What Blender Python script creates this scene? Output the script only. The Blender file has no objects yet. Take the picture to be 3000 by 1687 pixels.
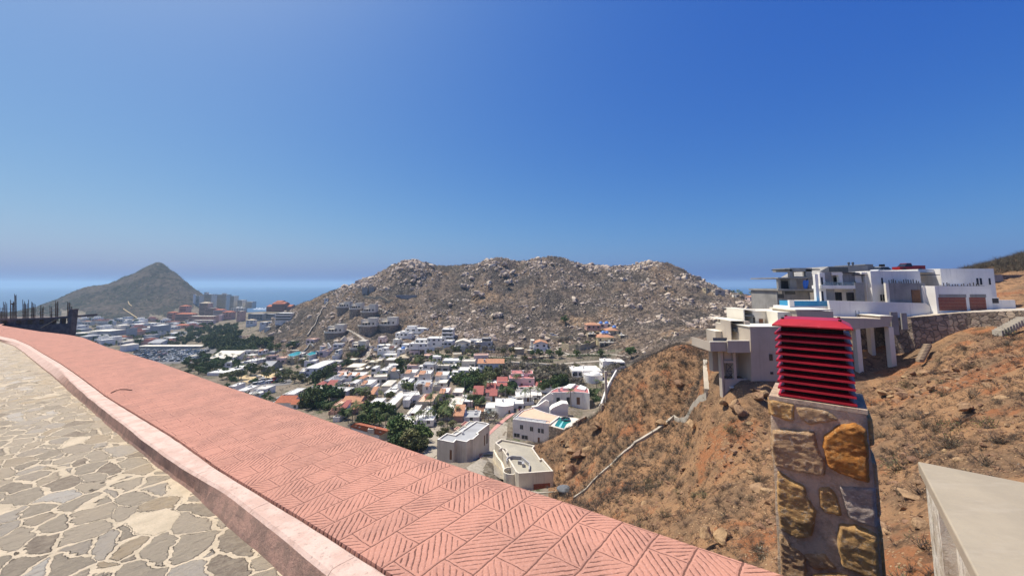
import bpy, math, random
import numpy as np
from mathutils import Matrix, Vector
R = math.radians
rng = random.Random(7)
scene = bpy.context.scene
COL = scene.collection

# ---------------------------------------------------------------- camera model
F = 1140.0; CX = 1500.0; CY = 721.0; PITCH = math.atan(0.0985)
CAMZ = 1.6
cP, sP = math.cos(PITCH), math.sin(PITCH)
def ray(px, py):
    x = (px-CX)/F; u = -(py-CY)/F
    y = cP - sP*u; z = sP + cP*u
    return x/y, z/y                      # X and Z per metre of depth Y
def at(px, py, Y):
    a, s = ray(px, py)
    return Vector((a*Y, Y, CAMZ+s*Y))
cam_d = bpy.data.cameras.new('camera'); cam = bpy.data.objects.new('camera', cam_d); COL.objects.link(cam)
cam.location = (0, 0, CAMZ); cam.rotation_euler = (math.pi/2+PITCH, 0, 0)
cam_d.sensor_width = 36; cam_d.lens = 36*F/3000; cam_d.shift_y = -(843.5-CY)/3000
cam_d.clip_start = 0.05; cam_d.clip_end = 120000
scene.camera = cam

# ---------------------------------------------------------------- sky and sun
SUN_AZ, SUN_EL = -62.0, 64.0              # azimuth from +Y towards +X
SUN_DIR = Vector((math.sin(R(SUN_AZ))*math.cos(R(SUN_EL)), math.cos(R(SUN_AZ))*math.cos(R(SUN_EL)), math.sin(R(SUN_EL))))
w = bpy.data.worlds.new('World'); scene.world = w; w.use_nodes = True
nt = w.node_tree; bg = nt.nodes['Background']
sky = nt.nodes.new('ShaderNodeTexSky'); sky.sky_type = 'NISHITA'; sky.sun_disc = False
sky.sun_elevation = R(SUN_EL); sky.sun_rotation = R(SUN_AZ)
sky.altitude = 1000; sky.air_density = 1.0; sky.dust_density = 5.0; sky.ozone_density = 6.0
# tone of the sky: per channel contrast, as a phone camera renders it
sp = nt.nodes.new('ShaderNodeSeparateColor'); cb = nt.nodes.new('ShaderNodeCombineColor'); nt.links.new(sky.outputs[0], sp.inputs[0])
def wm(op, a, b):
    n = nt.nodes.new('ShaderNodeMath'); n.operation = op
    for q, v in zip(n.inputs, (a, b)):
        if isinstance(v, float): q.default_value = v
        else: nt.links.new(v, q)
    return n.outputs[0]
for ch, (g0, g1) in enumerate(((.389, 1.759), (-.058, 1.227), (-.41, .429))):
    v = wm('MULTIPLY', wm('POWER', wm('MULTIPLY', sp.outputs[ch], .1), g1), math.exp(g0)*10)
    nt.links.new(wm('MINIMUM', v, 14.), cb.inputs[ch])
nt.links.new(cb.outputs[0], bg.inputs[0]); bg.inputs[1].default_value = 0.1
sl = bpy.data.lights.new('sun', 'SUN'); so = bpy.data.objects.new('sun', sl); COL.objects.link(so)
sl.energy = 4.3; sl.angle = R(0.53); sl.color = (1.0, 0.94, 0.85)
so.rotation_euler = (-SUN_DIR).to_track_quat('-Z', 'Y').to_euler()
scene.view_settings.view_transform = 'Standard'; scene.view_settings.look = 'None'
scene.view_settings.exposure = 0.35; scene.view_settings.gamma = 1.0
scene.cycles.max_bounces = 6; scene.cycles.volume_bounces = 1; scene.cycles.transparent_max_bounces = 8

# ---------------------------------------------------------------- noise
def _h(ix, iy, seed):
    n = (ix.astype(np.int64)*374761393 + iy.astype(np.int64)*668265263 + seed*1442695041) & 0xFFFFFFFF
    n = ((n ^ (n >> 13))*1274126177) & 0xFFFFFFFF
    n = n ^ (n >> 16)
    return (n & 0xFFFF)/65535.0
def vnoise(x, y, seed=0):
    x = np.asarray(x, float); y = np.asarray(y, float)
    x0 = np.floor(x); y0 = np.floor(y); fx = x-x0; fy = y-y0
    fx = fx*fx*(3-2*fx); fy = fy*fy*(3-2*fy)
    ix = x0.astype(np.int64); iy = y0.astype(np.int64)
    a = _h(ix, iy, seed); b = _h(ix+1, iy, seed); c = _h(ix, iy+1, seed); d = _h(ix+1, iy+1, seed)
    return (a*(1-fx)+b*fx)*(1-fy)+(c*(1-fx)+d*fx)*fy
def fbm(x, y, oct=4, seed=0):
    t = 0; amp = .5
    for i in range(oct):
        t = t + amp*(vnoise(x, y, seed+i*17)-.5); x = x*2.03+3.1; y = y*2.03-1.7; amp *= .5
    return t

# ---------------------------------------------------------------- material helpers
MATS = {}
class NT:
    def __init__(s, name):
        m = bpy.data.materials.new(name); m.use_nodes = True; s.m = m
        s.t = m.node_tree; s.b = s.t.nodes['Principled BSDF']; MATS[name] = m
    def n(s, typ, **kw):
        nd = s.t.nodes.new('ShaderNode'+typ)
        for k, v in kw.items(): setattr(nd, k, v)
        return nd
    def l(s, a, b): s.t.links.new(a, b)
    def val(s, sock, v):
        if hasattr(v, 'is_linked') or isinstance(v, bpy.types.NodeSocket): s.l(v, sock)
        else: sock.default_value = v
    def math(s, op, a, b=0.0, c=0.0, clamp=False):
        nd = s.n('Math', operation=op, use_clamp=clamp)
        s.val(nd.inputs[0], a); s.val(nd.inputs[1], b)
        if len(nd.inputs) > 2: s.val(nd.inputs[2], c)
        return nd.outputs[0]
    def mix(s, fac, a, b, mode='MIX'):
        nd = s.n('MixRGB', blend_type=mode)
        s.val(nd.inputs[0], fac)
        s.val(nd.inputs[1], a if not isinstance(a, tuple) else (*a, 1) if len(a) == 3 else a)
        s.val(nd.inputs[2], b if not isinstance(b, tuple) else (*b, 1) if len(b) == 3 else b)
        return nd.outputs[0]
    def noise(s, vec, scale, detail=4, rough=.55, dist=0):
        nd = s.n('TexNoise'); s.l(vec, nd.inputs['Vector'])
        nd.inputs['Scale'].default_value = scale; nd.inputs['Detail'].default_value = detail
        nd.inputs['Roughness'].default_value = rough; nd.inputs['Distortion'].default_value = dist
        return nd.outputs['Fac']
    def vor(s, vec, scale, feature='F1', out='Distance', rnd=1.0):
        nd = s.n('TexVoronoi', feature=feature); s.l(vec, nd.inputs['Vector'])
        nd.inputs['Scale'].default_value = scale; nd.inputs['Randomness'].default_value = rnd
        return nd.outputs[out]
    def ramp(s, fac, stops):
        nd = s.n('ValToRGB'); s.l(fac, nd.inputs[0]); cr = nd.color_ramp
        while len(cr.elements) < len(stops): cr.elements.new(.5)
        for e, (p, c) in zip(cr.elements, stops):
            e.position = p; e.color = (*c, 1) if isinstance(c, tuple) else (c, c, c, 1)
        return nd.outputs[0]
    def step(s, v, lo, hi):
        nd = s.n('MapRange', interpolation_type='SMOOTHSTEP')
        s.val(nd.inputs['Value'], v); nd.inputs['From Min'].default_value = lo; nd.inputs['From Max'].default_value = hi
        return nd.outputs['Result']
    def coord(s, kind='Object'): return s.n('TexCoord').outputs[kind]
    def pos(s): return s.n('NewGeometry').outputs['Position']
    def mapv(s, vec, scale=(1, 1, 1), rot=(0, 0, 0), loc=(0, 0, 0)):
        nd = s.n('Mapping'); s.l(vec, nd.inputs[0])
        nd.inputs['Scale'].default_value = scale; nd.inputs['Rotation'].default_value = rot; nd.inputs['Location'].default_value = loc
        return nd.outputs[0]
    def bump(s, h, strength=.5, dist=.05):
        nd = s.n('Bump'); s.l(h, nd.inputs['Height']); nd.inputs['Strength'].default_value = strength; nd.inputs['Distance'].default_value = dist
        s.l(nd.outputs[0], s.b.inputs['Normal'])
    def out(s, col, rough=.8, spec=.3, metal=0.0):
        s.val(s.b.inputs['Base Color'], col if not isinstance(col, tuple) else (*col, 1))
        s.val(s.b.inputs['Roughness'], rough); s.b.inputs['Specular IOR Level'].default_value = spec
        s.val(s.b.inputs['Metallic'], metal)
        return s.m
def plain(name, c1, c2=None, scale=.6, rough=.8, spec=.25, bump=0., bscale=6., bdist=.03, jitter=.0, streak=0., metal=0.):
    """two-tone surface with noise, optional per-object brightness jitter and rain streaks"""
    k = NT(name); v = k.pos()
    c2 = c2 or tuple(x*.8 for x in c1)
    col = k.mix(k.step(k.noise(v, scale, 5, .6), .35, .68), c1, c2)
    if streak:
        vs = k.mapv(v, (2.2, 2.2, .12))
        col = k.mix(k.math('MULTIPLY', k.step(k.noise(vs, 1.0, 4, .6), .52, .75), streak), col, tuple(x*.45 for x in c1))
    if jitter:
        oi = k.n('ObjectInfo').outputs['Random']
        hsv = k.n('HueSaturation'); k.l(col, hsv.inputs['Color'])
        k.l(k.math('MULTIPLY_ADD', oi, jitter*2, 1-jitter), hsv.inputs['Value'])
        k.l(k.math('MULTIPLY_ADD', oi, .02*jitter/.2, .5-.01*jitter/.2), hsv.inputs['Hue'])
        col = hsv.outputs[0]
    if bump: k.bump(k.noise(v, bscale, 5, .6), bump, bdist)
    return k.out(col, rough, spec, metal)

# ---------------------------------------------------------------- object helpers
def tag(o, label=None, cat=None, group=None, kind=None):
    if label: o['label'] = label
    if cat: o['category'] = cat
    if group: o['group'] = group
    if kind: o['kind'] = kind
    return o
def empty(name, loc, rz=0., label=None, cat=None, group=None):
    o = bpy.data.objects.new(name, None); COL.objects.link(o); o.empty_display_size = .1
    o.location = loc; o.rotation_euler = (0, 0, rz)
    return tag(o, label, cat, group)
def link(name, me, parent=None, loc=None):
    o = bpy.data.objects.new(name, me); COL.objects.link(o)
    if parent: o.parent = parent
    if loc is not None: o.location = loc
    return o
def np_mesh(name, V, Q=None, T=None, mats=(), smooth=False, mi=None, uv=None):
    """mesh from numpy arrays of quads and/or triangles"""
    me = bpy.data.meshes.new(name)
    V = np.asarray(V, np.float32).reshape(-1, 3)
    me.vertices.add(len(V)); me.vertices.foreach_set('co', V.ravel())
    loops = []; starts = []; n = 0
    for A in (Q, T):
        if A is None or len(A) == 0: continue
        A = np.asarray(A, np.int32); k = A.shape[1]
        loops.append(A.ravel()); starts.append(n+np.arange(len(A), dtype=np.int32)*k); n += A.size
    loops = np.concatenate(loops); starts = np.concatenate(starts)
    me.loops.add(len(loops)); me.loops.foreach_set('vertex_index', loops)
    me.polygons.add(len(starts)); me.polygons.foreach_set('loop_start', starts)
    for m in mats: me.materials.append(MATS[m] if isinstance(m, str) else m)
    if mi is not None: me.polygons.foreach_set('material_index', np.asarray(mi, np.int32))
    me.polygons.foreach_set('use_smooth', np.full(len(starts), smooth))
    if uv is not None:
        ul = me.uv_layers.new(name='UVMap'); ul.data.foreach_set('uv', np.asarray(uv, np.float32)[loops].ravel())
    me.update(calc_edges=True); me.validate()
    return me
class MB:
    """collects boxes, prisms, domes, tubes ... into one mesh"""
    def __init__(s): s.v = []; s.f = []; s.mi = []; s.m = 0
    def add(s, vs, fs):
        o = len(s.v); s.v += [tuple(v) for v in vs]
        for f in fs: s.f.append(tuple(i+o for i in f)); s.mi.append(s.m)
        return s
    def box(s, x0, x1, y0, y1, z0, z1):
        return s.add([(x0, y0, z0), (x1, y0, z0), (x1, y1, z0), (x0, y1, z0), (x0, y0, z1), (x1, y0, z1), (x1, y1, z1), (x0, y1, z1)],
                     [(0, 3, 2, 1), (4, 5, 6, 7), (0, 1, 5, 4), (1, 2, 6, 5), (2, 3, 7, 6), (3, 0, 4, 7)])
    def prism(s, poly, z0, z1, top=True):
        n = len(poly); vs = [(x, y, z0) for x, y in poly]+[(x, y, z1) for x, y in poly]
        fs = [(i, (i+1) % n, n+(i+1) % n, n+i) for i in range(n)]+[tuple(reversed(range(n)))]
        if top: fs.append(tuple(range(n, 2*n)))
        return s.add(vs, fs)
    def shell(s, poly, z0, z1, rz, t=.25):
        """walls with a parapet: outer faces, top ring, inner faces down to rz"""
        n = len(poly); c = inset(poly, t)
        vs = [(x, y, z0) for x, y in poly]+[(x, y, z1) for x, y in poly]+[(x, y, z1) for x, y in c]+[(x, y, rz) for x, y in c]
        fs = []
        for i in range(n):
            j = (i+1) % n
            fs += [(i, j, n+j, n+i), (n+i, n+j, 2*n+j, 2*n+i), (2*n+i, 2*n+j, 3*n+j, 3*n+i)]
        return s.add(vs, fs)
    def poly(s, pts): return s.add(pts, [tuple(range(len(pts)))])
    def cyl(s, x, y, z0, z1, r, r2=None, n=16, caps=True):
        r2 = r if r2 is None else r2
        a = [2*math.pi*i/n for i in range(n)]
        vs = [(x+r*math.cos(t), y+r*math.sin(t), z0) for t in a]+[(x+r2*math.cos(t), y+r2*math.sin(t), z1) for t in a]
        fs = [(i, (i+1) % n, n+(i+1) % n, n+i) for i in range(n)]
        if caps: fs += [tuple(reversed(range(n))), tuple(range(n, 2*n))]
        return s.add(vs, fs)
    def dome(s, x, y, z, r, h, n=16, m=5):
        vs = []; fs = []
        for j in range(m):
            t = j/m*math.pi/2
            vs += [(x+r*math.cos(t)*math.cos(2*math.pi*i/n), y+r*math.cos(t)*math.sin(2*math.pi*i/n), z+h*math.sin(t)) for i in range(n)]
        vs.append((x, y, z+h))
        for j in range(m-1):
            for i in range(n): fs.append((j*n+i, j*n+(i+1) % n, (j+1)*n+(i+1) % n, (j+1)*n+i))
        for i in range(n): fs.append(((m-1)*n+i, (m-1)*n+(i+1) % n, m*n))
        return s.add(vs, fs)
    def tube(s, pts, r, n=6, r2=None):
        pts = [Vector(p) for p in pts]; m = len(pts); vs = []; fs = []
        for i, p in enumerate(pts):
            d = (pts[min(i+1, m-1)]-pts[max(i-1, 0)]).normalized()
            a = d.orthogonal().normalized(); b = d.cross(a)
            rr = r if r2 is None else r+(r2-r)*i/(m-1)
            vs += [p+a*rr*math.cos(2*math.pi*k/n)+b*rr*math.sin(2*math.pi*k/n) for k in range(n)]
        for i in range(m-1):
            for k in range(n): fs.append((i*n+k, i*n+(k+1) % n, (i+1)*n+(k+1) % n, (i+1)*n+k))
        fs += [tuple(reversed(range(n))), tuple(range((m-1)*n, m*n))]
        return s.add(vs, fs)
    def mesh(s, name, mats, smooth=False):
        me = bpy.data.meshes.new(name); me.from_pydata(s.v, [], s.f)
        for m in (mats if isinstance(mats, (list, tuple)) else [mats]): me.materials.append(MATS[m] if isinstance(m, str) else m)
        if any(s.mi): me.polygons.foreach_set('material_index', s.mi)
        if smooth: me.polygons.foreach_set('use_smooth', [True]*len(s.f))
        me.update(); return me
    def obj(s, name, mats, parent=None, smooth=False, loc=None): return link(name, s.mesh(name, mats, smooth), parent, loc)
def inset(poly, t):
    n = len(poly); area = sum(poly[i][0]*poly[(i+1) % n][1]-poly[(i+1) % n][0]*poly[i][1] for i in range(n))
    sg = 1 if area > 0 else -1; res = []
    for i in range(n):
        p0, p1, p2 = Vector(poly[i-1]), Vector(poly[i]), Vector(poly[(i+1) % n])
        d1 = (p1-p0).normalized(); d2 = (p2-p1).normalized()
        n1 = Vector((-d1.y, d1.x))*sg; n2 = Vector((-d2.y, d2.x))*sg
        m = (n1+n2); m = m/max(m.dot(m)/2, .35) if m.length > 1e-6 else n1
        q = p1+m*t; res.append((q.x, q.y))
    return res
# ================================================================ terrain
# control points: (px, py, Y, region) seen in the photograph, or (px, None, Y, region, z) hidden ones
SEA_Z = -76+CAMZ
CP = []
def cps(reg, txt):
    for t in txt.split():
        a = t.split(',')
        if len(a) == 3: CP.append((float(a[0]), float(a[1]), float(a[2]), reg, None))
        else: CP.append((float(a[0]), None, float(a[2]), reg, float(a[3])))
cps('V', '''1370,1350,105 1650,1290,142 1290,1250,150 1180,1245,155 1080,1280,135 1100,1185,175 1250,1125,215 1400,1155,195
1540,1185,180 1200,1053,290 1050,1112,235 900,1132,240 800,1135,245 850,1062,320 700,1092,290 640,1052,360 530,1032,410 450,1002,490
300,962,640 500,942,770 680,985,530 620,962,640 200,926,800 1480,1240,155 1440,1330,118 1560,1440,92 1460,1405,95 1660,1190,166 1700,1202,160 1640,1235,152
300,_,15,-12 300,_,60,-28 300,_,200,-50 0,_,15,-9 0,_,60,-20 0,_,200,-45 -250,_,60,-18 -250,_,300,-55 -200,_,15,-7 -200,_,700,-66
1000,_,15,-15 1000,_,50,-36 1000,_,90,-47 1400,_,15,-15 1400,_,50,-40 1400,_,80,-47 700,_,30,-26 700,_,90,-44 700,_,180,-56
1790,_,160,-47 1700,_,165,-52 1860,_,170,-42 1700,_,190,-52
600,912,1000 640,905,1060 700,918,900 825,915,850 800,940,700 560,925,900 460,935,790 760,960,560 740,1005,470
1500,1060,235 1650,1062,232 1760,1050,235 1350,1045,262 1600,1130,198 1720,1120,195 1800,1110,195 1450,1100,215 1280,1045,275
640,_,1150,-74 900,_,1000,-79 400,_,1500,-110 700,_,1500,-110 0,_,1500,-110 -250,_,1500,-110 1000,_,1500,-120 1500,_,1500,-120 2500,_,1500,-120
1000,_,800,-82 1300,_,900,-95 2000,_,900,-95 2800,_,900,-90 3300,_,900,-80''')
cps('R', '''885,903,480 930,888,465 800,948,490 720,992,470 960,878,455 1010,860,450 1060,846,450 1100,830,455 1150,798,460 1180,782,462 1210,776,465
1245,786,465 1270,796,468 1325,801,470 1400,786,470 1435,772,470 1462,763,470 1495,780,472 1545,781,472 1585,764,475 1625,763,475 1690,780,475
1750,792,470 1820,789,465 1900,777,455 1945,780,445 2000,799,430 2040,822,420 2100,850,400 2150,868,385 2220,880,375 2290,886,365
1135,1000,330 1330,1012,292 1480,1022,282 1580,1035,268 1750,1015,265 1830,1060,225 1060,1010,335 960,1005,350 880,1005,380 800,1015,400
1100,922,385 1050,930,378 1400,900,375 1600,885,375 1850,885,350 2050,935,275 1700,960,305 1500,960,325 1250,950,355 1000,930,400 900,950,430
1950,1000,220 2080,980,200 2200,950,235 2290,960,225 1200,870,420 1350,860,420 1500,840,425 1700,840,420 1900,840,400 1820,960,290
950,_,620,-45 1100,_,600,-18 1210,_,600,-5 1400,_,610,0 1600,_,610,2 1850,_,600,-5 2050,_,560,-30 2290,_,520,-55 2600,_,300,-30 2900,_,300,-30 2600,_,500,-50 3200,_,400,-30''')
cps('N', '''2100,1000,72 1980,1035,95 1850,1082,113 1790,1130,118 1770,1200,118 1700,1242,116 1640,1275,114 1590,1330,104 1640,1400,94
2000,1200,84 1900,1300,80 1800,1400,74 2100,1160,61 2200,1160,57 2000,1350,65 2000,1500,50 1800,1500,60 1690,1470,82 2200,1400,45
2200,1600,34 2100,1640,34 1900,1600,45 2650,1065,61 2560,1075,62 2450,1080,62 2350,1150,58 2650,1200,46 2650,1400,32 2650,1650,22 2950,965,56 2950,1100,42 2950,1300,30
2950,1600,20 3200,930,52 3200,1200,30 2800,990,59
2000,_,12,-16 2400,_,10,-14 2900,_,10,-12 1700,_,12,-16 1700,_,40,-36 1600,_,70,-44 3300,_,10,-10
2080,_,115,-24 2000,_,140,-32 2080,_,160,-32 2250,_,95,-17 2250,_,150,-28 2450,_,80,-9 2650,_,78,-4.5 2850,_,75,-3.2 3100,_,66,-2.5
2600,_,110,-4 2400,_,110,-9 2930,772,105 2870,788,105 3000,752,108 3150,730,112 2900,_,180,-6 3200,_,180,-4 2600,_,180,-14''')
cps('M', '''470,772,1120 440,780,1115 400,800,1105 365,812,1100 330,829,1090 285,838,1080 240,843,1070 200,860,1060 160,879,1050 110,899,1040 60,915,1030
492,787,1120 520,806,1120 550,832,1120 575,848,1115 600,866,1110 620,888,1105 400,935,800 300,935,800 520,925,850 150,930,800
350,870,980 450,860,1000 250,890,960 530,880,990 420,900,930
470,_,1300,-20 300,_,1250,-60 600,_,1250,-90 100,_,1250,-100 -100,_,1000,-85 -250,_,1000,-90''')
ca, cw, cs, creg = [], [], [], []
for px, py, Y, reg, z in CP:
    if py is not None: a, s = ray(px, py)
    else: a = ray(px, 834)[0]; s = (z)/Y
    ca.append(a); cw.append(math.log(Y)); cs.append(s); creg.append('VRNM'.index(reg))
KA, KW = 1.6, 1.0
ca = np.array(ca)*KA; cw = np.array(cw)*KW; cs = np.array(cs); creg = np.array(creg)
def _phi(d2): return np.where(d2 > 1e-12, .5*d2*np.log(d2+1e-12), 0)
n_ = len(ca)
A_ = np.zeros((n_+3, n_+3)); A_[:n_, :n_] = _phi((ca[:, None]-ca)**2+(cw[:, None]-cw)**2)+np.eye(n_)*2e-4
A_[:n_, n_] = 1; A_[:n_, n_+1] = ca; A_[:n_, n_+2] = cw; A_[n_:, :n_] = A_[:n_, n_:].T
SOL = np.linalg.solve(A_, np.concatenate([cs, np.zeros(3)]))
def tps(a, lw):
    a = np.asarray(a)*KA; lw = np.asarray(lw)*KW; o = SOL[n_]+SOL[n_+1]*a+SOL[n_+2]*lw
    for i in range(n_): o = o+SOL[i]*_phi((a-ca[i])**2+(lw-cw[i])**2)
    return o
# fan shaped grid: columns are bearings, rows are distances
NA = 900
GA = np.linspace(-1.62, 1.62, NA)
ys = [9.0]
while ys[-1] < 1500:
    y = ys[-1]
    ys.append(y*(1.0145 if y < 30 else 1.0095 if y < 130 else 1.010 if y < 250 else 1.0052 if y < 480 else 1.012))
GY = np.array(ys); GW = np.log(GY); NY = len(GY)
AA, WW = np.meshgrid(GA, GW)
S0 = tps(AA, WW)
GX = AA*GY[:, None]; GYY = np.repeat(GY[:, None], NA, 1)
# region of each grid vertex: nearest control point, border wobbled by noise
jx = AA*KA+.05*fbm(GX/14, GYY/14, 3, 5)*np.clip(20/GYY, .3, 1); jw = WW*KW+.10*fbm(GX/14+9, GYY/14, 3, 6)
best = np.full(AA.shape, 1e9); REG = np.zeros(AA.shape, np.int8)
for i in range(n_):
    d = (jx-ca[i])**2+(jw-cw[i])**2; m = d < best; best[m] = d[m]; REG[m] = creg[i]
def smooth2(a, k):
    for _ in range(k):
        a = .5*a+.125*(np.roll(a, 1, 0)+np.roll(a, -1, 0)+np.roll(a, 1, 1)+np.roll(a, -1, 1))
    return a
wR = smooth2((REG == 1).astype(float), 6); wN = smooth2((REG == 2).astype(float), 6); wM = smooth2((REG == 3).astype(float), 10)
ZZ = CAMZ+S0*GYY
bh = 6.5*fbm(GX/30, GYY/30, 4, 1)+6.0*(.45-np.abs(fbm(GX/20, GYY/26, 4, 2))*3.0)+3.2*fbm(GX/5.5, GYY/5.5, 3, 3)
bn = 1.3*fbm(GX/9, GYY/9, 4, 11)+.75*(.4-np.abs(fbm(GX/3.4, GYY/3.4, 3, 12))*2.4)+.40*fbm(GX/1.1, GYY/1.1, 2, 13)
bn = bn*np.clip(GYY/40, .35, 1)
bm = 16*fbm(GX/110, GYY/160, 4, 21)+10*(.5-np.abs(fbm(GX/38, GYY/70, 4, 22))*2.6)+5*fbm(GX/11, GYY/14, 3, 23)
SKY_ = np.clip((CAMZ+bh*0+ZZ)/60+1, 0, 1)
ZZ = ZZ+bh*wR*np.clip((GYY-210)/120, .25, 1)+bn*wN+bm*wM*.8
coast = 1060+60*fbm(AA*8, AA*0+3, 3, 41)
land = (AA < -.5) & (GYY < coast)
ZZ = np.where(land, np.maximum(ZZ, SEA_Z+1.2+1.5*(vnoise(GX/20, GYY/20, 4))), ZZ)
def _onz(px, py, z):
    a, s = ray(px, py); Y = (z-CAMZ)/s; return a*Y, Y
CUTS = [([(1281, 1286), (1367, 1294), (1404, 1270), (1434, 1241), (1395, 1233), (1309, 1268)], -40, 6.3), ([(1450, 1296), (1468, 1285), (1567, 1304), (1621, 1379), (1520, 1386), (1468, 1312)], -42.6, 5.0),
 ([(1502, 1227), (1611, 1241), (1640, 1219), (1560, 1194), (1518, 1213)], -46, 7.2), ([(1608, 1247), (1655, 1260), (1680, 1251), (1690, 1232), (1690, 1222), (1635, 1217)], -46.4, 5.5),
 ([(1607, 1152), (1651, 1148.5), (1727, 1152), (1690, 1127.5), (1630, 1136)], -44.6, 5.6), ([(1418, 1197), (1448, 1197), (1450, 1219), (1420, 1220)], -52.6, 3.5), ([(1024, 1249.5), (1115, 1275), (1150, 1258.5), (1055, 1238)], -48.6, 4.0)]
_xa, _xb = ray(2084, 1090)[0]*59, ray(2340, 1090)[0]*59
_zf = CAMZ+ray(2150, 1113)[1]*59.6
CUTS.append(([(_xa, 59.4), (_xb-4, 59.4), (_xb-4, 68), (_xa, 68)], _zf, 0))
for pl_, zr_, h_ in CUTS:
    P_ = [_onz(px, py, zr_) for px, py in pl_] if h_ else pl_; n__ = len(P_)
    bx = np.array(P_); sel = (GX > bx[:, 0].min()-14) & (GX < bx[:, 0].max()+14) & (GYY > bx[:, 1].min()-14) & (GYY < bx[:, 1].max()+14)
    X_, Y_ = GX[sel], GYY[sel]; ins = np.zeros(len(X_), bool); dm = np.full(len(X_), 1e9)
    for i in range(n__):
        (ax, ay), (bx_, by) = P_[i], P_[(i+1) % n__]
        c_ = ((ay > Y_) != (by > Y_)) & (X_ < (bx_-ax)*(Y_-ay)/(by-ay+1e-12)+ax); ins ^= c_
        t_ = np.clip(((X_-ax)*(bx_-ax)+(Y_-ay)*(by-ay))/((bx_-ax)**2+(by-ay)**2), 0, 1); dm = np.minimum(dm, np.hypot(X_-ax-t_*(bx_-ax), Y_-ay-t_*(by-ay)))
    dm[ins] = 0
    ZZ[sel] = np.minimum(ZZ[sel], zr_-h_+np.maximum(dm-1.2, 0)*1.1)
def gz(x, y):
    """ground height on the grid"""
    a = x/y; fa = (a-GA[0])/(GA[1]-GA[0]); i = int(min(max(fa, 0), NA-2)); u = min(max(fa-i, 0), 1)
    j = int(min(max(np.searchsorted(GY, y)-1, 0), NY-2)); v = min(max((y-GY[j])/(GY[j+1]-GY[j]), 0), 1)
    return (ZZ[j, i]*(1-u)+ZZ[j, i+1]*u)*(1-v)+(ZZ[j+1, i]*(1-u)+ZZ[j+1, i+1]*u)*v
def greg(x, y):
    i = int(round((x/y-GA[0])/(GA[1]-GA[0]))); j = int(np.searchsorted(GY, y))
    if not (0 <= i < NA and 0 <= j < NY): return -1
    return int(REG[j, i])
SG = (ZZ-CAMZ)/GYY
def ground(px, py, y0=12., y1=1400.):
    """where the sight line of a photo pixel meets the ground between two distances"""
    a, s = ray(px, py)
    fa = (a-GA[0])/(GA[1]-GA[0]); i = int(min(max(fa, 0), NA-2)); u = min(max(fa-i, 0), 1)
    colm = SG[:, i]*(1-u)+SG[:, i+1]*u
    ok = np.where((colm >= s) & (GY >= y0) & (GY <= y1))[0]
    if len(ok) == 0:
        m = (GY >= y0) & (GY <= y1); j = np.where(m)[0][np.argmax(colm[m])]; Y = GY[j]
    else:
        j = ok[0]; Y = GY[j]
        if j > 0 and colm[j-1] < s and GY[j-1] >= y0: Y = GY[j-1]+(GY[j]-GY[j-1])*(s-colm[j-1])/(colm[j]-colm[j-1])
    x = a*Y
    return Vector((x, Y, gz(x, Y)))
def mask_visible():
    """grid vertices that the viewpoint can see over nearer ground"""
    run = np.maximum.accumulate(SG, 0)
    return SG >= run-.004
VIS = mask_visible()
idx = np.arange(NY*NA).reshape(NY, NA)
quads = np.stack([idx[:-1, :-1], idx[:-1, 1:], idx[1:, 1:], idx[1:, :-1]], -1).reshape(-1, 4)
qreg = REG[:-1, :-1].ravel()
Vall = np.stack([GX, GYY, ZZ], -1).reshape(-1, 3)

# ---- ground materials (world coordinates in metres)
def mat_valley():
    k = NT('valley'); v = k.pos()
    c = k.mix(k.step(k.noise(v, .045, 5, .6), .42, .6), (.21, .17, .125), (.115, .095, .065))
    c = k.mix(k.step(k.noise(v, .12, 5, .65), .54, .62), c, (.075, .085, .04))
    c = k.mix(k.math('MULTIPLY', k.step(k.noise(v, 1.1, 3), .45, .6), .5), c, (.27, .23, .18))
    k.bump(k.noise(v, .8, 4), .6, .6); k.out(c, .95, .1)
def mat_hill():
    k = NT('hill'); v = k.pos()
    c = k.mix(k.step(k.noise(v, .03, 5, .6), .44, .58), (.205, .155, .115), (.105, .088, .072))
    c = k.mix(k.math('MULTIPLY', k.step(k.noise(v, .017, 5, .6), .52, .64), .7), c, (.33, .22, .13))
    c = k.mix(k.step(k.noise(v, .28, 5, .7), .46, .62), c, (.06, .05, .04))
    cell = k.n('TexVoronoi'); k.l(v, cell.inputs['Vector']); cell.inputs['Scale'].default_value = .55
    c = k.mix(k.math('MULTIPLY', k.step(cell.outputs['Distance'], .42, .2), k.step(k.noise(v, .09, 4, .6), .44, .6)), c, (.40, .325, .255))
    k.bump(k.math('ADD', k.noise(v, .5, 5, .7), k.math('MULTIPLY', cell.outputs['Distance'], -.6)), 1.0, 1.6)
    k.out(c, .95, .1)
def mat_near():
    k = NT('slope'); v = k.pos()
    c = k.mix(k.step(k.noise(v, .16, 5, .6), .40, .62), (.34, .195, .10), (.215, .135, .078))
    c = k.mix(k.math('MULTIPLY', k.step(k.noise(v, .10, 5, .65), .53, .62), .8), c, (.32, .128, .055))
    c = k.mix(k.math('MULTIPLY', k.step(k.noise(v, .9, 5, .7), .50, .62), .8), c, (.115, .07, .042))
    vs = k.n('TexVoronoi'); k.l(v, vs.inputs['Vector']); vs.inputs['Scale'].default_value = 3.4
    st = k.math('MULTIPLY', k.step(vs.outputs['Distance'], .36, .24), k.step(k.noise(v, .7, 3), .42, .56))
    c = k.mix(st, c, k.mix(k.step(k.noise(v, 5, 2), .4, .6), (.50, .33, .18), (.33, .2, .11)))
    h = k.math('ADD', k.noise(v, 2.2, 6, .7), k.math('MULTIPLY', st, .22))
    k.bump(h, .9, .35); k.out(c, .95, .1)
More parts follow.
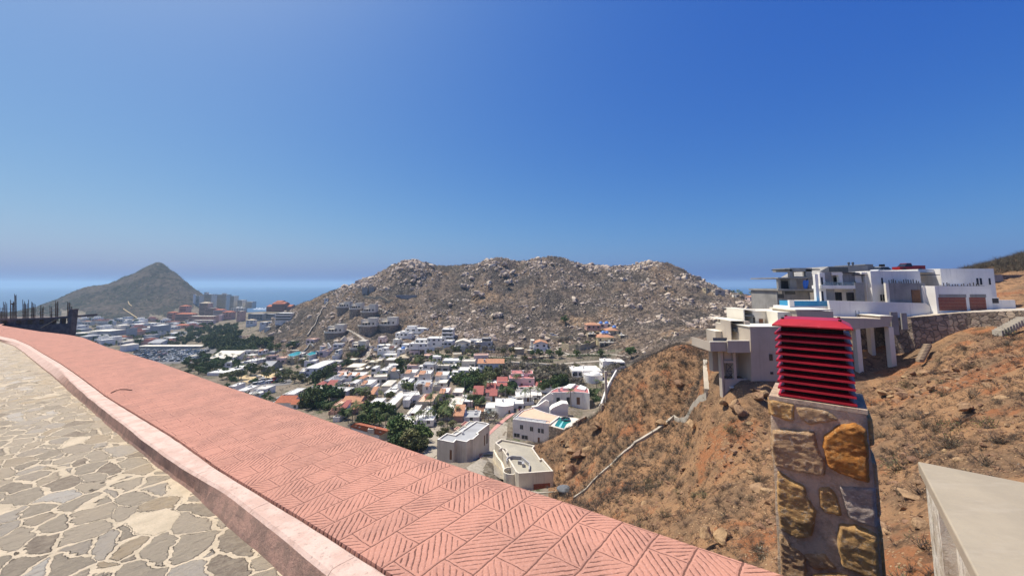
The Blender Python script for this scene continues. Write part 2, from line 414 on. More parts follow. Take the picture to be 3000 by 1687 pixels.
def mat_mount():
    k = NT('mount'); v = k.pos()
    c = k.mix(k.step(k.noise(v, .012, 6, .65), .42, .6), (.12, .095, .075), (.062, .056, .045))
    c = k.mix(k.math('MULTIPLY', k.step(k.noise(v, .09, 5, .7), .48, .6), .85), c, (.03, .03, .024))
    c = k.mix(k.math('MULTIPLY', k.step(k.noise(v, .13, 4, .7), .6, .68), .7), c, (.26, .205, .155))
    k.bump(k.noise(v, .12, 6, .7), 1.0, 5.); k.out(c, .95, .1)
mat_valley(); mat_hill(); mat_near(); mat_mount()
for r, nm, mt in ((0, 'valley_ground', 'valley'), (1, 'rocky_hill', 'hill'), (2, 'dry_hillside', 'slope'), (3, 'mountain', 'mount')):
    q = quads[qreg == r]; used, inv = np.unique(q.ravel(), return_inverse=True)
    o = link(nm, np_mesh(nm, Vall[used], Q=inv.reshape(-1, 4), mats=[mt], smooth=True)); o['kind'] = 'structure'

# ---- sea, with its surf line, and the ground sheet that carries everything to the horizon
k = NT('sea'); v = k.pos()
c = k.mix(k.step(k.noise(v, .0012, 4), .35, .7), (.008, .05, .125), (.012, .065, .15))
k.bump(k.noise(k.mapv(v, (1, .35, 1)), .06, 4, .6), .35, 1.2); k.out(c, .28, .5)
HB = 18000.
m = MB(); m.box(-HB+50, HB-50, -300, HB-50, SEA_Z-.6, SEA_Z)
o = m.obj('sea', 'sea'); o['kind'] = 'structure'
k = NT('foam'); k.out((.75, .78, .8), .6)
m = MB()
for (p0, p1, wd) in ((740, 802, 16), (748, 786, 7), (872, 896, 6)):
    pts = []
    for i in range(15):
        px = p0+(p1-p0)*i/14
        a, s = ray(px, 906 if wd > 10 else 902 if wd > 6.5 else 897); Y = (SEA_Z+.25-CAMZ)/s
        Y += 5*math.sin(i*1.9)+3*math.sin(i*.7); ww = wd*(.35+.65*math.sin(math.pi*(i+.5)/15))*(.8+.4*rng.random())
        pts.append(((a*Y, Y-ww*.7, SEA_Z+.2), (a*Y, Y, SEA_Z+.75), (a*Y, Y+ww, SEA_Z+.2)))
    for i in range(14):
        for q in (0, 1): m.poly([pts[i][q], pts[i+1][q], pts[i+1][q+1], pts[i][q+1]])
o = m.obj('surf', 'foam'); o['kind'] = 'structure'
# air
hz = bpy.data.materials.new('air'); hz.use_nodes = True; t_ = hz.node_tree; t_.nodes.clear()
on = t_.nodes.new('ShaderNodeOutputMaterial'); pv = t_.nodes.new('ShaderNodeVolumePrincipled')
pv.inputs['Color'].default_value = (.50, .74, .95, 1); pv.inputs['Density'].default_value = 0.00013; pv.inputs['Anisotropy'].default_value = .25
t_.links.new(pv.outputs[0], on.inputs['Volume']); MATS['air'] = hz
m = MB(); m.box(-HB, HB, -400, HB, SEA_Z-50, 95)
o = m.obj('haze', 'air'); o['kind'] = 'stuff'
# ================================================================ street in the foreground
aA, sA = ray(2416, 811); aL, sL = ray(74, 925)
DA = Vector((aA, 1, sA)).normalized(); DL = Vector((aL, 1, sL)).normalized()
DN = DA.cross(DL).normalized()
if DN.z < 0: DN = -DN
DL = DN.cross(DA).normalized()            # square the two directions up
if DL.x > 0: DL = -DL
def plane_uv(px, py, drop=0.):
    """photo pixel -> (u across, t along) on the pavement plane, lowered by drop"""
    a, s = ray(px, py); d = Vector((a, 1, s)); o = Vector((0, 0, CAMZ)); p0 = -DN*drop
    k = (p0-o).dot(DN)/d.dot(DN); p = o+d*k
    return p.dot(DA), p.dot(DL)
def PW(u, t, h=0.): return DA*u+DL*t+DN*h
CURB = .15
def trace(txt, drop=0.):
    p = sorted([(t, u) for u, t in (plane_uv(float(a.split(',')[0]), float(a.split(',')[1]), drop) for a in txt.split())])
    return np.array(p)
outer = trace('0,952 102,968 203,980 244,988 315,1016 458,1057 661,1128 839,1187 966,1230 1200,1311 1419,1386 1559,1431 1671,1466 1932,1554 2067,1601 2200,1640 2290,1672')
joint = trace('0,984 44,993 87,1011 122,1033 175,1063 218,1092 262,1124 309,1160 356,1189 509,1281 636,1372 824,1484 941,1555 1139,1682')
cfront = trace('0,993 44,1002 73,1015 102,1034 131,1054 175,1083 204,1113 256,1160 356,1237 458,1316 539,1372 661,1438 824,1565 966,1682')
cbot = trace('0,1000 38,1012 67,1031 87,1048 116,1072 146,1095 175,1121 218,1160 254,1189 305,1235 381,1301 458,1357 534,1408 610,1484 687,1555 793,1642 834,1682', CURB)
TT = np.concatenate([np.arange(-7, 30, .06), np.arange(30, 60, .2), np.arange(60, 170, .8)])
def curve(tr, k=14):
    t, u = tr[:, 0], tr[:, 1]
    # straight on beyond both ends
    s0 = (u[4]-u[0])/(t[4]-t[0])*.5; s1 = (u[-1]-u[-3])/(t[-1]-t[-3])
    tt = np.concatenate([[t[0]-12], t, [t[-1]+20]]); uu = np.concatenate([[u[0]-12*s0], u, [u[-1]+20*s1]])
    c = np.interp(TT, tt, uu)
    pad = np.pad(c, k, 'edge'); ker = np.hanning(2*k+1); ker /= ker.sum()
    sm = np.convolve(pad, ker, 'valid'); sm[:k] = c[:k]; sm[-k:] = c[-k:]
    return sm
cO, cJ, cF, cB = curve(outer), curve(joint), curve(cfront), curve(cbot)
cF = np.minimum(cF, cJ-.14); cB = np.minimum(cB, cF-.012)
def strip(name, rows, mat, kind='structure', parent=None):
    """rows: list of (u array, height array) running along TT"""
    V = []; UV = []
    for u, h in rows:
        h = np.broadcast_to(h, TT.shape)
        V.append(np.array(DA)[None]*u[:, None]+np.array(DL)[None]*TT[:, None]+np.array(DN)[None]*h[:, None])
        UV.append(np.stack([u, TT], 1))
    n = len(TT); m_ = len(rows); V = np.concatenate(V); UV = np.concatenate(UV)
    ii = np.arange(n*m_).reshape(m_, n)
    Q = np.stack([ii[:-1, :-1], ii[1:, :-1], ii[1:, 1:], ii[:-1, 1:]], -1).reshape(-1, 4)
    o = link(name, np_mesh(name, V, Q=Q, mats=[mat], smooth=False, uv=UV), parent)
    if kind: o['kind'] = kind
    return o
nzt = lambda f, a, sd: a*(fbm(TT*f, TT*0+sd, 4, sd))
# stamped pink pavement: strips across the walk, cut into bricks whose hatching alternates
k = NT('stamped'); uv = k.coord('UV'); sx = k.n('SeparateXYZ')
wob = k.n('TexNoise'); k.l(uv, wob.inputs['Vector']); wob.inputs['Scale'].default_value = 5; wob.inputs['Detail'].default_value = 6; wob.inputs['Roughness'].default_value = .7
wv = k.n('VectorMath', operation='SCALE'); k.l(wob.outputs['Color'], wv.inputs[0]); wv.inputs['Scale'].default_value = .034
av = k.n('VectorMath', operation='ADD'); k.l(uv, av.inputs[0]); k.l(wv.outputs[0], av.inputs[1]); k.l(av.outputs[0], sx.inputs[0])
U, T = sx.outputs[0], sx.outputs[1]
SW, BL = .243, .39
ti = k.math('DIVIDE', T, SW); row = k.math('FLOOR', ti); tf = k.math('FRACT', ti)
half = k.math('MULTIPLY', k.math('MODULO', k.math('ADD', row, 200), 2.), .5)
ui = k.math('ADD', k.math('DIVIDE', U, BL), half); brick = k.math('FLOOR', ui); uf = k.math('FRACT', ui)
par = k.math('MODULO', k.math('ADD', brick, 200), 2.)
sg = k.math('MULTIPLY_ADD', par, 2., -1.)
dg = k.math('ADD', k.math('MULTIPLY', U, sg), T)
hf = k.math('FRACT', k.math('DIVIDE', dg, .053))
dist_t = k.math('MULTIPLY', k.math('SUBTRACT', .5, k.math('ABSOLUTE', k.math('SUBTRACT', tf, .5))), SW)
dist_u = k.math('MULTIPLY', k.math('SUBTRACT', .5, k.math('ABSOLUTE', k.math('SUBTRACT', uf, .5))), BL)
dist_h = k.math('MULTIPLY', k.math('ABSOLUTE', k.math('SUBTRACT', hf, .5)), .053*.72)
nz = k.noise(uv, 26, 5, .7); nz2 = k.noise(uv, 1.3, 4, .6)
wd = k.math('MULTIPLY_ADD', nz, .0088, -.0004)
g1 = k.math('LESS_THAN', dist_t, k.math('MULTIPLY', wd, 1.25)); g2 = k.math('LESS_THAN', dist_u, k.math('MULTIPLY', wd, .8))
inn = k.math('GREATER_THAN', k.math('MINIMUM', dist_t, dist_u), k.math('MULTIPLY_ADD', nz, .05, -.006))
g3 = k.math('MULTIPLY', k.math('LESS_THAN', dist_h, k.math('MULTIPLY', wd, k.math('MULTIPLY_ADD', k.step(k.noise(uv, 4.5, 4, .65), .36, .64), 1.15, .12))), inn)
gr = k.math('MAXIMUM', k.math('MAXIMUM', g1, g2), g3)
soft = k.math('MULTIPLY', k.math('MAXIMUM', k.math('MAXIMUM', k.step(dist_t, .016, .002), k.math('MULTIPLY', k.step(dist_u, .014, .002), .8)), k.math('MULTIPLY', k.step(dist_h, .010, .001), inn)), 1.0)
c = k.mix(k.step(k.noise(uv, 1.1, 5, .6), .38, .66), (.50, .24, .17), (.42, .21, .15))
c = k.mix(k.math('MULTIPLY', k.step(k.noise(uv, 2.2, 7, .75), .50, .68), .55), c, (.36, .18, .135))
c = k.mix(k.math('MULTIPLY', k.step(k.noise(uv, 60, 3, .6), .48, .62), .35), c, (.60, .33, .26))
c = k.mix(k.math('MULTIPLY', gr, .86), c, (.10, .045, .035))
k.bump(k.math('SUBTRACT', k.math('MULTIPLY', k.noise(uv, 90, 3, .6), .25), soft), .6, .006); k.out(c, .85, .2)
o = None
rows = []
for i in range(9):
    f = i/8; rows.append((cJ+.012+(cO-cJ-.012)*f, nzt(.8, .012, 3+i)*f-(.02 if i == 8 else 0)))
rows.append((cO+.02+nzt(2.5, .02, 5), -.10+0*TT)); rows.append((cO+.03, -3.0+0*TT))
rows.insert(0, (cJ+.006, -.03+0*TT)); 
strip('sidewalk', rows, 'stamped')
# curb: pale painted top, grimy face
k = NT('curb'); uv = k.coord('UV'); v = k.pos()
c = k.mix(k.step(k.noise(v, 5, 6, .65), .40, .62), (.66, .49, .40), (.56, .39, .31))
c = k.mix(k.math('MULTIPLY', k.step(k.noise(v, 24, 5, .7), .57, .66), .7), c, (.36, .27, .22))
sx = k.n('SeparateXYZ'); k.l(uv, sx.inputs[0])
jf = k.math('FRACT', k.math('DIVIDE', k.math('ADD', sx.outputs[1], k.math('MULTIPLY', k.noise(v, 9, 4), .05)), 1.22))
c = k.mix(k.math('MULTIPLY', k.math('LESS_THAN', jf, .006), .75), c, (.2, .13, .11))
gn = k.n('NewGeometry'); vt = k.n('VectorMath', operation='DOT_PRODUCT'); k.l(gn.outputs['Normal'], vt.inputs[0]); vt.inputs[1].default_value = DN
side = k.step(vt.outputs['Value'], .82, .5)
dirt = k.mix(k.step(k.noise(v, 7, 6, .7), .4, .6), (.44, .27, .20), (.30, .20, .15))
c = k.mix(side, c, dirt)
k.bump(k.noise(v, 40, 6, .7), .8, .012); k.out(c, .9, .15)
e1 = nzt(1.6, .035, 31); e2 = nzt(2.1, .05, 33)+nzt(9, .02, 34)
strip('curb', [(cJ-.004, -.25+0*TT), (cJ-.004+nzt(5, .012, 3), -.012+0*TT), (cJ-.02, 0*TT), (cF+.022+e1*.6, 0*TT), (cF+e1*.6, -.018+0*TT), (cB+.01+e2*.4, -CURB+.02+0*TT), (cB-.02+e2*.6, -CURB-.06+0*TT)], 'curb')
# dark gap filler between curb and walk
k = NT('joint_dirt'); k.out((.07, .045, .04), 1., .0)
strip('kerb_joint', [(cJ-.03, -.034+0*TT), (cJ+.03, -.034+0*TT)], 'joint_dirt')
# flagstone road
k = NT('flagstone'); uv = k.coord('UV')
d1 = k.n('TexNoise'); k.l(uv, d1.inputs['Vector']); d1.inputs['Scale'].default_value = 3.0; d1.inputs['Detail'].default_value = 5; d1.inputs['Roughness'].default_value = .62
sc = k.n('VectorMath', operation='SCALE'); k.l(d1.outputs['Color'], sc.inputs[0]); sc.inputs['Scale'].default_value = .22
ad = k.n('VectorMath', operation='ADD'); k.l(uv, ad.inputs[0]); k.l(sc.outputs[0], ad.inputs[1])
mp = k.mapv(ad.outputs[0], (4.6, 2.6, 1), (0, 0, R(28)))
ve = k.n('TexVoronoi', feature='DISTANCE_TO_EDGE'); vf = k.n('TexVoronoi', feature='F1')
for q in (ve, vf): k.l(mp, q.inputs['Vector']); q.inputs['Scale'].default_value = 1.; q.inputs['Randomness'].default_value = .95
cs_ = k.n('SeparateColor'); k.l(vf.outputs['Color'], cs_.inputs[0])
thr = k.math('MULTIPLY_ADD', cs_.outputs[0], .07, .004)                 # mortar width differs stone by stone
ed = k.math('SUBTRACT', ve.outputs['Distance'], k.math('ADD', thr, k.math('MULTIPLY_ADD', k.noise(uv, 22, 4, .6), .10, -.05)))
stone = k.step(ed, .0, .028)
some = k.math('GREATER_THAN', cs_.outputs[2], .05); stone = k.math('MULTIPLY', stone, some)
sc_ = k.ramp(cs_.outputs[1], [(0, (.34, .275, .205)), (.12, (.46, .39, .29)), (.45, (.58, .485, .355)), (.62, (.55, .43, .28)), (.8, (.48, .41, .32)), (.93, (.58, .51, .41)), (1, (.68, .63, .54))])
sc_ = k.mix(k.math('MULTIPLY', k.step(k.noise(uv, 13, 7, .8), .44, .58), .75), sc_, k.mix(.6, sc_, (.60, .505, .37)))
sc_ = k.mix(k.math('MULTIPLY', k.step(k.noise(k.mapv(uv, (1, 2.4, 1), (0, 0, .6)), 9, 6, .8), .55, .62), .45), sc_, (.27, .215, .16))
mo = k.mix(k.step(k.noise(uv, 4, 6, .65), .38, .64), (.56, .465, .33), (.45, .375, .265))
mo = k.mix(k.math('MULTIPLY', k.step(k.noise(uv, 70, 3, .6), .5, .63), .35), mo, (.35, .29, .21))
crack = k.math('MULTIPLY', k.step(k.math('ABSOLUTE', k.math('ADD', ed, -.012)), .012, .002), k.step(k.noise(uv, 6, 3), .47, .58))
c = k.mix(stone, mo, sc_); c = k.mix(k.math('MULTIPLY', crack, .8), c, (.10, .08, .065))
hh = k.math('ADD', k.math('MULTIPLY', stone, k.math('MULTIPLY_ADD', k.noise(k.mapv(uv, (1, 1.8, 1), (0, 0, .5)), 9, 8, .78), 1.7, -.35)), k.math('MULTIPLY', k.noise(uv, 45, 4, .65), .22))
hh = k.math('SUBTRACT', hh, k.math('MULTIPLY', crack, .5))
k.bump(hh, 1., .045); k.out(c, .9, .15)
rows = [(cB-9., -CURB+.05+0*TT), (cB-3., -CURB+.02+0*TT), (cB-1.2, -CURB+0*TT), (cB-.3, -CURB+0*TT), (cB+.03, -CURB-.01+0*TT)]
strip('road', rows, 'flagstone')
# pink cement patch and a pale stone are part of the road; the bent wires lie on the walk
k = NT('rust_wire'); k.out((.05, .03, .025), .8)
def wire(pts, lab):
    vs = []
    for px, py in pts:
        u, t = plane_uv(px, py); vs.append(PW(u, t, .012))
    m = MB(); m.tube(vs, .008, 6); o = m.obj('bent_wire', 'rust_wire'); tag(o, lab, 'wire', 'loose wires on the pavement')
wire([(325, 1152), (338, 1146), (352, 1142), (370, 1142), (386, 1144)], 'rusty bent wire lying on the pink pavement near the curb')
wire([(8, 965), (22, 963), (44, 962)], 'thin dark wire on the pavement at its far bend')

# ---------------------------------------------------------------- stone chimney with the red louvred cowl
LH = Vector((DL.x, DL.y, 0)).normalized(); AH = Vector((DA.x, DA.y, 0)).normalized()
AH = (AH-LH*AH.dot(LH)).normalized(); ZH = Vector((0, 0, 1))
P0 = at(2538, 1210, 2.5)                       # right front top corner of the shaft
def face(px, py, off=0.):
    """photo pixel -> (distance left of the corner, height) on the shaft's front face"""
    a, s = ray(px, py); d = Vector((a, 1, s)); o = Vector((0, 0, CAMZ)); p = P0-AH*off
    q = o+d*((p-o).dot(AH)/d.dot(AH)); return (q-P0).dot(LH), q.z
wid = face(2257, 1165)[0]; wid2 = face(2290, 1680)[0]; topz = .5*(face(2257, 1165)[1]+face(2520, 1204)[1])
print('CHIMNEY', wid, wid2, topz, face(2586, 1687), P0)
ch = empty('stone_chimney', P0+LH*(wid/2)+AH*(wid*.45)+ZH*(-6-P0.z), 0, 'rubble stone chimney shaft under the red louvred cowl', 'chimney')
CHM = Matrix.Translation(ch.location)
def wl(p): return Vector(p)-ch.location
k = NT('mortar'); v = k.pos()
c = k.mix(k.step(k.noise(v, 14, 6, .7), .42, .6), (.64, .48, .34), (.47, .35, .25))
c = k.mix(k.math('MULTIPLY', k.step(k.noise(v, 60, 4, .7), .55, .66), .7), c, (.54, .46, .36))
k.bump(k.noise(v, 55, 6, .75), 1., .02); k.out(c, .95, .1)
def rock_mat(name, a, b, d):
    k = NT(name); v = k.pos()
    c = k.mix(k.step(k.noise(k.mapv(v, (1, 1, 1.8)), 11, 6, .7), .38, .62), a, b)
    c = k.mix(k.math('MULTIPLY', k.step(k.noise(v, 34, 5, .75), .52, .66), .8), c, d)
    c = k.mix(k.math('MULTIPLY', k.step(k.noise(v, 6, 4, .6), .58, .68), .6), c, tuple(x*.4 for x in b))
    k.bump(k.noise(k.mapv(v, (1, 1, 1.7), (.4, .2, .3)), 17, 9, .8), 1., .05); k.out(c, .85, .2)
rock_mat('rock_tan', (.72, .47, .25), (.50, .31, .17), (.86, .68, .47))
rock_mat('rock_orange', (.78, .33, .075), (.52, .21, .06), (.78, .47, .18))
rock_mat('rock_grey', (.62, .50, .41), (.44, .35, .29), (.76, .66, .57))
rock_mat('rock_gold', (.78, .46, .17), (.55, .32, .14), (.86, .68, .44))
# shaft: slightly battered mortar core with lumpy faces
N_, M_ = 14, 90
V = []; hz_ = np.linspace(-6., topz, M_)
cor = [(0, 0), (1, 0), (1, 1), (0, 1)]
for j, z in enumerate(hz_):
    for sd in range(4):
        for i in range(N_):
            f = i/N_; (x0, y0), (x1, y1) = cor[sd], cor[(sd+1) % 4]
            x = x0+(x1-x0)*f; y = y0+(y1-y0)*f
            grow = (P0.z-z)*.012
            p = P0+LH*((x*(wid+2*grow))-grow)+AH*(y*(wid*.92+2*grow)-grow)
            n1 = float(fbm(np.array(p.x*9+p.y*5), np.array(z*9+p.y*4), 4, 51))*.026
            cdir = (p-(P0+LH*wid/2+AH*wid*.46)); cdir.z = 0
            p = p+cdir.normalized()*n1; V.append(wl((p.x, p.y, z)))
ii = np.arange(M_*4*N_).reshape(M_, 4*N_); nx = np.roll(ii, -1, 1)
Q = np.stack([ii[:-1], ii[1:], nx[1:], nx[:-1]], -1).reshape(-1, 4)
me = np_mesh('shaft', np.array([tuple(v) for v in V]), Q=Q, mats=['mortar'], smooth=True); sh = link('shaft', me, ch)
m = MB(); b0 = wl((0, 0, 0))
def cbox(m, x0, x1, y0, y1, z0, z1, jit=0.):
    vs = []
    for z in (z0, z1):
        for x, y in ((x0, y0), (x1, y0), (x1, y1), (x0, y1)): vs.append(wl(P0+LH*x+AH*y+ZH*(z-P0.z)))
    m.add(vs, [(0, 1, 2, 3), (7, 6, 5, 4), (4, 5, 1, 0), (5, 6, 2, 1), (6, 7, 3, 2), (7, 4, 0, 3)])
cbox(m, -.008, wid+.008, -.008, wid*.92+.008, topz-.012, topz+.014)
mc = m.obj('mortar_cap', 'mortar', ch)
def stone_on(poly, mat, thick=.035, fac=face):
    """an outlined rubble stone, rounded at the rim, rough on its face"""
    pts = [fac(2050+x/2.109, 1000+y/2.109, .0) for x, y in poly]
    cxx = sum(p[0] for p in pts)/len(pts); cz = sum(p[1] for p in pts)/len(pts)
    fine = []
    for i in range(len(pts)):
        p, q = pts[i], pts[(i+1) % len(pts)]; L = math.dist(p, q); n = max(2, int(L/.018))
        for j in range(n):
            f = j/n; x = p[0]+(q[0]-p[0])*f; z = p[1]+(q[1]-p[1])*f
            fine.append((x+.008*float(fbm(np.array(x*30), np.array(z*30), 3, 61)), z+.008*float(fbm(np.array(x*30+5), np.array(z*30), 3, 62))))
    # a rough height field inside the outline, dropping below the mortar at the rim
    pl = np.array(fine); x0, z0 = pl.min(0)-.02; x1, z1 = pl.max(0)+.02; nx_, nz_ = max(8, int((x1-x0)/.0075)), max(8, int((z1-z0)/.0075))
    XX, Zz = np.meshgrid(np.linspace(x0, x1, nx_), np.linspace(z0, z1, nz_)); ins = np.zeros(XX.shape, bool); dm = np.full(XX.shape, 1e9); m_ = len(pl)
    for i in range(m_):
        ax, ay = pl[i]; bx_, by = pl[(i+1) % m_]
        ins ^= ((ay > Zz) != (by > Zz)) & (XX < (bx_-ax)*(Zz-ay)/(by-ay+1e-12)+ax)
        t_ = np.clip(((XX-ax)*(bx_-ax)+(Zz-ay)*(by-ay))/((bx_-ax)**2+(by-ay)**2+1e-12), 0, 1); dm = np.minimum(dm, np.hypot(XX-ax-t_*(bx_-ax), Zz-ay-t_*(by-ay)))
    sd = np.where(ins, dm, -dm)+.016+.010*fbm(XX*45, Zz*45, 3, 63); q_ = np.clip((sd+.004)/.024, 0, 1); q_ = q_*q_*(3-2*q_)
    rg = .006+.020*fbm(XX*9+cxx*50, Zz*14, 4, 64)+.009*fbm(XX*40, Zz*60, 4, 65)+.006*(.4-np.abs(fbm(XX*18+cz*30, Zz*30, 3, 66))*2.5)
    Hh = -.035+(thick+.035+rg)*q_; P_ = np.array(P0); L3, A3 = np.array(LH), np.array(AH); cb_ = np.array(ch.location)
    V = P_-cb_+XX[..., None]*L3+np.array([0, 0, 1.])*(Zz-P0.z)[..., None]-A3*Hh[..., None]
    ii = np.arange(nx_*nz_).reshape(nz_, nx_); Q = np.stack([ii[:-1, :-1], ii[:-1, 1:], ii[1:, 1:], ii[1:, :-1]], -1).reshape(-1, 4)
    keep = (Hh.ravel()[Q] > -.034).any(1); Q = Q[keep][:, ::-1]; used, inv = np.unique(Q.ravel(), return_inverse=True)
    link('stone', np_mesh('stone', V.reshape(-1, 3)[used], Q=inv.reshape(-1, 4), mats=[mat], smooth=True), ch)
ST = [([(437, 362), (580, 392), (578, 484), (525, 480), (446, 446)], 'rock_gold', .022),
 ([(602, 408), (700, 412), (790, 436), (848, 480), (672, 508), (622, 460)], 'rock_tan', .02),
 ([(457, 548), (540, 545), (700, 562), (716, 640), (768, 740), (768, 816), (640, 798), (560, 783), (472, 755), (452, 640)], 'rock_tan', .034),
 ([(776, 585), (860, 522), (960, 507), (1016, 545), (1028, 640), (1040, 858), (950, 828), (850, 790), (802, 768), (770, 650)], 'rock_orange', .045),
 ([(487, 802), (560, 852), (640, 892), (660, 950), (713, 1040), (690, 1186), (600, 1196), (503, 1138), (487, 1000)], 'rock_gold', .04),
 ([(738, 906), (800, 897), (838, 940), (872, 1062), (770, 1043), (747, 1010)], 'rock_gold', .03),
 ([(872, 892), (970, 902), (1070, 906), (1084, 1136), (1000, 1108), (932, 1078), (892, 980)], 'rock_grey', .03),
 ([(866, 1127), (960, 1132), (1086, 1190), (1106, 1470), (1000, 1420), (882, 1368), (862, 1250)], 'rock_gold', .042),
 ([(500, 1182), (560, 1252), (650, 1322), (660, 1600), (520, 1600), (502, 1300)], 'rock_tan', .03),
 ([(652, 1312), (770, 1307), (838, 1388), (702, 1393)], 'rock_tan', .028),
 ([(700, 1430), (860, 1420), (980, 1470), (960, 1620), (720, 1640)], 'rock_gold', .034)]
for p, mt, th in ST: stone_on(p, mt, th)
# stones of the right flank
for z0, z1, y0, y1, mt in ((-.22, -.05, .06, .34, 'rock_gold'), (-.62, -.30, .02, .26, 'rock_tan'), (-.55, -.33, .30, .42, 'rock_grey'), (-1.0, -.7, .05, .3, 'rock_gold')):
    m = MB(); cbox(m, -.03, .02, y0, y1, topz+z0, topz+z1); so_ = m.obj('stone', mt, ch)
    bv = so_.modifiers.new('round', 'BEVEL'); bv.width = .02; bv.segments = 3
# ---- cowl: ten pagoda-like louvre rings under a low hipped lid
k = NT('red_paint'); v = k.pos()
c = k.mix(k.step(k.noise(v, 5, 5, .6), .35, .68), (.44, .010, .020), (.32, .007, .014))
c = k.mix(k.math('MULTIPLY', k.step(k.noise(v, 30, 5, .7), .60, .72), .5), c, (.56, .10, .11))
k.bump(k.noise(v, 120, 3, .6), .12, .004); k.out(c, .42, .45)
k = NT('screw_dark'); k.out((.03, .012, .012), .5)
k = NT('gap_shade'); k.out((.015, .008, .008), .9)  # near-black colour standing for the shadow in the louvre gaps
fl = face(2275, 1160); fr = face(2520, 1196)
xr, xl = fr[0]+.012, fl[0]-.010; zb = topz+.005; zt = face(2262, 950)[1]
print('COWL', xr, xl, zb, zt)
cw_o = empty('chimney_cowl', P0+LH*((xl+xr)/2)+AH*(wid*.45)+ZH*(zb-P0.z), 0, 'red painted metal chimney cowl with louvres on the stone shaft', 'chimney cowl')
def rl(x, y, z): return P0+LH*x+AH*y+ZH*(z-P0.z)-cw_o.location
yd = (xl-xr)*.95; y0c = .012
def ring(m, ins, z): return [rl(xr+ins, y0c+ins, z), rl(xl-ins, y0c+ins, z), rl(xl-ins, y0c+yd-ins, z), rl(xr+ins, y0c+yd-ins, z)]
def skirt(m, i0, z0, i1, z1, t=.003):
    a = ring(m, i0, z0); b = ring(m, i1, z1); c2 = ring(m, i1+.004, z1-t*2); d = ring(m, i0+.006, z0-t*.2); lip = ring(m, i0-.001, z0-.013); li = ring(m, i0+.005, z0-.013)
    vs = a+b+c2+d+lip+li; fs = []
    for i in range(4):
        j = (i+1) % 4
        fs += [(i, 4+i, 4+j, j), (12+j, 8+j, 8+i, 12+i), (16+i, i, j, 16+j), (20+i, 16+i, 16+j, 20+j), (12+i, 20+i, 20+j, 12+j)]
    m.add([tuple(v) for v in vs], fs)
NS = 10; zc = zt-.012; pitch_ = (zc-zb-.028)/NS
for i in range(NS):
    m = MB(); z = zb+.03+i*pitch_; skirt(m, 0, z, .036, z+pitch_*.22); m.obj('louvre', 'red_paint', cw_o)
m = MB(); i_ = .062
for (x, y) in ((xr+i_, y0c+i_), (xl-i_, y0c+i_), (xl-i_, y0c+yd-i_), (xr+i_, y0c+yd-i_)):
    vs = [tuple(rl(x+dx, y+dy, z)) for z in (zb-.01, zt) for dx, dy in ((-.014, -.014), (.014, -.014), (.014, .014), (-.014, .014))]
    m.add(vs, [(0, 3, 2, 1), (4, 5, 6, 7), (0, 1, 5, 4), (1, 2, 6, 5), (2, 3, 7, 6), (3, 0, 4, 7)])
m.obj('frame', 'red_paint', cw_o)
m = MB(); a = ring(m, .037, zb+.002); b = ring(m, .037, zt-.02)
m.add([tuple(v) for v in a+b], [(0, 1, 5, 4), (1, 2, 6, 5), (2, 3, 7, 6), (3, 0, 4, 7), (4, 5, 6, 7)]); m.obj('shade_core', 'gap_shade', cw_o)  # closed black core just behind the lips, painting the shade between louvres
m = MB(); a = ring(m, -.012, zt-.012); a2 = ring(m, -.012, zt+.0); b = ring(m, .052, zt+.040); c2 = ring(m, -.006, zt-.012)
m.add([tuple(v) for v in a+a2+b], [(i, 4+i, 4+(i+1) % 4, (i+1) % 4) for i in range(4)]+[(4+i, 8+i, 8+(i+1) % 4, 4+(i+1) % 4) for i in range(4)]+[(8, 11, 10, 9), (0, 1, 2, 3)])
lid = m.obj('lid', 'red_paint', cw_o)
bv = lid.modifiers.new('round', 'BEVEL'); bv.width = .004; bv.segments = 2
for x, y in ((xr+.05, y0c+.055), (xl-.05, y0c+.055), (xl-.05, y0c+yd-.05), (xr+.05, y0c+yd-.05)):
    m = MB(); p = rl(x, y, zt+.036); m.cyl(p.x, p.y, p.z, p.z+.012, .009, n=8); m.obj('screw', 'screw_dark', lid)

# ---------------------------------------------------------------- concrete capped pier at the right edge
S0_ = at(2688, 1350, 2.05); su = LH; 
pr = empty('concrete_pier', S0_+AH*-.6-LH*.7+ZH*(-5-S0_.z), 0, 'whitewashed pier with a smooth concrete slab on top, by the bottom corner', 'pier')
k = NT('smooth_concrete'); v = k.pos()
c = k.mix(k.step(k.noise(v, 3.2, 6, .62), .36, .66), (.385, .325, .235), (.33, .28, .205))
c = k.mix(k.math('MULTIPLY', k.step(k.noise(k.mapv(v, (1.2, 5, 3)), 3, 5, .65), .5, .68), .4), c, (.42, .36, .275))
c = k.mix(k.math('MULTIPLY', k.step(k.noise(v, 120, 3, .6), .62, .7), .5), c, (.3, .27, .23))
k.bump(k.noise(v, 60, 5, .65), .3, .006); k.out(c, .85, .2)
k = NT('peeling_white'); v = k.pos()
c = k.mix(k.step(k.noise(v, 6, 6, .7), .42, .58), (.66, .62, .52), (.48, .42, .32))
c = k.mix(k.math('MULTIPLY', k.step(k.noise(k.mapv(v, (4, 4, 1)), 5, 6, .75), .53, .62), .85), c, (.17, .125, .09))
c = k.mix(k.math('MULTIPLY', k.step(k.noise(v, 26, 5, .75), .56, .64), .6), c, (.35, .33, .2))
k.bump(k.noise(v, 30, 6, .7), .8, .02); k.out(c, .9, .15)
def sl_(x, y, z): return tuple(S0_+LH*-x+AH*-y+ZH*z-pr.location)
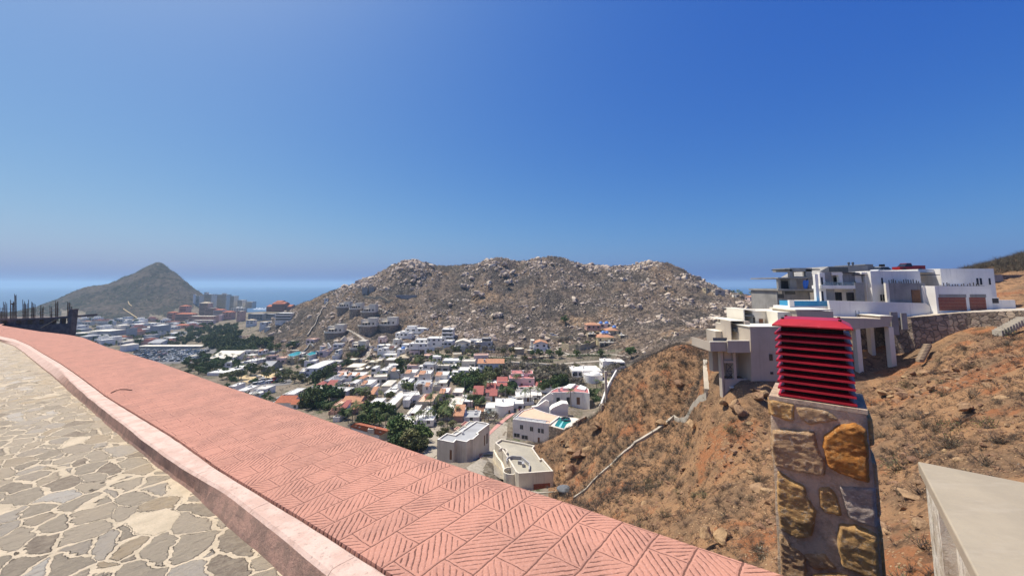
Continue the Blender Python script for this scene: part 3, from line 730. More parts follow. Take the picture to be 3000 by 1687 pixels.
def sbox(m, x0, x1, y0, y1, z0, z1):
    vs = [sl_(x, y, z) for z in (z0, z1) for x, y in ((x0, y0), (x1, y0), (x1, y1), (x0, y1))]
    m.add(vs, [(0, 3, 2, 1), (4, 5, 6, 7), (0, 1, 5, 4), (1, 2, 6, 5), (2, 3, 7, 6), (3, 0, 4, 7)])
m = MB(); sbox(m, 0, 1.5, 0, 1.3, -.055, 0); s_ = m.obj('slab', 'smooth_concrete', pr)
bv = s_.modifiers.new('round', 'BEVEL'); bv.width = .006; bv.segments = 2
m = MB(); sbox(m, .018, 1.44, .02, .30, -5, -.055); sbox(m, .06, 1.4, .30, 1.2, -5, -.06); m.obj('shaft', 'peeling_white', pr)
# ================================================================ building materials
plain('white_stucco', (.86, .82, .74), (.79, .75, .67), .5, .85, .2, .25, 9, .01, 0., .30)
plain('white_wall', (.85, .81, .73), (.76, .72, .64), .35, .88, .15, .2, 5, .02, .06, .45)
plain('cream_wall', (.70, .64, .53), (.61, .55, .44), .35, .88, .15, .2, 5, .02, .08, .45)
plain('beige_wall', (.50, .43, .345), (.44, .375, .30), .3, .88, .15, .25, 7, .02, 0., .25)
plain('beige_light', (.80, .75, .62), (.72, .66, .53), .3, .88, .15, .2, 7, .02)
plain('pink_wall', (.72, .57, .52), (.64, .49, .44), .35, .88, .15, .2, 5, .02, .06, .4)
plain('tan_wall', (.50, .41, .26), (.43, .35, .23), .35, .88, .15, .2, 5, .02, .08, .4)
plain('yellow_wall', (.66, .56, .33), (.58, .49, .30), .35, .88, .15, .2, 5, .02, .05, .4)
plain('grey_wall', (.44, .43, .42), (.36, .35, .34), .3, .88, .15, .25, 5, .03, .06, .45)
plain('concrete', (.34, .325, .295), (.25, .24, .22), .45, .9, .15, .4, 7, .03, .05, .6)
plain('red_wall', (.42, .15, .11), (.34, .12, .09), .35, .88, .15, .2, 5, .02)
plain('salmon_wall', (.60, .36, .27), (.52, .32, .25), .35, .88, .15, .2, 5, .02, .10, .4)
plain('roof_white', (.84, .83, .77), (.72, .70, .63), .25, .9, .15, .15, 4, .02, .05)
plain('roof_cream', (.74, .69, .58), (.62, .57, .47), .25, .9, .15, .15, 4, .02, .05)
plain('roof_grey', (.42, .425, .42), (.33, .33, .325), .22, .9, .15, .15, 4, .02, .05)
plain('roof_tan', (.42, .385, .30), (.34, .31, .245), .25, .9, .15, .15, 4, .02, .0)
plain('roof_red', (.50, .19, .18), (.43, .165, .155), .3, .85, .2, .15, 4, .02, .05)
plain('terrace_tile', (.74, .48, .33), (.66, .43, .30), .5, .8, .2, .1, 8, .01)
def tile_mat(name, c1, c2):
    k = NT(name); v = k.coord('Object')
    wv = k.n('TexWave', wave_type='BANDS', bands_direction='X'); k.l(v, wv.inputs['Vector']); wv.inputs['Scale'].default_value = 1.15
    c = k.mix(k.step(k.noise(k.pos(), 1.1, 6, .7), .38, .64), c1, c2)
    c = k.mix(k.math('MULTIPLY', k.step(wv.outputs['Fac'], .28, .05), .5), c, tuple(x*.35 for x in c2))
    k.bump(wv.outputs['Fac'], .8, .06); k.out(c, .85, .2)
tile_mat('tile_orange', (.60, .31, .18), (.48, .24, .14)); tile_mat('tile_red', (.42, .14, .12), (.35, .12, .10)); tile_mat('tile_terracotta', (.50, .17, .09), (.38, .125, .07))
tile_mat('tile_brown', (.34, .20, .13), (.26, .15, .10)); tile_mat('tile_pale', (.62, .52, .36), (.54, .45, .32))
plain('glass_dark', (.018, .022, .03), (.03, .035, .045), .6, .12, .6)
plain('glass_blue', (.06, .09, .13), (.04, .06, .09), .6, .1, .6)
plain('frame_white', (.72, .71, .68), None, 1., .5)
plain('frame_dark', (.05, .045, .045), None, 1., .5)
plain('wood_red', (.30, .085, .05), (.22, .06, .04), 3., .55, .3)
plain('wood_brown', (.22, .105, .05), (.16, .075, .04), 3., .6, .3)
plain('dark_metal', (.06, .065, .07), (.04, .045, .05), 2., .5, .4)
plain('awning', (.13, .14, .145), (.10, .11, .115), 2., .6, .3)
plain('pool_water', (.02, .30, .36), (.03, .38, .42), .5, .08, .5)
plain('pool_deep', (.015, .17, .15), (.02, .22, .19), .5, .08, .5)
plain('pool_blue', (.05, .27, .46), (.07, .33, .52), .5, .12, .5)
plain('teal_roof', (.20, .50, .50), (.28, .58, .58), .4, .6)
plain('dome_blue', (.07, .17, .48), (.10, .25, .58), 2., .4, .4)
plain('blue_tarp', (.03, .16, .62), (.05, .22, .72), 3., .45, .4, .6, 4, .15)
plain('tank_black', (.02, .02, .022), None, 2., .5); plain('tank_pale', (.66, .65, .62), None, 2., .6)
plain('rebar', (.13, .075, .05), (.09, .05, .035), 4., .8)
plain('road_pale', (.50, .445, .36), (.42, .37, .295), .4, .95, .1, .3, 6, .02)
plain('road_cobble', (.40, .35, .275), (.29, .255, .20), 1.3, .95, .1, .5, 7, .05)
plain('asphalt', (.20, .19, .18), (.15, .145, .14), .3, .95, .15, .2, 9, .01)
plain('pink_paving', (.56, .30, .25), (.48, .25, .21), .8, .9, .1)
plain('sand', (.60, .46, .26), (.50, .38, .22), .3, .95, .1, .3, 3, .03)
k = NT('stone_wall'); v = k.pos()
ve = k.n('TexVoronoi', feature='DISTANCE_TO_EDGE'); vf = k.n('TexVoronoi'); wb = k.n('TexNoise'); k.l(v, wb.inputs['Vector']); wb.inputs['Scale'].default_value = 1.6
s1 = k.n('VectorMath', operation='SCALE'); k.l(wb.outputs['Color'], s1.inputs[0]); s1.inputs['Scale'].default_value = .5
s2 = k.n('VectorMath', operation='ADD'); k.l(v, s2.inputs[0]); k.l(s1.outputs[0], s2.inputs[1])
for q in (ve, vf): k.l(s2.outputs[0], q.inputs['Vector']); q.inputs['Scale'].default_value = 1.35
sc_ = k.n('SeparateColor'); k.l(vf.outputs['Color'], sc_.inputs[0])
c = k.ramp(sc_.outputs[0], [(0, (.12, .09, .07)), (.35, (.30, .225, .165)), (.7, (.46, .36, .26)), (1, (.20, .16, .13))])
c = k.mix(k.math('MULTIPLY', k.noise(v, 5, 5, .7), .3), c, (.45, .37, .28))
st = k.step(ve.outputs['Distance'], .02, .09); c = k.mix(st, (.17, .14, .11), c)
k.bump(k.math('ADD', k.math('MULTIPLY', st, .6), k.noise(v, 4, 5, .6)), .9, .15); k.out(c, .95, .1)
plain('slope_step', (.36, .27, .18), (.26, .19, .13), 2., .95, .1, .6, 6, .05)
k = NT('clear_glass'); k.out((.35, .45, .45), .08, .5); k.b.inputs['Alpha'].default_value = .28
# ================================================================ houses on the slope to the right
class Lot:
    """a thing traced on upright planes that face the viewpoint: pixel rectangle + distance -> boxes in metres"""
    def __init__(s, name, label, cat, px, py, Y, group=None):
        s.o = empty(name, at(px, py, Y), 0, label, cat, group); s.b = s.o.location.copy(); s.Y = Y
    def p(s, px, py, Y): return at(px, py, Y)-s.b
    def rect(s, x0, y0, x1, y1, Y):
        ym = (y0+y1)/2; xm = (x0+x1)/2
        return s.p(x0, ym, Y).x, s.p(x1, ym, Y).x, s.p(xm, y1, Y).z, s.p(xm, y0, Y).z
    def box(s, m, x0, y0, x1, y1, Y, D, down=0.):
        a, b, z0, z1 = s.rect(x0, y0, x1, y1, Y); m.box(a, b, Y-s.Y, Y-s.Y+D, z0-down, z1); return s
    def poly(s, m, pts, Y, D):
        f = [s.p(x, y, Y) for x, y in pts]; n = len(f)
        vs = [tuple(v) for v in f]+[(v.x, v.y+D, v.z) for v in f]
        ar = sum(f[i].x*f[(i+1) % n].z-f[(i+1) % n].x*f[i].z for i in range(n))
        fs = [tuple(range(n)), tuple(range(2*n-1, n-1, -1))]+[(i, n+i, n+(i+1) % n, (i+1) % n) for i in range(n)]
        if ar < 0: fs = [tuple(reversed(q)) for q in fs]
        m.add(vs, fs); return s
    def shell(s, m, x0, y0, x1, y1, Y, D, down, par=.35, t=.2):
        """block with a parapet; returns the roof rectangle"""
        a, b, z0, z1 = s.rect(x0, y0, x1, y1, Y); d = Y-s.Y
        m.shell([(a, d), (b, d), (b, d+D), (a, d+D)], z0-down, z1, z1-par, t)
        return (a+t, b-t, d+t, d+D-t, z1-par)
    def roof(s, r, mat, name='roof'):
        m = MB(); m.poly([(r[0], r[2], r[4]+.004), (r[1], r[2], r[4]+.004), (r[1], r[3], r[4]+.004), (r[0], r[3], r[4]+.004)]); return m.obj(name, mat, s.o)
    def part(s, name, mat, *rects, D=.1, down=0., parent=None):
        for r in rects:
            m = MB(); s.box(m, *r[:5], r[5] if len(r) > 5 else D, down); o = m.obj(name, mat, parent or s.o)
        return o
    def win(s, x0, y0, x1, y1, Y, frame='frame_dark', mull=1, name='window', glass='glass_dark'):
        a, b, z0, z1 = s.rect(x0, y0, x1, y1, Y); d = Y-s.Y; m = MB(); t = .07
        m.box(a, a+t, d-.06, d+.02, z0, z1); m.box(b-t, b, d-.06, d+.02, z0, z1); m.box(a+t, b-t, d-.06, d+.02, z0, z0+t); m.box(a+t, b-t, d-.06, d+.02, z1-t, z1)
        for i in range(mull):
            x = a+(b-a)*(i+1)/(mull+1); m.box(x-t/3, x+t/3, d-.055, d-.031, z0+t, z1-t)
        fr_ = m.obj(name, frame, s.o); g_ = MB(); g_.box(a+t, b-t, d-.03, d+.02, z0+t, z1-t); g_.obj('pane', glass, fr_); return fr_

# ---- beige stepped house standing on the slope
YB = 59.
L = Lot('beige_house', 'beige stepped house on the dry slope, half hidden by the red cowl', 'house', 2160, 1150, YB)
m = MB()
L.poly(m, [(2197, 958), (2330, 961), (2335, 1130), (2250, 1128), (2236, 1152), (2206, 1190), (2203, 1150)], YB, 9)      # main block
m.box(*[L.p(2199, 1000, YB).x, L.p(2330, 1000, YB).x], -.06, .0, L.p(2200, 1028, YB).z-.05, L.p(2200, 958, YB).z-.02)
m.obj('wall', 'beige_wall', L.o)
L.part('roof', 'roof_cream', (2195, 956.5, 2331, 958, YB-.1, 9.2))
m = MB()                                                    # left wing: piers, beams and low wall round the open bays
L.box(m, 2114, 1030, 2121, 1152, YB+.6, .8, 2); L.box(m, 2121.2, 1110, 2203, 1152, YB+.6, .5, 2)
L.box(m, 2149, 1034, 2157, 1110, YB+.6, .5); L.box(m, 2121.2, 1057, 2149, 1063, YB+.62, .4); L.box(m, 2121.2, 1030, 2149, 1057, YB+1.0, .3)
L.box(m, 2088, 1026, 2119, 1080, YB+2.6, 1.2, .4)
m.obj('pier', 'beige_wall', L.o)
L.part('back_wall', 'beige_wall', (2122, 1030, 2203, 1120, YB+3.2, .3))
m = MB(); L.box(m, 2081, 1002, 2132, 1029, YB-.2, .3); L.box(m, 2132.2, 999, 2197, 1033, YB-.5, .3); L.box(m, 2081, 1002, 2083, 1029, YB+.1, 6); L.box(m, 2084, 1026, 2197, 1030, YB+.1, 6.4)
m.obj('parapet', 'beige_wall', L.o)
m = MB(); L.box(m, 2081, 1000.6, 2132, 1002, YB-.25, .4); L.box(m, 2132.2, 997.6, 2197, 999, YB-.55, .4); L.box(m, 2084, 1023, 2196, 1025.8, YB+.3, 6.0); m.obj('coping', 'beige_light', L.o)
m = MB(); L.box(m, 2096, 971, 2127, 990, YB+6, 3, 1.); L.box(m, 2125, 950, 2141, 1000, YB+5, 3); L.box(m, 2141, 941, 2186, 1000, YB+6.5, 4); L.box(m, 2141, 941, 2143.5, 1000, YB+3.4, 3); L.box(m, 2183.5, 941, 2198, 1000, YB+3, 7)
m.obj('upper_wall', 'beige_wall', L.o)
m = MB(); L.box(m, 2141, 939.5, 2186, 941, YB+3.3, 7); L.box(m, 2125, 948.6, 2141, 950, YB+4.9, 3); L.box(m, 2096, 969.6, 2127, 971, YB+5.9, 3); m.obj('roof', 'beige_light', L.o)
L.part('door', 'wood_brown', (2130.5, 963, 2140, 999, YB+4.9, .1))
m = MB(); L.poly(m, [(2151, 963), (2190, 966), (2194, 975), (2155, 973)], YB+3.2, 2.6); m.obj('awning', 'awning', L.o)
L.win(2186, 976, 2196, 1000, YB+2.9); L.win(2150, 980, 2178, 1000, YB+6.4, mull=2)
m = MB(); L.box(m, 2089, 989, 2130, 999, YB+.5, .04); m.obj('glass_railing', 'glass_blue', L.o)
m = MB(); L.box(m, 2179, 908, 2182, 957, YB+5, 5); L.box(m, 2182.2, 909, 2213, 957, YB+8.5, 2); L.box(m, 2206, 911, 2213, 957, YB+5, 3.4); L.box(m, 2213.2, 913, 2330, 958, YB+5, 5.5)
m.obj('upper_wall', 'beige_light', L.o)
m = MB(); L.box(m, 2179, 906.5, 2213, 908, YB+4.9, 6); L.box(m, 2213.2, 911.2, 2330, 912.8, YB+4.9, 6); m.obj('roof', 'roof_cream', L.o)
L.part('door', 'wood_brown', (2225, 934, 2236, 958, YB+4.9, .1))
for i in range(5): L.part('wall_slot', 'tan_wall', (2242+i*8.4, 935, 2246+i*8.4, 958, YB+4.93, .1))
m = MB(); L.poly(m, [(2184, 922), (2208, 923), (2211, 928), (2186, 927)], YB+4.9, 2.5); m.obj('awning', 'awning', L.o)
L.win(2206, 929, 2212, 951, YB+4.9)
L.win(2254, 1037, 2263, 1056, YB-.02, mull=0); L.win(2257, 1089, 2265, 1096, YB-.02, mull=0)
m = MB()                                                    # cross braced frame in the open bay
a, b, z0, z1 = L.rect(2129, 1063, 2151, 1110, YB+.7)
for q in ((a, z0, b, (z0+z1)/2), (a, (z0+z1)/2, b, z0), (a, (z0+z1)/2, b, z1), (a, z1, b, (z0+z1)/2), (a, z0, a, z1), (b, z0, b, z1), (a, z1, b, z1), (a, (z0+z1)/2, b, (z0+z1)/2)):
    m.tube([(q[0], .7, q[1]), (q[2], .7, q[3])], .035, 5)
m.obj('brace', 'dark_metal', L.o)
for r in ((2097, 1027, 2113, 1053, YB+3.2), (2180, 1047, 2199, 1063, YB+2.9)):
    L.part('wall_unit', 'frame_white', (*r, .5))
L.part('ledge', 'beige_light', (2140, 1133, 2166, 1137, YB+.3, .4), (2188, 1146, 2222, 1150, YB-.6, .6))

# ---- wing on columns to the right of the cowl
YC = 60.
L = Lot('column_wing', 'taupe house wing carried on tall cream columns above the dry slope', 'house', 2520, 1064, YC)
m = MB()
L.poly(m, [(2333, 910), (2441, 913), (2442, 930), (2579, 934), (2585, 927), (2615, 928), (2605, 956), (2509, 964), (2340, 970)], YC, 5.5)
m.obj('wall', 'beige_wall', L.o)
L.part('coping', 'beige_light', (2330, 906.5, 2441, 910, YC-.1, 6), (2579, 925, 2616, 927.2, YC-.1, 5.6))
L.part('side_wall', 'beige_light', (2280, 914, 2333, 990, YC+1.2, 5))
L.part('side_wall', 'beige_wall', (2290, 930, 2330, 960, YC+1.1, .1))
for (x0, x1, y1, Y) in ((2511, 2524, 1066, YC+.1), (2552, 2563, 1040, YC+5), (2608, 2622, 1057, YC+.1)):
    m = MB(); L.box(m, x0, 958, x1, y1, Y, .75, 1.5); m.obj('column', 'beige_light', L.o)
m = MB(); L.box(m, 2500, 955, 2640, 1075, YC+7, .6, 2); m.obj('back_wall', 'stone_wall', L.o)

# ---- white pool terrace
YP = 64.
L = Lot('pool_terrace', 'white swimming pool terrace with a blue edge below the white villa', 'pool', 2430, 930, YP)
m = MB()
L.poly(m, [(2428, 880), (2713, 888), (2748, 921), (2740, 940), (2440, 955)], YP, .4)
L.box(m, 2313, 897.2, 2428, 911, YP+1, 4, 1.5); L.box(m, 2313, 879, 2327, 897, YP+1, .4); L.box(m, 2313, 911, 2428, 940, YP+.2, 4)
m.obj('wall', 'white_stucco', L.o)
L.part('water', 'pool_blue', (2327, 882, 2428, 897, YP+1.1, 3.6))
L.part('coping', 'white_stucco', (2327, 880.6, 2428, 882, YP+3, 2))
for x in (2506, 2516): L.part('wall_slot', 'grey_wall', (x, 909, x+2.6, 930, YP-.02, .1))
m = MB()
for i in range(9):
    x0 = 2716+i*7.2; L.box(m, x0, 899.5+i*2.5, x0+9, 924, YP+1.2+.05*i, 1.6, .6)
m.obj('stair', 'concrete', L.o)
L.part('stair_wall', 'white_stucco', (2748, 905, 2772, 922, YP-.6, .3, 1.))

# ---- white villa with the garages
YV = 66.
L = Lot('white_villa', 'large white flat roofed modern villa with two red garage doors', 'villa', 2700, 905, YV)
m = MB()
r1 = L.shell(m, 2554.5, 794, 2700, 900, YV, 12, 2); r2 = L.shell(m, 2758, 787, 2915, 860, YV+1, 11, 2)
L.box(m, 2690, 790, 2757, 900, YV+7, 1.0, 1); L.box(m, 2690, 788.6, 2757, 798, YV+2.0, 5, 0); L.box(m, 2690, 795, 2697, 900, YV+.6, 6)
L.box(m, 2742, 838, 2906, 909, YV-3, 4.5, .6); L.box(m, 2704.5, 838, 2741.8, 905, YV-1.4, 7, 1)
L.poly(m, [(2704, 837), (2742, 838), (2742, 905), (2716, 905)], YV-1.5, .2)
# left pavilion: floor slabs, posts, panels and a deep back wall
L.box(m, 2390, 803, 2399, 884, YV+.4, .5, 1); L.box(m, 2404, 799, 2419, 884, YV+.8, .6, 1); L.box(m, 2409, 836, 2506, 846, YV+.2, 2.3)
L.box(m, 2437, 798, 2469, 806, YV+1.0, 1.4); L.box(m, 2459, 806, 2469, 836, YV+1.0, .5); L.box(m, 2503, 803, 2524, 829, YV+1.4, .4)
L.box(m, 2524, 797, 2560, 803, YV+.6, 2.); L.box(m, 2404, 797.4, 2560, 799.6, YV+.95, 2.); L.box(m, 2420, 800, 2556, 885, YV+2.6, .4); L.box(m, 2538, 803, 2556, 885, YV+.9, .4, 1)
m.obj('wall', 'white_stucco', L.o)
L.roof(r1, 'roof_white'); L.roof(r2, 'roof_white')
L.part('concrete_panel', 'concrete', (2411, 797, 2437, 836, YV+.9, .3), (2469, 800, 2505, 836, YV+1.3, .3), (2507, 828, 2533, 884, YV+.3, .4), (2419.5, 846.3, 2446, 884, YV+.9, .3))
L.part('eave', 'dark_metal', (2468, 796.5, 2506, 800, YV+.9, 1.4), (2500, 804.6, 2538, 806.4, YV+1.0, 1.4), (2702, 804, 2754, 806, YV+.4, 4))
L.win(2442, 812, 2459, 836, YV+2.58); L.win(2522, 811, 2538, 836, YV+2.58); L.win(2544, 810, 2553, 830, YV+.88, mull=0)
L.win(2447, 856, 2466, 882, YV+2.58); L.win(2480, 857, 2506, 882, YV+2.58); L.win(2549, 862, 2555, 884, YV+.88, mull=0)
L.win(2732, 810, 2754, 838, YV+6.9); L.win(2406, 812, 2410, 834, YV+.78, mull=0); L.win(2408, 853, 2412, 882, YV+.78, mull=0)
for (x0, y0, x1, y1, Y) in ((2582, 814, 2586, 832, YV), (2579, 863, 2583.5, 881, YV), (2587, 863, 2591.5, 881, YV), (2861, 815, 2866, 834, YV+1), (2871, 815, 2876, 834, YV+1), (2897, 815, 2901.5, 834, YV+1)): L.win(x0, y0, x1, y1, Y-.01, mull=0)
L.part('entrance_wall', 'concrete', (2600, 829, 2713, 889, YV-1.2, .4)); L.part('entrance_pier', 'beige_light', (2597, 829, 2606, 889, YV-1.6, .35))
L.part('door', 'wood_brown', (2673, 849, 2697, 888, YV-1.3, .1))
def gdoor(x0, x1):
    m = MB(); a, b, z0, z1 = L.rect(x0, 871, x1, 909, YV-3.05); n = 9; d = -3.05
    for i in range(n):
        h = (z1-z0)/n; m.box(a, b, d-.02, d+.04, z0+i*h, z0+(i+.88)*h)
    m.obj('garage_door', 'wood_red', L.o)
    L.part('lintel', 'concrete', (x0, 862, x1, 871, YV-3.03, .05))
gdoor(2751, 2831); gdoor(2842, 2889)
for x0, x1, yb, Y in ((2604, 2690, 829, YV-1.0), (2764, 2868, 838, YV-2.4)):
    for i in range(13):
        px = x0+(x1-x0)*i/12+rng.uniform(-2, 2); h = rng.uniform(5, 12); m = MB(); L.box(m, px, yb-h, px+1.6, yb, Y, .09); m.obj('cactus_stem', 'frame_dark', L.o)
L.part('railing', 'dark_metal', (2762, 837.2, 2884, 838.2, YV-2.8, .05))
m = MB(); L.box(m, 2905, 872, 2928, 903, YV-2.5, 1, .5); L.box(m, 2928.2, 879, 2975, 902, YV-2, .3, .5); m.obj('meter_wall', 'white_stucco', L.o)
L.part('meter_box', 'frame_dark', (2907, 874, 2926, 888, YV-2.56, .1))
L.part('glass_railing', 'clear_glass', (2412, 826, 2504, 836, YV+.25, .03))
L.part('plant_bed', 'frame_dark', (2458, 828, 2466, 836, YV+1.0, .1))
# roof vents
def palm_pot(L, px, py, Y, h, mat='agave'):
    m = MB(); p = L.p(px, py, Y)
    for i in range(14):
        a = rng.uniform(0, 6.28); r_ = h*rng.uniform(.5, 1.); e = rng.uniform(.3, 1.2)
        q = [p+Vector((math.cos(a)*math.cos(e)*r_*t, math.sin(a)*math.cos(e)*r_*t, math.sin(e)*r_*t-.35*r_*t*t)) for t in (0, .4, .75, 1)]
        w_ = Vector((-math.sin(a), math.cos(a), 0))*.05*h
        m.add([tuple(q[0]-w_), tuple(q[0]+w_), tuple(q[1]+w_*1.3), tuple(q[1]-w_*1.3), tuple(q[2]+w_), tuple(q[2]-w_), tuple(q[3])], [(0, 1, 2, 3), (3, 2, 4, 5), (5, 4, 6)])
    return m
plain('agave', (.07, .105, .035), (.10, .12, .05), 3., .6)
for px, py, h in ((2459, 834, .9), (2478, 836, .7), (2505, 828, .6)):
    m = palm_pot(L, px, py, YV+.9, h); o = m.obj('potted_plant', 'agave'); o.location = L.b
    tag(o, {2459: 'spiky potted plant on the white villa balcony, beside the dark glass door', 2478: 'low potted plant against the grey panel of the villa balcony', 2505: 'small plant spilling over the end of the villa balcony'}[px], 'plant')

# ---- raw concrete house under construction, far left of the villa
YU = 74.
L = Lot('unfinished_house', 'bare grey concrete house under construction beside the white villa', 'house', 2330, 900, YU)
m = MB()
L.box(m, 2277, 852, 2395, 905, YU, 8, 3); L.box(m, 2279, 846.5, 2395, 851.8, YU-.8, 9)
for x0, x1 in ((2280, 2287), (2315, 2333), (2368, 2395)): L.box(m, x0, 816.3, x1, 846.2, YU+.1, .5)
L.box(m, 2279, 812.8, 2372, 816, YU-.3, 8.5); L.box(m, 2287, 816.3, 2368, 846.2, YU+6, .4)
for x0, x1 in ((2314, 2322), (2361, 2379)): L.box(m, x0, 789, x1, 812.6, YU+1, .6)
L.box(m, 2322, 813.5-4, 2361, 812.6, YU+1, .4); L.box(m, 2314, 785, 2379, 795, YU+1, 5); L.box(m, 2322, 795, 2326, 812, YU+5.2, .4); L.box(m, 2355, 795, 2361, 812, YU+5.2, .4)
m.obj('frame', 'concrete', L.o)
L.part('shutter', 'dark_metal', (2288, 823, 2310, 846, YU+1.5, .1), (2279, 861, 2297, 873, YU-.04, .1)); L.part('eave', 'dark_metal', (2300, 788, 2314, 791, YU+1, 4), (2379, 788, 2402, 791, YU+2, 3))
L.part('patch', 'beige_light', (2280, 851, 2291, 861, YU-.05, .1), (2374, 856, 2388, 882, YU-.3, .2)); L.part('hollow', 'glass_dark', (2300, 853, 2330, 862, YU-.03, .1))
tp = Lot('blue_tarpaulin', 'bright blue tarpaulin hanging in the unfinished concrete house', 'tarpaulin', 2360, 846, YU)
V = []; nn = 9
for j in range(12):
    for i in range(nn):
        f = i/(nn-1); g = j/11; q = tp.p(2354+13*f+2*math.sin(g*5)*(f-.5), 821+25*g, YU-.25)
        V.append((q.x, q.y+.12*math.sin(f*11+g*3), q.z))
Q = [(j*nn+i, j*nn+i+1, (j+1)*nn+i+1, (j+1)*nn+i) for j in range(11) for i in range(nn-1)]
ob = link('sheet', np_mesh('sheet', V, Q=Q, mats=['blue_tarp'], smooth=True), tp.o); sd_ = ob.modifiers.new('t', 'SOLIDIFY'); sd_.thickness = .02
YR = 86.
L = Lot('concrete_roof_house', 'dark grey concrete house with a sloping slab roof behind the villa', 'house', 2500, 830, YR)
m = MB()
L.poly(m, [(2366, 816), (2427, 781), (2486, 779), (2486, 797), (2396, 815)], YR-6, 9)
L.box(m, 2396, 797, 2486, 850, YR-4, 6); m.obj('slab_roof', 'concrete', L.o)
m = MB(); L.box(m, 2486, 778, 2544, 840, YR-5, 10); L.box(m, 2538, 774, 2561, 840, YR-3, 8); L.box(m, 2561, 782.5, 2597, 840, YR-3, 8); m.obj('wall', 'concrete', L.o)
L.part('dark_slab', 'dark_metal', (2430, 783, 2485, 796, YR-6.1, .1), (2519, 776.6, 2538, 778, YR-3, 3), (2560, 781, 2600, 782.4, YR-3.2, 6))
for px in (2487, 2499):
    m = MB(); q = L.p(px, 778, YR-3); m.cyl(q.x, q.y, q.z, q.z+.35, .13, n=8); m.cyl(q.x, q.y, q.z+.35, q.z+.62, .26, .2, n=10); m.dome(q.x, q.y, q.z+.62, .2, .14, 10, 3); m.obj('roof_vent', 'dark_metal', L.o)
m = MB(); q = L.p(2584, 781, YR); m.cyl(q.x, q.y, q.z, q.z+.5, .5, n=12); m.obj('water_tank', 'tank_black', L.o)

# ---- driveway with its rubble retaining wall
WL = [(2600, 930, 1010, 64.5), (2640, 931, 1020, 63.5), (2668, 930, 1006, 62.6), (2720, 926, 1004, 62), (2775, 920, 992, 61.2), (2830, 916, 984, 60.2), (2890, 914, 977, 58.6), (2945, 912, 966, 57), (3000, 910, 950, 55), (3150, 905, 935, 52), (3400, 900, 930, 48)]
top = [at(a, b, y) for a, b, c_, y in WL]; bot = [at(a, c_+14, y) for a, b, c_, y in WL]
m = MB(); n = len(WL)
for i in range(n-1):
    p, q, r_, s_ = top[i], top[i+1], bot[i+1], bot[i]; dv = Vector((.12, .65, 0))
    zz = min(r_.z, s_.z)-3
    vs = [p, q, Vector((q.x, q.y-.35, r_.z-2.5)), Vector((p.x, p.y-.35, s_.z-2.5)), p+dv, q+dv, Vector((q.x, q.y, r_.z-2.5))+dv, Vector((p.x, p.y, s_.z-2.5))+dv]
    m.add([tuple(v) for v in vs], [(3, 2, 1, 0), (0, 1, 5, 4), (4, 5, 6, 7)])
o = m.obj('retaining_wall', 'stone_wall'); tag(o, 'curved rubble stone retaining wall holding up the villa driveway', 'wall')
m = MB()
for i in range(n-1):
    p, q = top[i]+Vector((.1, .55, -.03)), top[i+1]+Vector((.1, .55, -.03)); Yb = 70
    p2 = Vector((p.x+(Yb-p.y)*.9, Yb, CAMZ-4.15)); q2 = Vector((q.x+(Yb-q.y)*.9, Yb, CAMZ-4.0))
    m.add([tuple(v) for v in (p, q, q2, p2, p+Vector((0, 0, -9)), q+Vector((0, 0, -9)), q2+Vector((0, 0, -9)), p2+Vector((0, 0, -9)))], [(0, 1, 2, 3), (4, 7, 6, 5), (3, 2, 6, 7)])
o = m.obj('driveway', 'road_pale'); o['kind'] = 'structure'
for (x0, y0, x1, y1, lab) in ((2611, 914, 2631, 952, 'tall grey concrete panel at the end of the column wing'), (2641, 917, 2657, 936, 'small grey concrete panel leaning by the driveway wall')):
    L = Lot("site_board", lab, 'panel', x0, y1, 61.6); m = MB(); L.box(m, x0, y0, x1, y1, 61.6, .2, 1.5); m.obj('slab', 'concrete', L.o)
# ---- stone wall high on the right behind the villa, with the slope above
L = Lot('terrace_wall', 'pale rubble wall of the terrace above the villa, at the far right', 'wall', 2960, 875, 84)
m = MB(); L.poly(m, [(2905, 806), (3060, 804), (3300, 800), (3300, 885), (2905, 880)], 84, 1.); m.obj('rubble', 'stone_wall', L.o)
m = MB(); L.box(m, 2908, 805, 2938, 826, 82.6, 1.2); m.obj('buttress', 'concrete', L.o)
m = MB(); L.poly(m, [(2942, 860), (3010, 880), (3200, 930), (3200, 940), (2942, 900)], 78, 5); m.obj('ramp', 'stone_wall', L.o)

# ---- rough stone steps and a stair beside the wall
L = Lot('stone_steps', 'rough stone steps stacked on the slope below the retaining wall', 'steps', 2705, 1055, 55.)
for i in range(11):
    m = MB(); x = 2700+i*2.2; y = 1056-i*4.3; L.box(m, x-6, y-4.4, x+9, y, 55.+i*.28, .6, .25); o = m.obj('step', 'slope_step', L.o); b_ = o.modifiers.new('r', 'BEVEL'); b_.width = .05
L = Lot('stair', 'narrow pale stair climbing along the end of the retaining wall', 'stair', 2960, 968, 53.)
for i in range(10):
    m = MB(); x = 2935+i*8; y = 972-i*4.2; L.box(m, x, y-4.2, x+11, y, 53.-i*.12, 1.1, .6); m.obj('step', 'road_pale', L.o)
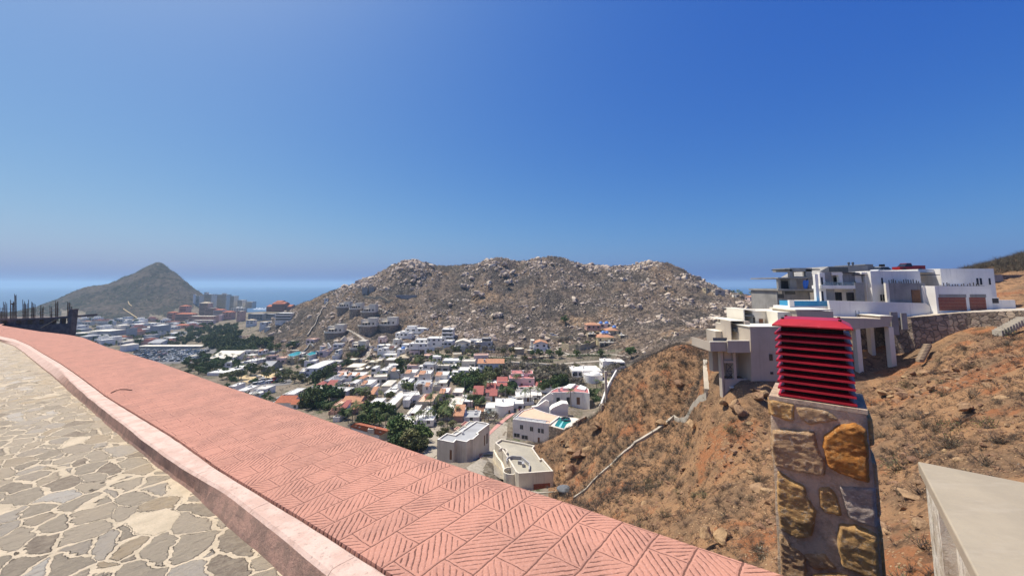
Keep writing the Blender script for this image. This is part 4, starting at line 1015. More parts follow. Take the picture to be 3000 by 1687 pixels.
# ================================================================ the town in the valley
WALL = dict(w='white_wall', W='white_stucco', c='cream_wall', p='pink_wall', t='tan_wall', y='yellow_wall', g='grey_wall', k='concrete', r='red_wall', s='salmon_wall', b='beige_wall', e='stone_wall', n='glass_blue')
FLAT = dict(W='roof_white', C='roof_cream', G='roof_grey', N='roof_tan', R='roof_red', O='terrace_tile', K='teal_roof')
TILE = dict(O='tile_orange', R='tile_red', T='tile_terracotta', B='tile_brown', P='tile_pale', G='roof_grey', C='roof_cream', W='roof_white')
hr = random.Random(11)
LANDMARKS = []                                   # (px, py, short name) for naming trees and cars after what they stand by
def unit_window(frame, glass, mull):
    m = MB(); m.m = 0; m.box(-.46, .46, -.02, .05, .04, .96); m.m = 1
    for b in ((-.5, -.45, 0, 1), (.45, .5, 0, 1), (-.45, .45, 0, .05), (-.45, .45, .95, 1)): m.box(b[0], b[1], -.06, .05, b[2], b[3])
    if mull: m.box(-.02, .02, -.05, -.021, .05, .95)
    return m.mesh('window', [glass, frame])
WINM = [unit_window('frame_white', 'glass_dark', 1), unit_window('frame_dark', 'glass_dark', 1), unit_window('frame_dark', 'glass_dark', 0)]
def _unit(name, mat, fn):
    m = MB(); fn(m); return m.mesh(name, mat)
DOORM = _unit('door', 'wood_brown', lambda m: m.box(-.5, .5, -.05, .05, 0, 1))
TANKM = [_unit('water_tank', 'tank_black', lambda m: (m.cyl(0, 0, 0, .8, .5, n=12), m.cyl(0, 0, .8, 1., .5, .2, n=12))), _unit('water_tank', 'tank_pale', lambda m: (m.cyl(0, 0, 0, .8, .5, n=12), m.cyl(0, 0, .8, 1., .5, .2, n=12)))]
CHIM = _unit('chimney', 'white_wall', lambda m: (m.box(-.4, .4, -.4, .4, 0, .85), m.box(-.5, .5, -.5, .5, .851, 1)))
ACM = _unit('roof_unit', 'tank_pale', lambda m: (m.box(-.5, .5, -.4, .4, 0, .75), m.cyl(0, 0, .75, .8, .3, n=10)))
def put(me, parent, x, y, z, sx, sy, sz, rz=0.):
    o = link(me.name.split('.')[0], me, parent, (x, y, z)); o.scale = (sx, sy, sz); o.rotation_euler = (0, 0, rz); return o
def block(root, base, Yr, spec, lod, ground_z, first):
    """one block of a building; spec: xl xr yb yt dy depth roof wall [options]"""
    a = spec.split(); xl, xr, yb, yt, dy, d = map(float, a[:6]); rf, wc = a[6], a[7]; op = a[8] if len(a) > 8 else ''
    Y = Yr+dy; xc = (xl+xr)/2; X = at(xc, yb, Y).x
    side = F*abs(X)*d/(Y*(Y+d))
    if 'f' not in op:
        side = min(side, .5*(xr-xl))
        if X < 0: xr -= side
        else: xl += side
    x0 = at(xl, yb, Y).x-base.x; x1 = at(xr, yb, Y).x-base.x
    z0 = at(xc, yb, Y).z-base.z; z1 = at(xc, yt, Y).z-base.z
    if first: z0 = 0.
    z1 = max(z1, z0+2.2) if 'l' not in op else z1
    h = z1-z0; wd = x1-x0; zb = z0-(3.5 if (first or 'x' in op) else .05)
    wm = WALL[wc]; y0, y1 = dy, dy+d; par = .45 if 'P' in op else .3
    if 'q' in op:                                  # round plan
        n = 28; r = wd/2; cx_, cy_ = (x0+x1)/2, y0+r
        pl = [(cx_+r*math.cos(2*math.pi*i/n), cy_+r*math.sin(2*math.pi*i/n)) for i in range(n)]
    elif 'o' in op:                                # bowed front
        n = 10; cx_ = (x0+x1)/2; bow = min(wd*.22, 3.)
        pl = [(x0+wd*i/n, y0-bow*(1-((i/n-.5)*2)**2)) for i in range(n+1)]+[(x1, y1), (x0, y1)]
    else: pl = [(x0, y0), (x1, y0), (x1, y1), (x0, y1)]
    if rf[0] in 'ths':
        m = MB(); m.prism(pl, zb, z1); ov = .35
        X0, X1, Y0, Y1 = x0-ov, x1+ov, y0-ov, y1+ov; rs = (min(wd, d)*.5)*(.36 if rf[0] == 't' else .34); zr = z1+.02
        mt = TILE[rf[1]]; t = MB()
        if rf[0] == 't':
            if 'z' in op:                          # ridge runs away from the viewer
                rs = wd*.5*.34; c = (X0+X1)/2
                t.add([(X0, Y0, zr), (c, Y0, zr+rs), (X1, Y0, zr), (X0, Y1, zr), (c, Y1, zr+rs), (X1, Y1, zr)], [(0, 1, 4, 3), (1, 2, 5, 4), (0, 3, 5, 2)])
                m.add([(x0, y0-.001, z1), (c, y0-.001, z1+rs*.93), (x1, y0-.001, z1)], [(0, 2, 1)])
                m.add([(x0, y1, z1), (c, y1, z1+rs*.93), (x1, y1, z1)], [(0, 1, 2)])
            else:
                rs = d*.5*.36; c = (Y0+Y1)/2
                t.add([(X0, Y0, zr), (X1, Y0, zr), (X1, c, zr+rs), (X0, c, zr+rs), (X0, Y1, zr), (X1, Y1, zr)], [(0, 1, 2, 3), (3, 2, 5, 4), (0, 4, 5, 1)])
                for xx in (x0, x1): m.add([(xx, y0, z1), (xx, y1, z1), (xx, c, z1+rs*.93)], [(0, 1, 2)])
        elif rf[0] == 'h':
            q = min(X1-X0, Y1-Y0)/2; c0 = ((X0+q*.9), (Y0+Y1)/2) if wd > d else ((X0+X1)/2, Y0+q*.9); c1 = ((X1-q*.9), (Y0+Y1)/2) if wd > d else ((X0+X1)/2, Y1-q*.9)
            A_ = (*c0, zr+rs); B_ = (*c1, zr+rs)
            if wd > d: t.add([(X0, Y0, zr), (X1, Y0, zr), (X1, Y1, zr), (X0, Y1, zr), A_, B_], [(0, 1, 5, 4), (1, 2, 5), (2, 3, 4, 5), (3, 0, 4), (0, 3, 2, 1)])
            else: t.add([(X0, Y0, zr), (X1, Y0, zr), (X1, Y1, zr), (X0, Y1, zr), A_, B_], [(0, 1, 4), (1, 2, 5, 4), (2, 3, 5), (3, 0, 4, 5), (0, 3, 2, 1)])
        else:
            rs = d*.30
            t.add([(X0, Y0, zr), (X1, Y0, zr), (X1, Y1, zr+rs), (X0, Y1, zr+rs), (X0, Y0, zr+.15), (X1, Y0, zr+.15), (X1, Y1, zr+rs+.15), (X0, Y1, zr+rs+.15)], [(0, 3, 2, 1), (4, 5, 6, 7), (0, 1, 5, 4), (1, 2, 6, 5), (2, 3, 7, 6), (3, 0, 4, 7)])
            for xx in (x0, x1): m.add([(xx, y0, z1), (xx, y1, z1), (xx, y1, z1+rs*.96)], [(0, 1, 2)])
            m.add([(x0, y1, z1), (x1, y1, z1), (x1, y1, z1+rs*.96), (x0, y1, z1+rs*.96)], [(0, 1, 2, 3)])
        m.obj('wall', wm, root); roof = t.obj('roof', mt, root); ztop = z1+rs*.6
    else:
        m = MB(); m.shell(pl, zb, z1, z1-par, .22); m.obj('wall', wm, root)
        c = inset(pl, .2); t = MB(); t.poly([(x, y, z1-par+.004) for x, y in c]); roof = t.obj('roof', FLAT[rf[0]], root); ztop = z1-par
    # openings
    fl = max(1, int(h/2.75)); near = Y < 330
    if 'n' not in op and Y < 1300:
        nc = max(1, min(int(wd/ (3.3 if near else 4.5)), 5)); me = hr.choice(WINM) if near else WINM[2]
        ww = min(1.5, wd*.3) if near else min(2.6, wd*.4)
        for f in range(min(fl, 3)):
            zz = h-(f+1)*min(2.9, h/fl)+.75
            for i in range(nc):
                if hr.random() < .25: continue
                x = x0+wd*(i+.5)/nc+hr.uniform(-.2, .2); yy = y0
                if 'q' in op: continue
                if 'o' in op: yy = y0-min(wd*.22, 3.)*(1-((x-x0)/wd*2-1)**2)
                if f == fl-1 and i == nc//2 and near and hr.random() < .6 and first: put(DOORM, root, x, yy, z0, 1.1, 1, 2.2)
                else: put(me, root, x, yy, z0+zz, ww*hr.choice((.8, 1, 1.3)), 1, 1.25)
        sx = x1 if X < 0 else x0; rz = math.pi/2 if X < 0 else -math.pi/2
        if 'q' not in op and 'o' not in op and side > 5:
            for i in range(2 if d > 7 else 1):
                if hr.random() < .7: put(me, root, sx, y0+d*(i+.6)/2.2, z0+h-2.2+hr.uniform(-.2, .2), ww, 1, 1.2, rz)
    if 'q' in op and 'n' not in op:
        for ang in (-2.2, -1.57, -.9):
            put(WINM[2], root, cx_+r*math.cos(ang), cy_+r*math.sin(ang), z0+h-2.3, 1.1, 1, 1.3, ang+math.pi/2)
    if 'a' in op:                                  # arcade
        nc = max(2, int(wd/2.6)); m = MB()
        for i in range(nc):
            xa = x0+wd*(i+.12)/nc; xb = x0+wd*(i+.88)/nc; r = (xb-xa)/2; hh = min(h*.72, 2.6)-r*.6
            pts = [(xa, z0+.05), (xb, z0+.05)]+[((xa+xb)/2+r*math.cos(t), z0+hh+r*.6*math.sin(t)) for t in [math.pi*k/8 for k in range(9)]]
            m.add([(x, y0-.04, z) for x, z in pts], [tuple(range(len(pts)))])
        m.obj('arcade', 'glass_dark', root)
    if 'v' in op: m = MB(); [m.box(x0+.2, x1-.2, y0-.06, y0-.01, z0+h-1.9-2.7*i, z0+h-.75-2.7*i) for i in range(max(1, fl))]; m.obj('window_band', 'glass_dark', root)
    if 'L' in op:                                   # balcony bands
        for i in range(max(1, int(h/3.1))):
            m = MB(); m.box(x0-.15, x1+.15, y0-1.1, y0-.02, z1-2.95-3.1*i, z1-2.0-3.1*i); m.obj('balcony', wm, root)
            m = MB(); m.box(x0+.3, x1-.3, y0-.05, y0-.02, z1-1.98-3.1*i, z1-.55-3.1*i); m.obj('window_band', 'glass_dark', root)
    if rf[0] not in 'ths' and 'B' not in op:
        if 'k' in op or (near and hr.random() < .35 and wd > 5): put(hr.choice(TANKM), roof, x0+wd*hr.uniform(.25, .75), y0+d*hr.uniform(.4, .8), ztop, 1.1, 1.1, 1.3)
        if 'c' in op or (near and hr.random() < .3 and wd > 5): put(CHIM, roof, x0+wd*hr.uniform(.15, .85), y0+d*hr.uniform(.2, .8), ztop, .9, .9, 1.5)
        if near and hr.random() < .45 and wd > 5: put(ACM, roof, x0+wd*hr.uniform(.2, .8), y0+d*hr.uniform(.3, .8), ztop, 1.2, 1., 1.)
    for tk in op.split('+')[1:]:                    # +pO.0.4 tile hood over part of the front; +d blue dome; +e tile skirt
        if tk[0] == 'p':
            q = tk.split('.'); f0, f1 = float(q[1])/10, float(q[2])/10; xa, xb = x0+wd*f0, x0+wd*f1
            t = MB(); t.add([(xa, y0-.7, z1-.25), (xb, y0-.7, z1-.25), (xb, y0+d*.45, z1+.75), (xa, y0+d*.45, z1+.75), (xa, y0+d*.45, z1-.2), (xb, y0+d*.45, z1-.2)], [(0, 1, 2, 3), (0, 4, 5, 1), (2, 5, 4, 3), (1, 5, 2), (0, 3, 4)])
            t.obj('tile_hood', TILE[q[0][1]], roof)
        if tk[0] == 'd':
            q = tk.split('.'); f0 = float(q[1])/10; t = MB(); r = float(q[2])/10; xx = x0+wd*f0
            t.cyl(xx, y0+d*.5, ztop, ztop+.5, r, n=18); t.dome(xx, y0+d*.5, ztop+.5, r, r*(.42 if q[0][1] == 'w' else .8), 18, 6); t.obj('dome', {'b': 'dome_blue', 'r': 'tile_red', 'w': 'roof_white'}[q[0][1]], roof, True)
    return (x0, x1, y0, y1, z0, z1)
def H(label, spec, cat='house', name=None, ymin=60., ymax=1300., short=None, group=None):
    bl = [b.strip() for b in spec.split('/')]; a = bl[0].split()
    xl, xr, yb, yt = map(float, a[:4]); g = ground((xl+xr)/2, yb, ymin, ymax)
    base = at((xl+xr)/2, yb, g.y); base.z = g.z
    root = empty(name or cat.replace(' ', '_'), base, 0, label, cat, group)
    for i, b in enumerate(bl):
        r_ = block(root, base, g.y, b, 0, g.z, i == 0)
        if i == 0: FIRST = r_
    LANDMARKS.append(((xl+xr)/2, (yb+yt)/2, short or label))
    if g.y < 340 and cat == 'house' and 'nx' not in spec:
        X0, X1, Y0, Y1, Z0, Z1 = FIRST; wd = X1-X0; hh = min(2.7, (Z1-Z0)*.62); rs = hr.random(); wm = WALL[a[7]] if a[7] != 'g' else 'white_wall'
        if rs < .62:                                # low side or rear wing
            s_ = hr.choice((-1, 1)); w2 = wd*hr.uniform(.3, .55); d2 = (Y1-Y0)*hr.uniform(.45, .8); xa = X1+.02 if s_ > 0 else X0-.02-w2; ya = Y0+hr.uniform(.5, 3.)
            m = MB(); m.shell([(xa, ya), (xa+w2, ya), (xa+w2, ya+d2), (xa, ya+d2)], -3.5, hh, hh-.25, .2); m.obj('annex_wall', wm, root)
            m = MB(); m.poly([(xa+.18, ya+.18, hh-.246), (xa+w2-.18, ya+.18, hh-.246), (xa+w2-.18, ya+d2-.18, hh-.246), (xa+.18, ya+d2-.18, hh-.246)]); m.obj('annex_roof', hr.choice(('roof_white', 'roof_white', 'roof_cream', 'terrace_tile', 'roof_grey')), root)
            if w2 > 2.2: put(WINM[2], root, xa+w2/2, ya, hh*.36, min(1.3, w2*.4), 1, 1.1)
        if hr.random() < .6:                        # walled patio in front
            e = hr.uniform(2.2, 4.5); x2, x3 = X0-hr.uniform(0, 2.5), X1+hr.uniform(0, 2.5); h2 = hr.uniform(1.1, 1.9)
            m = MB(); m.box(x2, x3, Y0-e, Y0-e+.2, -3.5, h2); m.box(x2, x2+.2, Y0-e+.2, Y0-.02, -3.5, h2); m.box(x3-.2, x3, Y0-e+.2, Y0-.02, -3.5, h2); m.obj('patio_wall', wm, root)
    return root, base, g.y
# xl xr yb yt  dy depth roof wall options
H('long pale metal shed behind the row of tall palms', '612 716 1062 1050 0 14 sC w n', 'shed')
H('small white cottage with an orange roof patch behind the palm row', '755 783 1039 1027 0 8 W w +pO.2.7', short='cottage with the orange roof patch')
H('long low grey store with a flat roof beside the small white cottage', '784 818 1038 1031 0 8 G g n', 'store')
H('low white flat roofed house left of the grey metal hall', '688 738 1083 1075 0 16 W w')
H('white roofed bungalow in front of the last tall palms', '714 772 1069 1058 0 13 W w / 750 790 1062 1052 8 10 W w')
H('open hall with a wide grey metal roof above the sandy lot', '763 822 1088 1074 0 15 tG k n', 'hall', short='grey metal hall')
H('long white roofed building at the edge of the pink pavement', '606 712 1101 1094 0 16 W w n / 655 712 1094 1088 10 12 W w n', 'building')
H('tiny white kiosk beside the sandy lot', '808 830 1092 1083 0 5 W w', 'kiosk')
H('white house with a round water tank on its flat roof', '668 706 1147 1131 0 9 W w k')
H('broad white house with a curved roof terrace beside the pavement', '690 745 1158 1144 0 12 W w / 742 805 1168 1139 2 9 C w / 720 786 1172 1154 -8 9 W w qn', short='broad white house with the round terrace')
H('house with a long terracotta roof behind the curb of the pink pavement', '805 888 1197 1179 0 10 tT w / 852 892 1200 1184 -2 7 tT w', short='long terracotta roof')
H('flat roofed white house behind the long terracotta roof', '833 888 1168 1154 0 12 W w')
H('large plain white hall with a bright flat roof in mid valley', '891 972 1106 1078 0 26 W w B / 876 903 1106 1088 -3 7 C w', 'hall', short='large plain white hall')
H('low tan house under a wide cream flat roof right of the white hall', '1010 1078 1091 1075 0 14 C t')
H('plain tan box shaped building below the wide cream roof', '1034 1072 1098 1083 0 8 C t n', 'building')
H('yellow walled house with small terraces beside the valley road', '1076 1116 1074 1060 0 8 C y / 1096 1126 1070 1056 4 8 C y', short='yellow walled house')
H('tall tan house with a white roof terrace near the yellow house', '1126 1166 1075 1054 0 10 W t')
H('beige house with a pale hipped roof facing the valley road', '1163 1206 1064 1048 0 11 hP c')
H('narrow white two storey house with large dark windows', '1087 1113 1107 1078 0 8 W w v')
H('white two storey house next to the narrow one with dark windows', '1112 1146 1113 1084 0 8 W w / 1126 1150 1100 1078 4 8 W w')
H('white house with a small orange hood left of the tall dark tree', '1143 1184 1109 1085 0 9 W w +pO.1.5')
H('white row house with an orange hood right of the tall dark tree', '1186 1228 1116 1091 0 9 W w +pO.0.5')
H('white row house with an orange hood, middle of the upper row', '1226 1270 1119 1094 0 9 W w +pO.0.5')
H('white row house with an orange hood at the right end of the upper row', '1275 1318 1122 1098 0 9 W w +pO.0.5')
H('grey flat roofed store among the white row houses', '948 1024 1127 1116 0 13 G g', 'store', short='grey flat roofed store')
H('row of joined white houses with little orange hoods on one long roof', '984 1080 1113 1099 0 9 W w +pO.1.2+pO.4.5+pO.7.8')
H('white gatehouse with an orange gabled roof by the row houses', '1050 1076 1125 1109 0 7 hO w')
H('house with a low crimson hipped roof below the grey store', '926 962 1139 1130 0 9 hR w')
H('house with a large crimson gabled roof below the grey store', '956 1000 1143 1129 0 10 tR w', short='large crimson gabled roof')
H('tall white house with one big dark window by the crimson roof', '1024 1058 1150 1122 0 8 W w')
H('white house with a square orange tower roof', '1001 1028 1150 1135 0 6 hO w / 990 1030 1146 1132 5 9 W w')
H('white two storey house with an orange hood over its left corner', '1056 1104 1150 1125 0 10 W w +pO.0.4')
H('cream house with a pale hipped roof behind a small garden', '1118 1160 1143 1131 0 11 hC c')
H('bright white cube house of two storeys with four dark windows', '1164 1214 1154 1122 0 10 W W / 1176 1200 1124 1116 5 5 W W')
H('pale garage building in front of the bright white cube house', '1142 1170 1155 1138 0 6 W g', 'garage')
H('white house with a dark stone panel and a striped flat roof', '1212 1266 1162 1125 0 9 G w / 1222 1238 1164 1126 -.8 2 N e nB / 1244 1266 1160 1128 -2 6 W w +pO.0.9', short='white house with the dark stone panel')
H('small pink house with an orange lean-to roof', '1083 1104 1170 1158 0 6 sO p')
H('white flat house with a wavy parapet above the big white courtyard house', '1124 1174 1165 1157 0 11 W w')
H('white corner house with a parapet left of the courtyard house', '1079 1130 1201 1183 0 9 W w')
H('large white courtyard house with a broad pale roof', '1126 1184 1202 1189 0 20 W c / 1180 1216 1192 1171 4 14 W w', short='large white courtyard house')
H('white house with two slanting bright roofs behind the terracotta roof', '890 948 1168 1155 0 18 C w / 928 982 1165 1150 -2 12 C w', short='house with slanting bright roofs')
H('apricot house with a round terrace below dark trees', '974 1014 1208 1187 0 9 O s / 984 1008 1210 1196 -3 4 N s qn', short='apricot house with the round terrace')
H('long low apricot arcade house curving beside the apricot terrace', '1002 1074 1193 1181 0 8 tO s a', short='apricot arcade house')
H('bungalow with a bright orange roof between palm trees', '1018 1062 1214 1203 0 9 hO s')
H('strip of deep red roof half hidden by palms', '990 1014 1227 1214 0 8 sR w n', 'house')
H('white villa of three flat roofs beside the turning circle', '1144 1216 1262 1243 0 9 W c / 1160 1192 1243 1234 4 4 W w / 1196 1222 1264 1250 -3 6 W w / 1212 1280 1248 1238 3 7 W w', short='villa of three flat roofs')
H('white house with a glazed roof strip behind the turning circle', '1198 1236 1226 1212 0 11 W w / 1234 1276 1230 1216 0 11 W w', short='house with the glazed roof strip')
H('beige house with a pink dome on its roof terrace', '1222 1284 1199 1176 0 13 O b +dr.5.16')
H('two storey pink house with an orange hood and a bright roof', '1286 1322 1176 1149 0 9 W p +pO.0.6', short='two storey pink house')
H('cream flat roofed house behind the two storey pink house', '1280 1316 1137 1121 0 9 C c')
H('low white house with awnings right of the pink house', '1325 1362 1167 1149 0 9 C c')
H('white house with a stepped parapet above a big bright roof', '1345 1392 1193 1176 0 12 W p')
H('house with one huge bright white slab roof', '1300 1364 1222 1209 0 22 C c n / 1336 1366 1222 1204 -2 5 W p', short='huge bright slab roof')
H('white walled villa with terraces below the valley road', '1238 1280 1087 1067 0 8 G w / 1296 1354 1077 1056 4 9 W w / 1304 1350 1098 1072 -5 7 W w', short='terraced white villa')
H('low white house with a teal strip and three dark windows', '1342 1402 1100 1084 0 9 W w')
H('white hillside house with a terracotta gable and a tall chimney', '1400 1478 1092 1064 0 9 tO w / 1400 1412 1094 1082 -2 3 W w / 1417 1422 1078 1052 1 1 W w nB', short='hillside house with the terracotta gable')
H('pale pink villa with crimson flat roofs on two levels', '1490 1566 1136 1108 0 7 R p c / 1496 1562 1112 1094 5 8 R p c', short='pink villa with crimson roofs')
H('white cube house left of the crimson roofed villa', '1423 1460 1143 1125 0 9 W W')
H('pink lean-to house between the white cube and the crimson villa', '1456 1486 1144 1131 0 8 sR p')
H('small house with a red flat roof among palms, upper of two', '1387 1416 1158 1149 0 7 R w')
H('small house with a red flat roof among palms, lower of two', '1386 1417 1170 1160 0 7 sR p')
H('house with a sloping red roof beside the palm clump', '1424 1452 1164 1151 0 8 sR p')
H('little open shelter with a red roof', '1435 1456 1174 1163 0 5 sR w', 'shelter')
H('white terrace with a red roofed porch below the crimson villa', '1516 1566 1147 1137 0 8 R w')
H('bungalow with a red hipped roof under the green hedge', '1568 1618 1144 1135 0 9 hR w')
H('long white flat roof below the red hipped bungalow', '1518 1588 1172 1160 0 13 W w', 'building')
H('white flat house with a raised edge right of the wavy parapet', '1508 1560 1180 1162 0 11 W w')
H('white house with wavy parapets and dark square windows', '1449 1506 1214 1186 0 10 W w o / 1488 1534 1206 1182 5 12 W w', short='house with wavy parapets')
H('orange hipped roof house next to the kidney pool', '1392 1420 1219 1207 0 6 tO s')
H('orange lean-to house with a grey roof terrace', '1330 1362 1236 1224 0 7 sO s / 1358 1410 1238 1222 1 8 G w', short='orange lean-to house')
H('white house with dark arches and a brown tile dome roof', '1664 1762 1101 1086 0 13 W w a / 1700 1764 1102 1088 -1.5 6 N w n', short='house with dark arches')
H('round white building with a shallow dome roof', '1706 1772 1124 1101 0 8 W W qn+dw.6.26', 'building', short='round white building')
H('modern white house with big dark openings at the valley head', '1756 1800 1086 1058 0 8 W W / 1786 1832 1086 1060 1 8 W W v', short='modern house at the valley head')
H('flat cream carport roof on brown walls below the round building', '1752 1790 1136 1122 0 9 C t', 'carport')
H('tall white villa with big dark windows at the foot of the rocky hill', '1250 1312 1019 990 0 10 W W / 1294 1332 1016 964 2 9 W W v / 1198 1262 1024 1006 -2 9 W W / 1216 1262 1012 994 3 7 W W', short='tall white villa under the hill')
H('small cream villa with a low gable right of the tall white villa', '1333 1380 1028 1003 0 9 tC c z / 1330 1364 1030 1014 -3 4 C c')
H('grey unfinished house with an open roof frame under the hill', '1392 1444 1018 1002 0 9 C g / 1412 1440 1002 990 2 5 C g v')
H('white house with an orange gable on the rocky slope', '1562 1604 1028 1006 0 10 tO W z / 1554 1566 1014 997 4 8 C c / 1600 1626 1034 1021 -2 6 W W a', short='white house with the orange gable')
H('round stone water tank below the house with the orange gable', '1500 1536 1038 1022 0 9 C t qnB', 'water tank')
H('lower round stone terrace beside the round stone tank', '1540 1562 1036 1026 0 6 C t qnB', 'terrace')
H('white house group climbing the foot of the hill, upper block', '1186 1262 978 962 0 10 W w / 1192 1222 966 955 2 6 W w')
H('white stepped house below the upper white block on the hill foot', '1158 1214 992 975 0 9 W w / 1172 1200 984 970 3 7 W w')
H('small cream cube house left of the white hill houses', '1150 1178 1012 994 0 8 W c')
H('white flat house behind grey palms at the hill foot', '1104 1162 1024 1011 0 9 W w')
H('white house with a pink roof patch at the hill foot', '1118 1164 1032 1019 0 9 W w +pR.6.9')
H('pink cube house on the brown bank beside the hill road', '1107 1132 1003 987 0 8 C p')
H('white house with a small blue dome at the hill foot', '1162 1194 1044 1023 0 8 W W +db.6.16')
H('low white house with a dark arch below the tall white villa', '1176 1238 1022 1009 0 8 W w')
H('low white garage house below the blue domed house', '1122 1166 1051 1039 0 8 W w')
# hacienda with the blue domes
H('sprawling orange roofed hacienda with blue domes on the hillside', '1740 1800 1006 988 0 11 hO y / 1752 1824 1014 1003 -5 5 C t a / 1756 1790 986 976 4 7 W c B+db.3.14+db.7.12 / 1768 1812 984 968 10 10 hO y / 1786 1814 976 960 14 7 O y B+db.5.15 / 1712 1760 968 952 18 9 hO s / 1750 1792 962 948 22 8 C c B+db.2.14+db.7.15 / 1808 1850 1000 982 2 8 C t / 1718 1748 988 978 5 6 C t v', 'hacienda', short='blue domed hacienda')
# raw walls on the upper hill
H('raw concrete walls of a house begun on the upper hill', '1060 1082 862 842 0 6 C k n / 1080 1102 858 840 1 7 C k n', short='raw concrete walls')
H('grey retaining block on the hill above the balcony villas', '1160 1222 876 864 0 5 C k n', 'block')
H('white hut on the crest of the scrub slope, facing the sea', '950 968 884 874 0 6 W w', 'hut')
H('pale stone hut on the right shoulder of the rocky hill', '2058 2084 859 844 0 7 C t', 'hut')
H('long low hut beside the pale one on the hill shoulder', '2084 2124 862 850 0 7 C b', 'hut')
H('distant white villa among palms beyond the hill saddle', '2206 2250 868 856 0 9 W w / 2216 2236 858 850 3 6 W w', short='distant white villa')
H('distant house with a low pink roof beyond the hill saddle', '2182 2254 878 870 0 8 hO p', short='distant pink roof')
H('distant small white house left of the pink roof on the saddle', '2145 2168 872 864 0 7 W w')
# far town
H('white twin tower hotel block with a round stair turret', '566 596 896 866 0 16 C c L / 562 576 897 862 -4 8 C w qn', 'hotel', ymin=800, short='white hotel with the stair turret')
H('long cream hotel slab of ten storeys with a roof house', '594 634 897 862 0 20 C c L / 598 612 862 856 6 8 C g n', 'hotel', ymin=800)
H('widest cream hotel slab with stacked balconies by the sea', '630 676 899 863 0 20 C c L / 650 664 863 859 6 8 C g n', 'hotel', ymin=800, short='widest cream hotel slab')
H('end cream hotel slab right of the widest one', '672 696 900 867 0 18 C c L', 'hotel', ymin=800)
H('lower cream hotel with stepped floors at the shore', '694 722 902 879 0 20 C c L / 718 750 903 884 2 18 C c L', 'hotel', ymin=800)
H('terraced salmon hotel with tiled roofs on the far hillside', '488 520 938 916 0 14 hT s L / 512 578 940 920 -6 14 hT s L / 524 560 918 897 12 14 hT s L', 'hotel', ymin=700, short='terraced salmon hotel')
H('salmon hotel with a wide tiled pavilion roof above the terraces', '582 622 924 888 0 16 hP s L / 600 640 926 902 -8 12 C s L / 624 664 932 908 -10 14 hT p L', 'hotel', ymin=700)
H('long low salmon wing with banded balconies below the pavilion hotel', '552 640 948 926 0 14 C s L / 560 632 958 938 -14 10 C p L', 'hotel', ymin=600)
H('plain lilac grey hotel wing with a small tiled top', '636 662 940 922 0 14 C p n / 650 690 936 914 6 12 hT s', 'hotel', ymin=600)
H('cream domed hotel wing between the slabs and the salmon tower', '676 724 915 902 0 14 C c +dw.4.40+dw.7.36', 'hotel', ymin=700)
H('square salmon tower block beside the grey green building', '692 716 942 912 0 14 C s', 'building', ymin=600)
H('grey green office building with a window grid', '726 782 940 919 0 14 C g v', 'building', ymin=500)
H('dark grey building next to the grey green one', '778 812 938 920 0 12 G k v', 'building', ymin=500)
H('white apartment house with open balconies at the scrub slope', '806 868 944 917 0 12 W w L', 'apartment house', ymin=400, short='white apartment house by the scrub slope')
H('large red resort building with a stepped gable top', '780 868 914 898 0 22 tT r L / 796 848 910 890 -4 20 tT r L / 806 838 896 885 2 18 tT r', 'resort', ymin=700, short='red resort')
H('white house with a hipped roof below the grey green building', '720 752 957 938 0 9 hP w', ymin=300)
H('cluster of grey white houses below the dark grey building', '760 790 962 944 0 8 W w / 784 806 958 942 3 8 W w', ymin=300)
H('pale hut roof on the lower scrub slope', '774 800 966 957 0 7 W c n', 'hut', ymin=300)
H('white hut among trees below the scrub slope', '860 876 1014 1003 0 5 W w', 'hut', ymin=200)
H('long grey warehouse with a pale roof edge, far left', '250 372 984 970 0 26 C g n', 'warehouse', ymin=350, short='long grey warehouse')
H('grey block like a short tower at the end of the warehouse', '368 384 987 962 0 12 G g n', 'building', ymin=350)
H('large white box store with a lit side wall', '438 490 978 954 0 20 W g n', 'store', ymin=350, short='white box store')
H('grey hall between the warehouse and the white box store', '382 442 976 966 0 22 G g n', 'hall', ymin=350)
H('pale domed hall behind the long warehouse', '336 366 966 954 0 16 hC c n', 'hall', ymin=350)
H('white hall with a pyramid roof left of the car park', '350 390 1030 1012 0 13 hC w n', 'hall', ymin=250, short='pyramid roofed hall')
H('hall with a long turquoise roof behind the car park', '432 490 1014 1005 0 10 sG w n / 440 488 1010 1002 4 8 K w n', 'hall', ymin=250, short='turquoise roofed hall')
H('long dark hall along the back of the car park', '396 614 1024 1014 0 12 C k n', 'hall', ymin=250, short='long dark hall')
H('grey tent like hall half hidden by the pavement', '232 278 1000 986 0 14 hG g n', 'hall', ymin=200)
H('low shop with a cream roof in front of the long warehouse', '286 328 992 985 0 12 C g n', 'shop', ymin=300)
H('low shop with a white roof right of the short tower', '318 376 1000 993 0 12 W g', 'shop', ymin=300)
H('row of small white shops at the mountain foot', '378 430 958 950 0 12 W w / 424 470 954 947 8 12 W w', 'shop', ymin=450)
H('white sheds below the yellow mountain track', '392 430 948 941 0 14 W w n', 'shed', ymin=500)
H('white shop with a flat roof above the curved road', '490 528 966 957 0 12 W w', 'shop', ymin=400)
H('salmon house row under the terraced hotel', '512 560 962 953 0 12 hT s', ymin=450)
H('low white workshop beside the curved road', '490 530 984 976 0 12 W w', 'workshop', ymin=350)
H('pale flat roofed shop left of the turquoise hall', '396 436 1000 993 0 12 C c', 'shop', ymin=300)
H('small white office among trees by the car park', '548 580 1050 1043 0 8 C c', 'office', ymin=250)
H('pale houses at the foot of the mountain behind the rebar', '214 256 966 954 0 12 W w', ymin=400)
H('long pale wall at the foot of the mountain', '205 330 950 942 0 5 C g nB', 'wall', ymin=450)
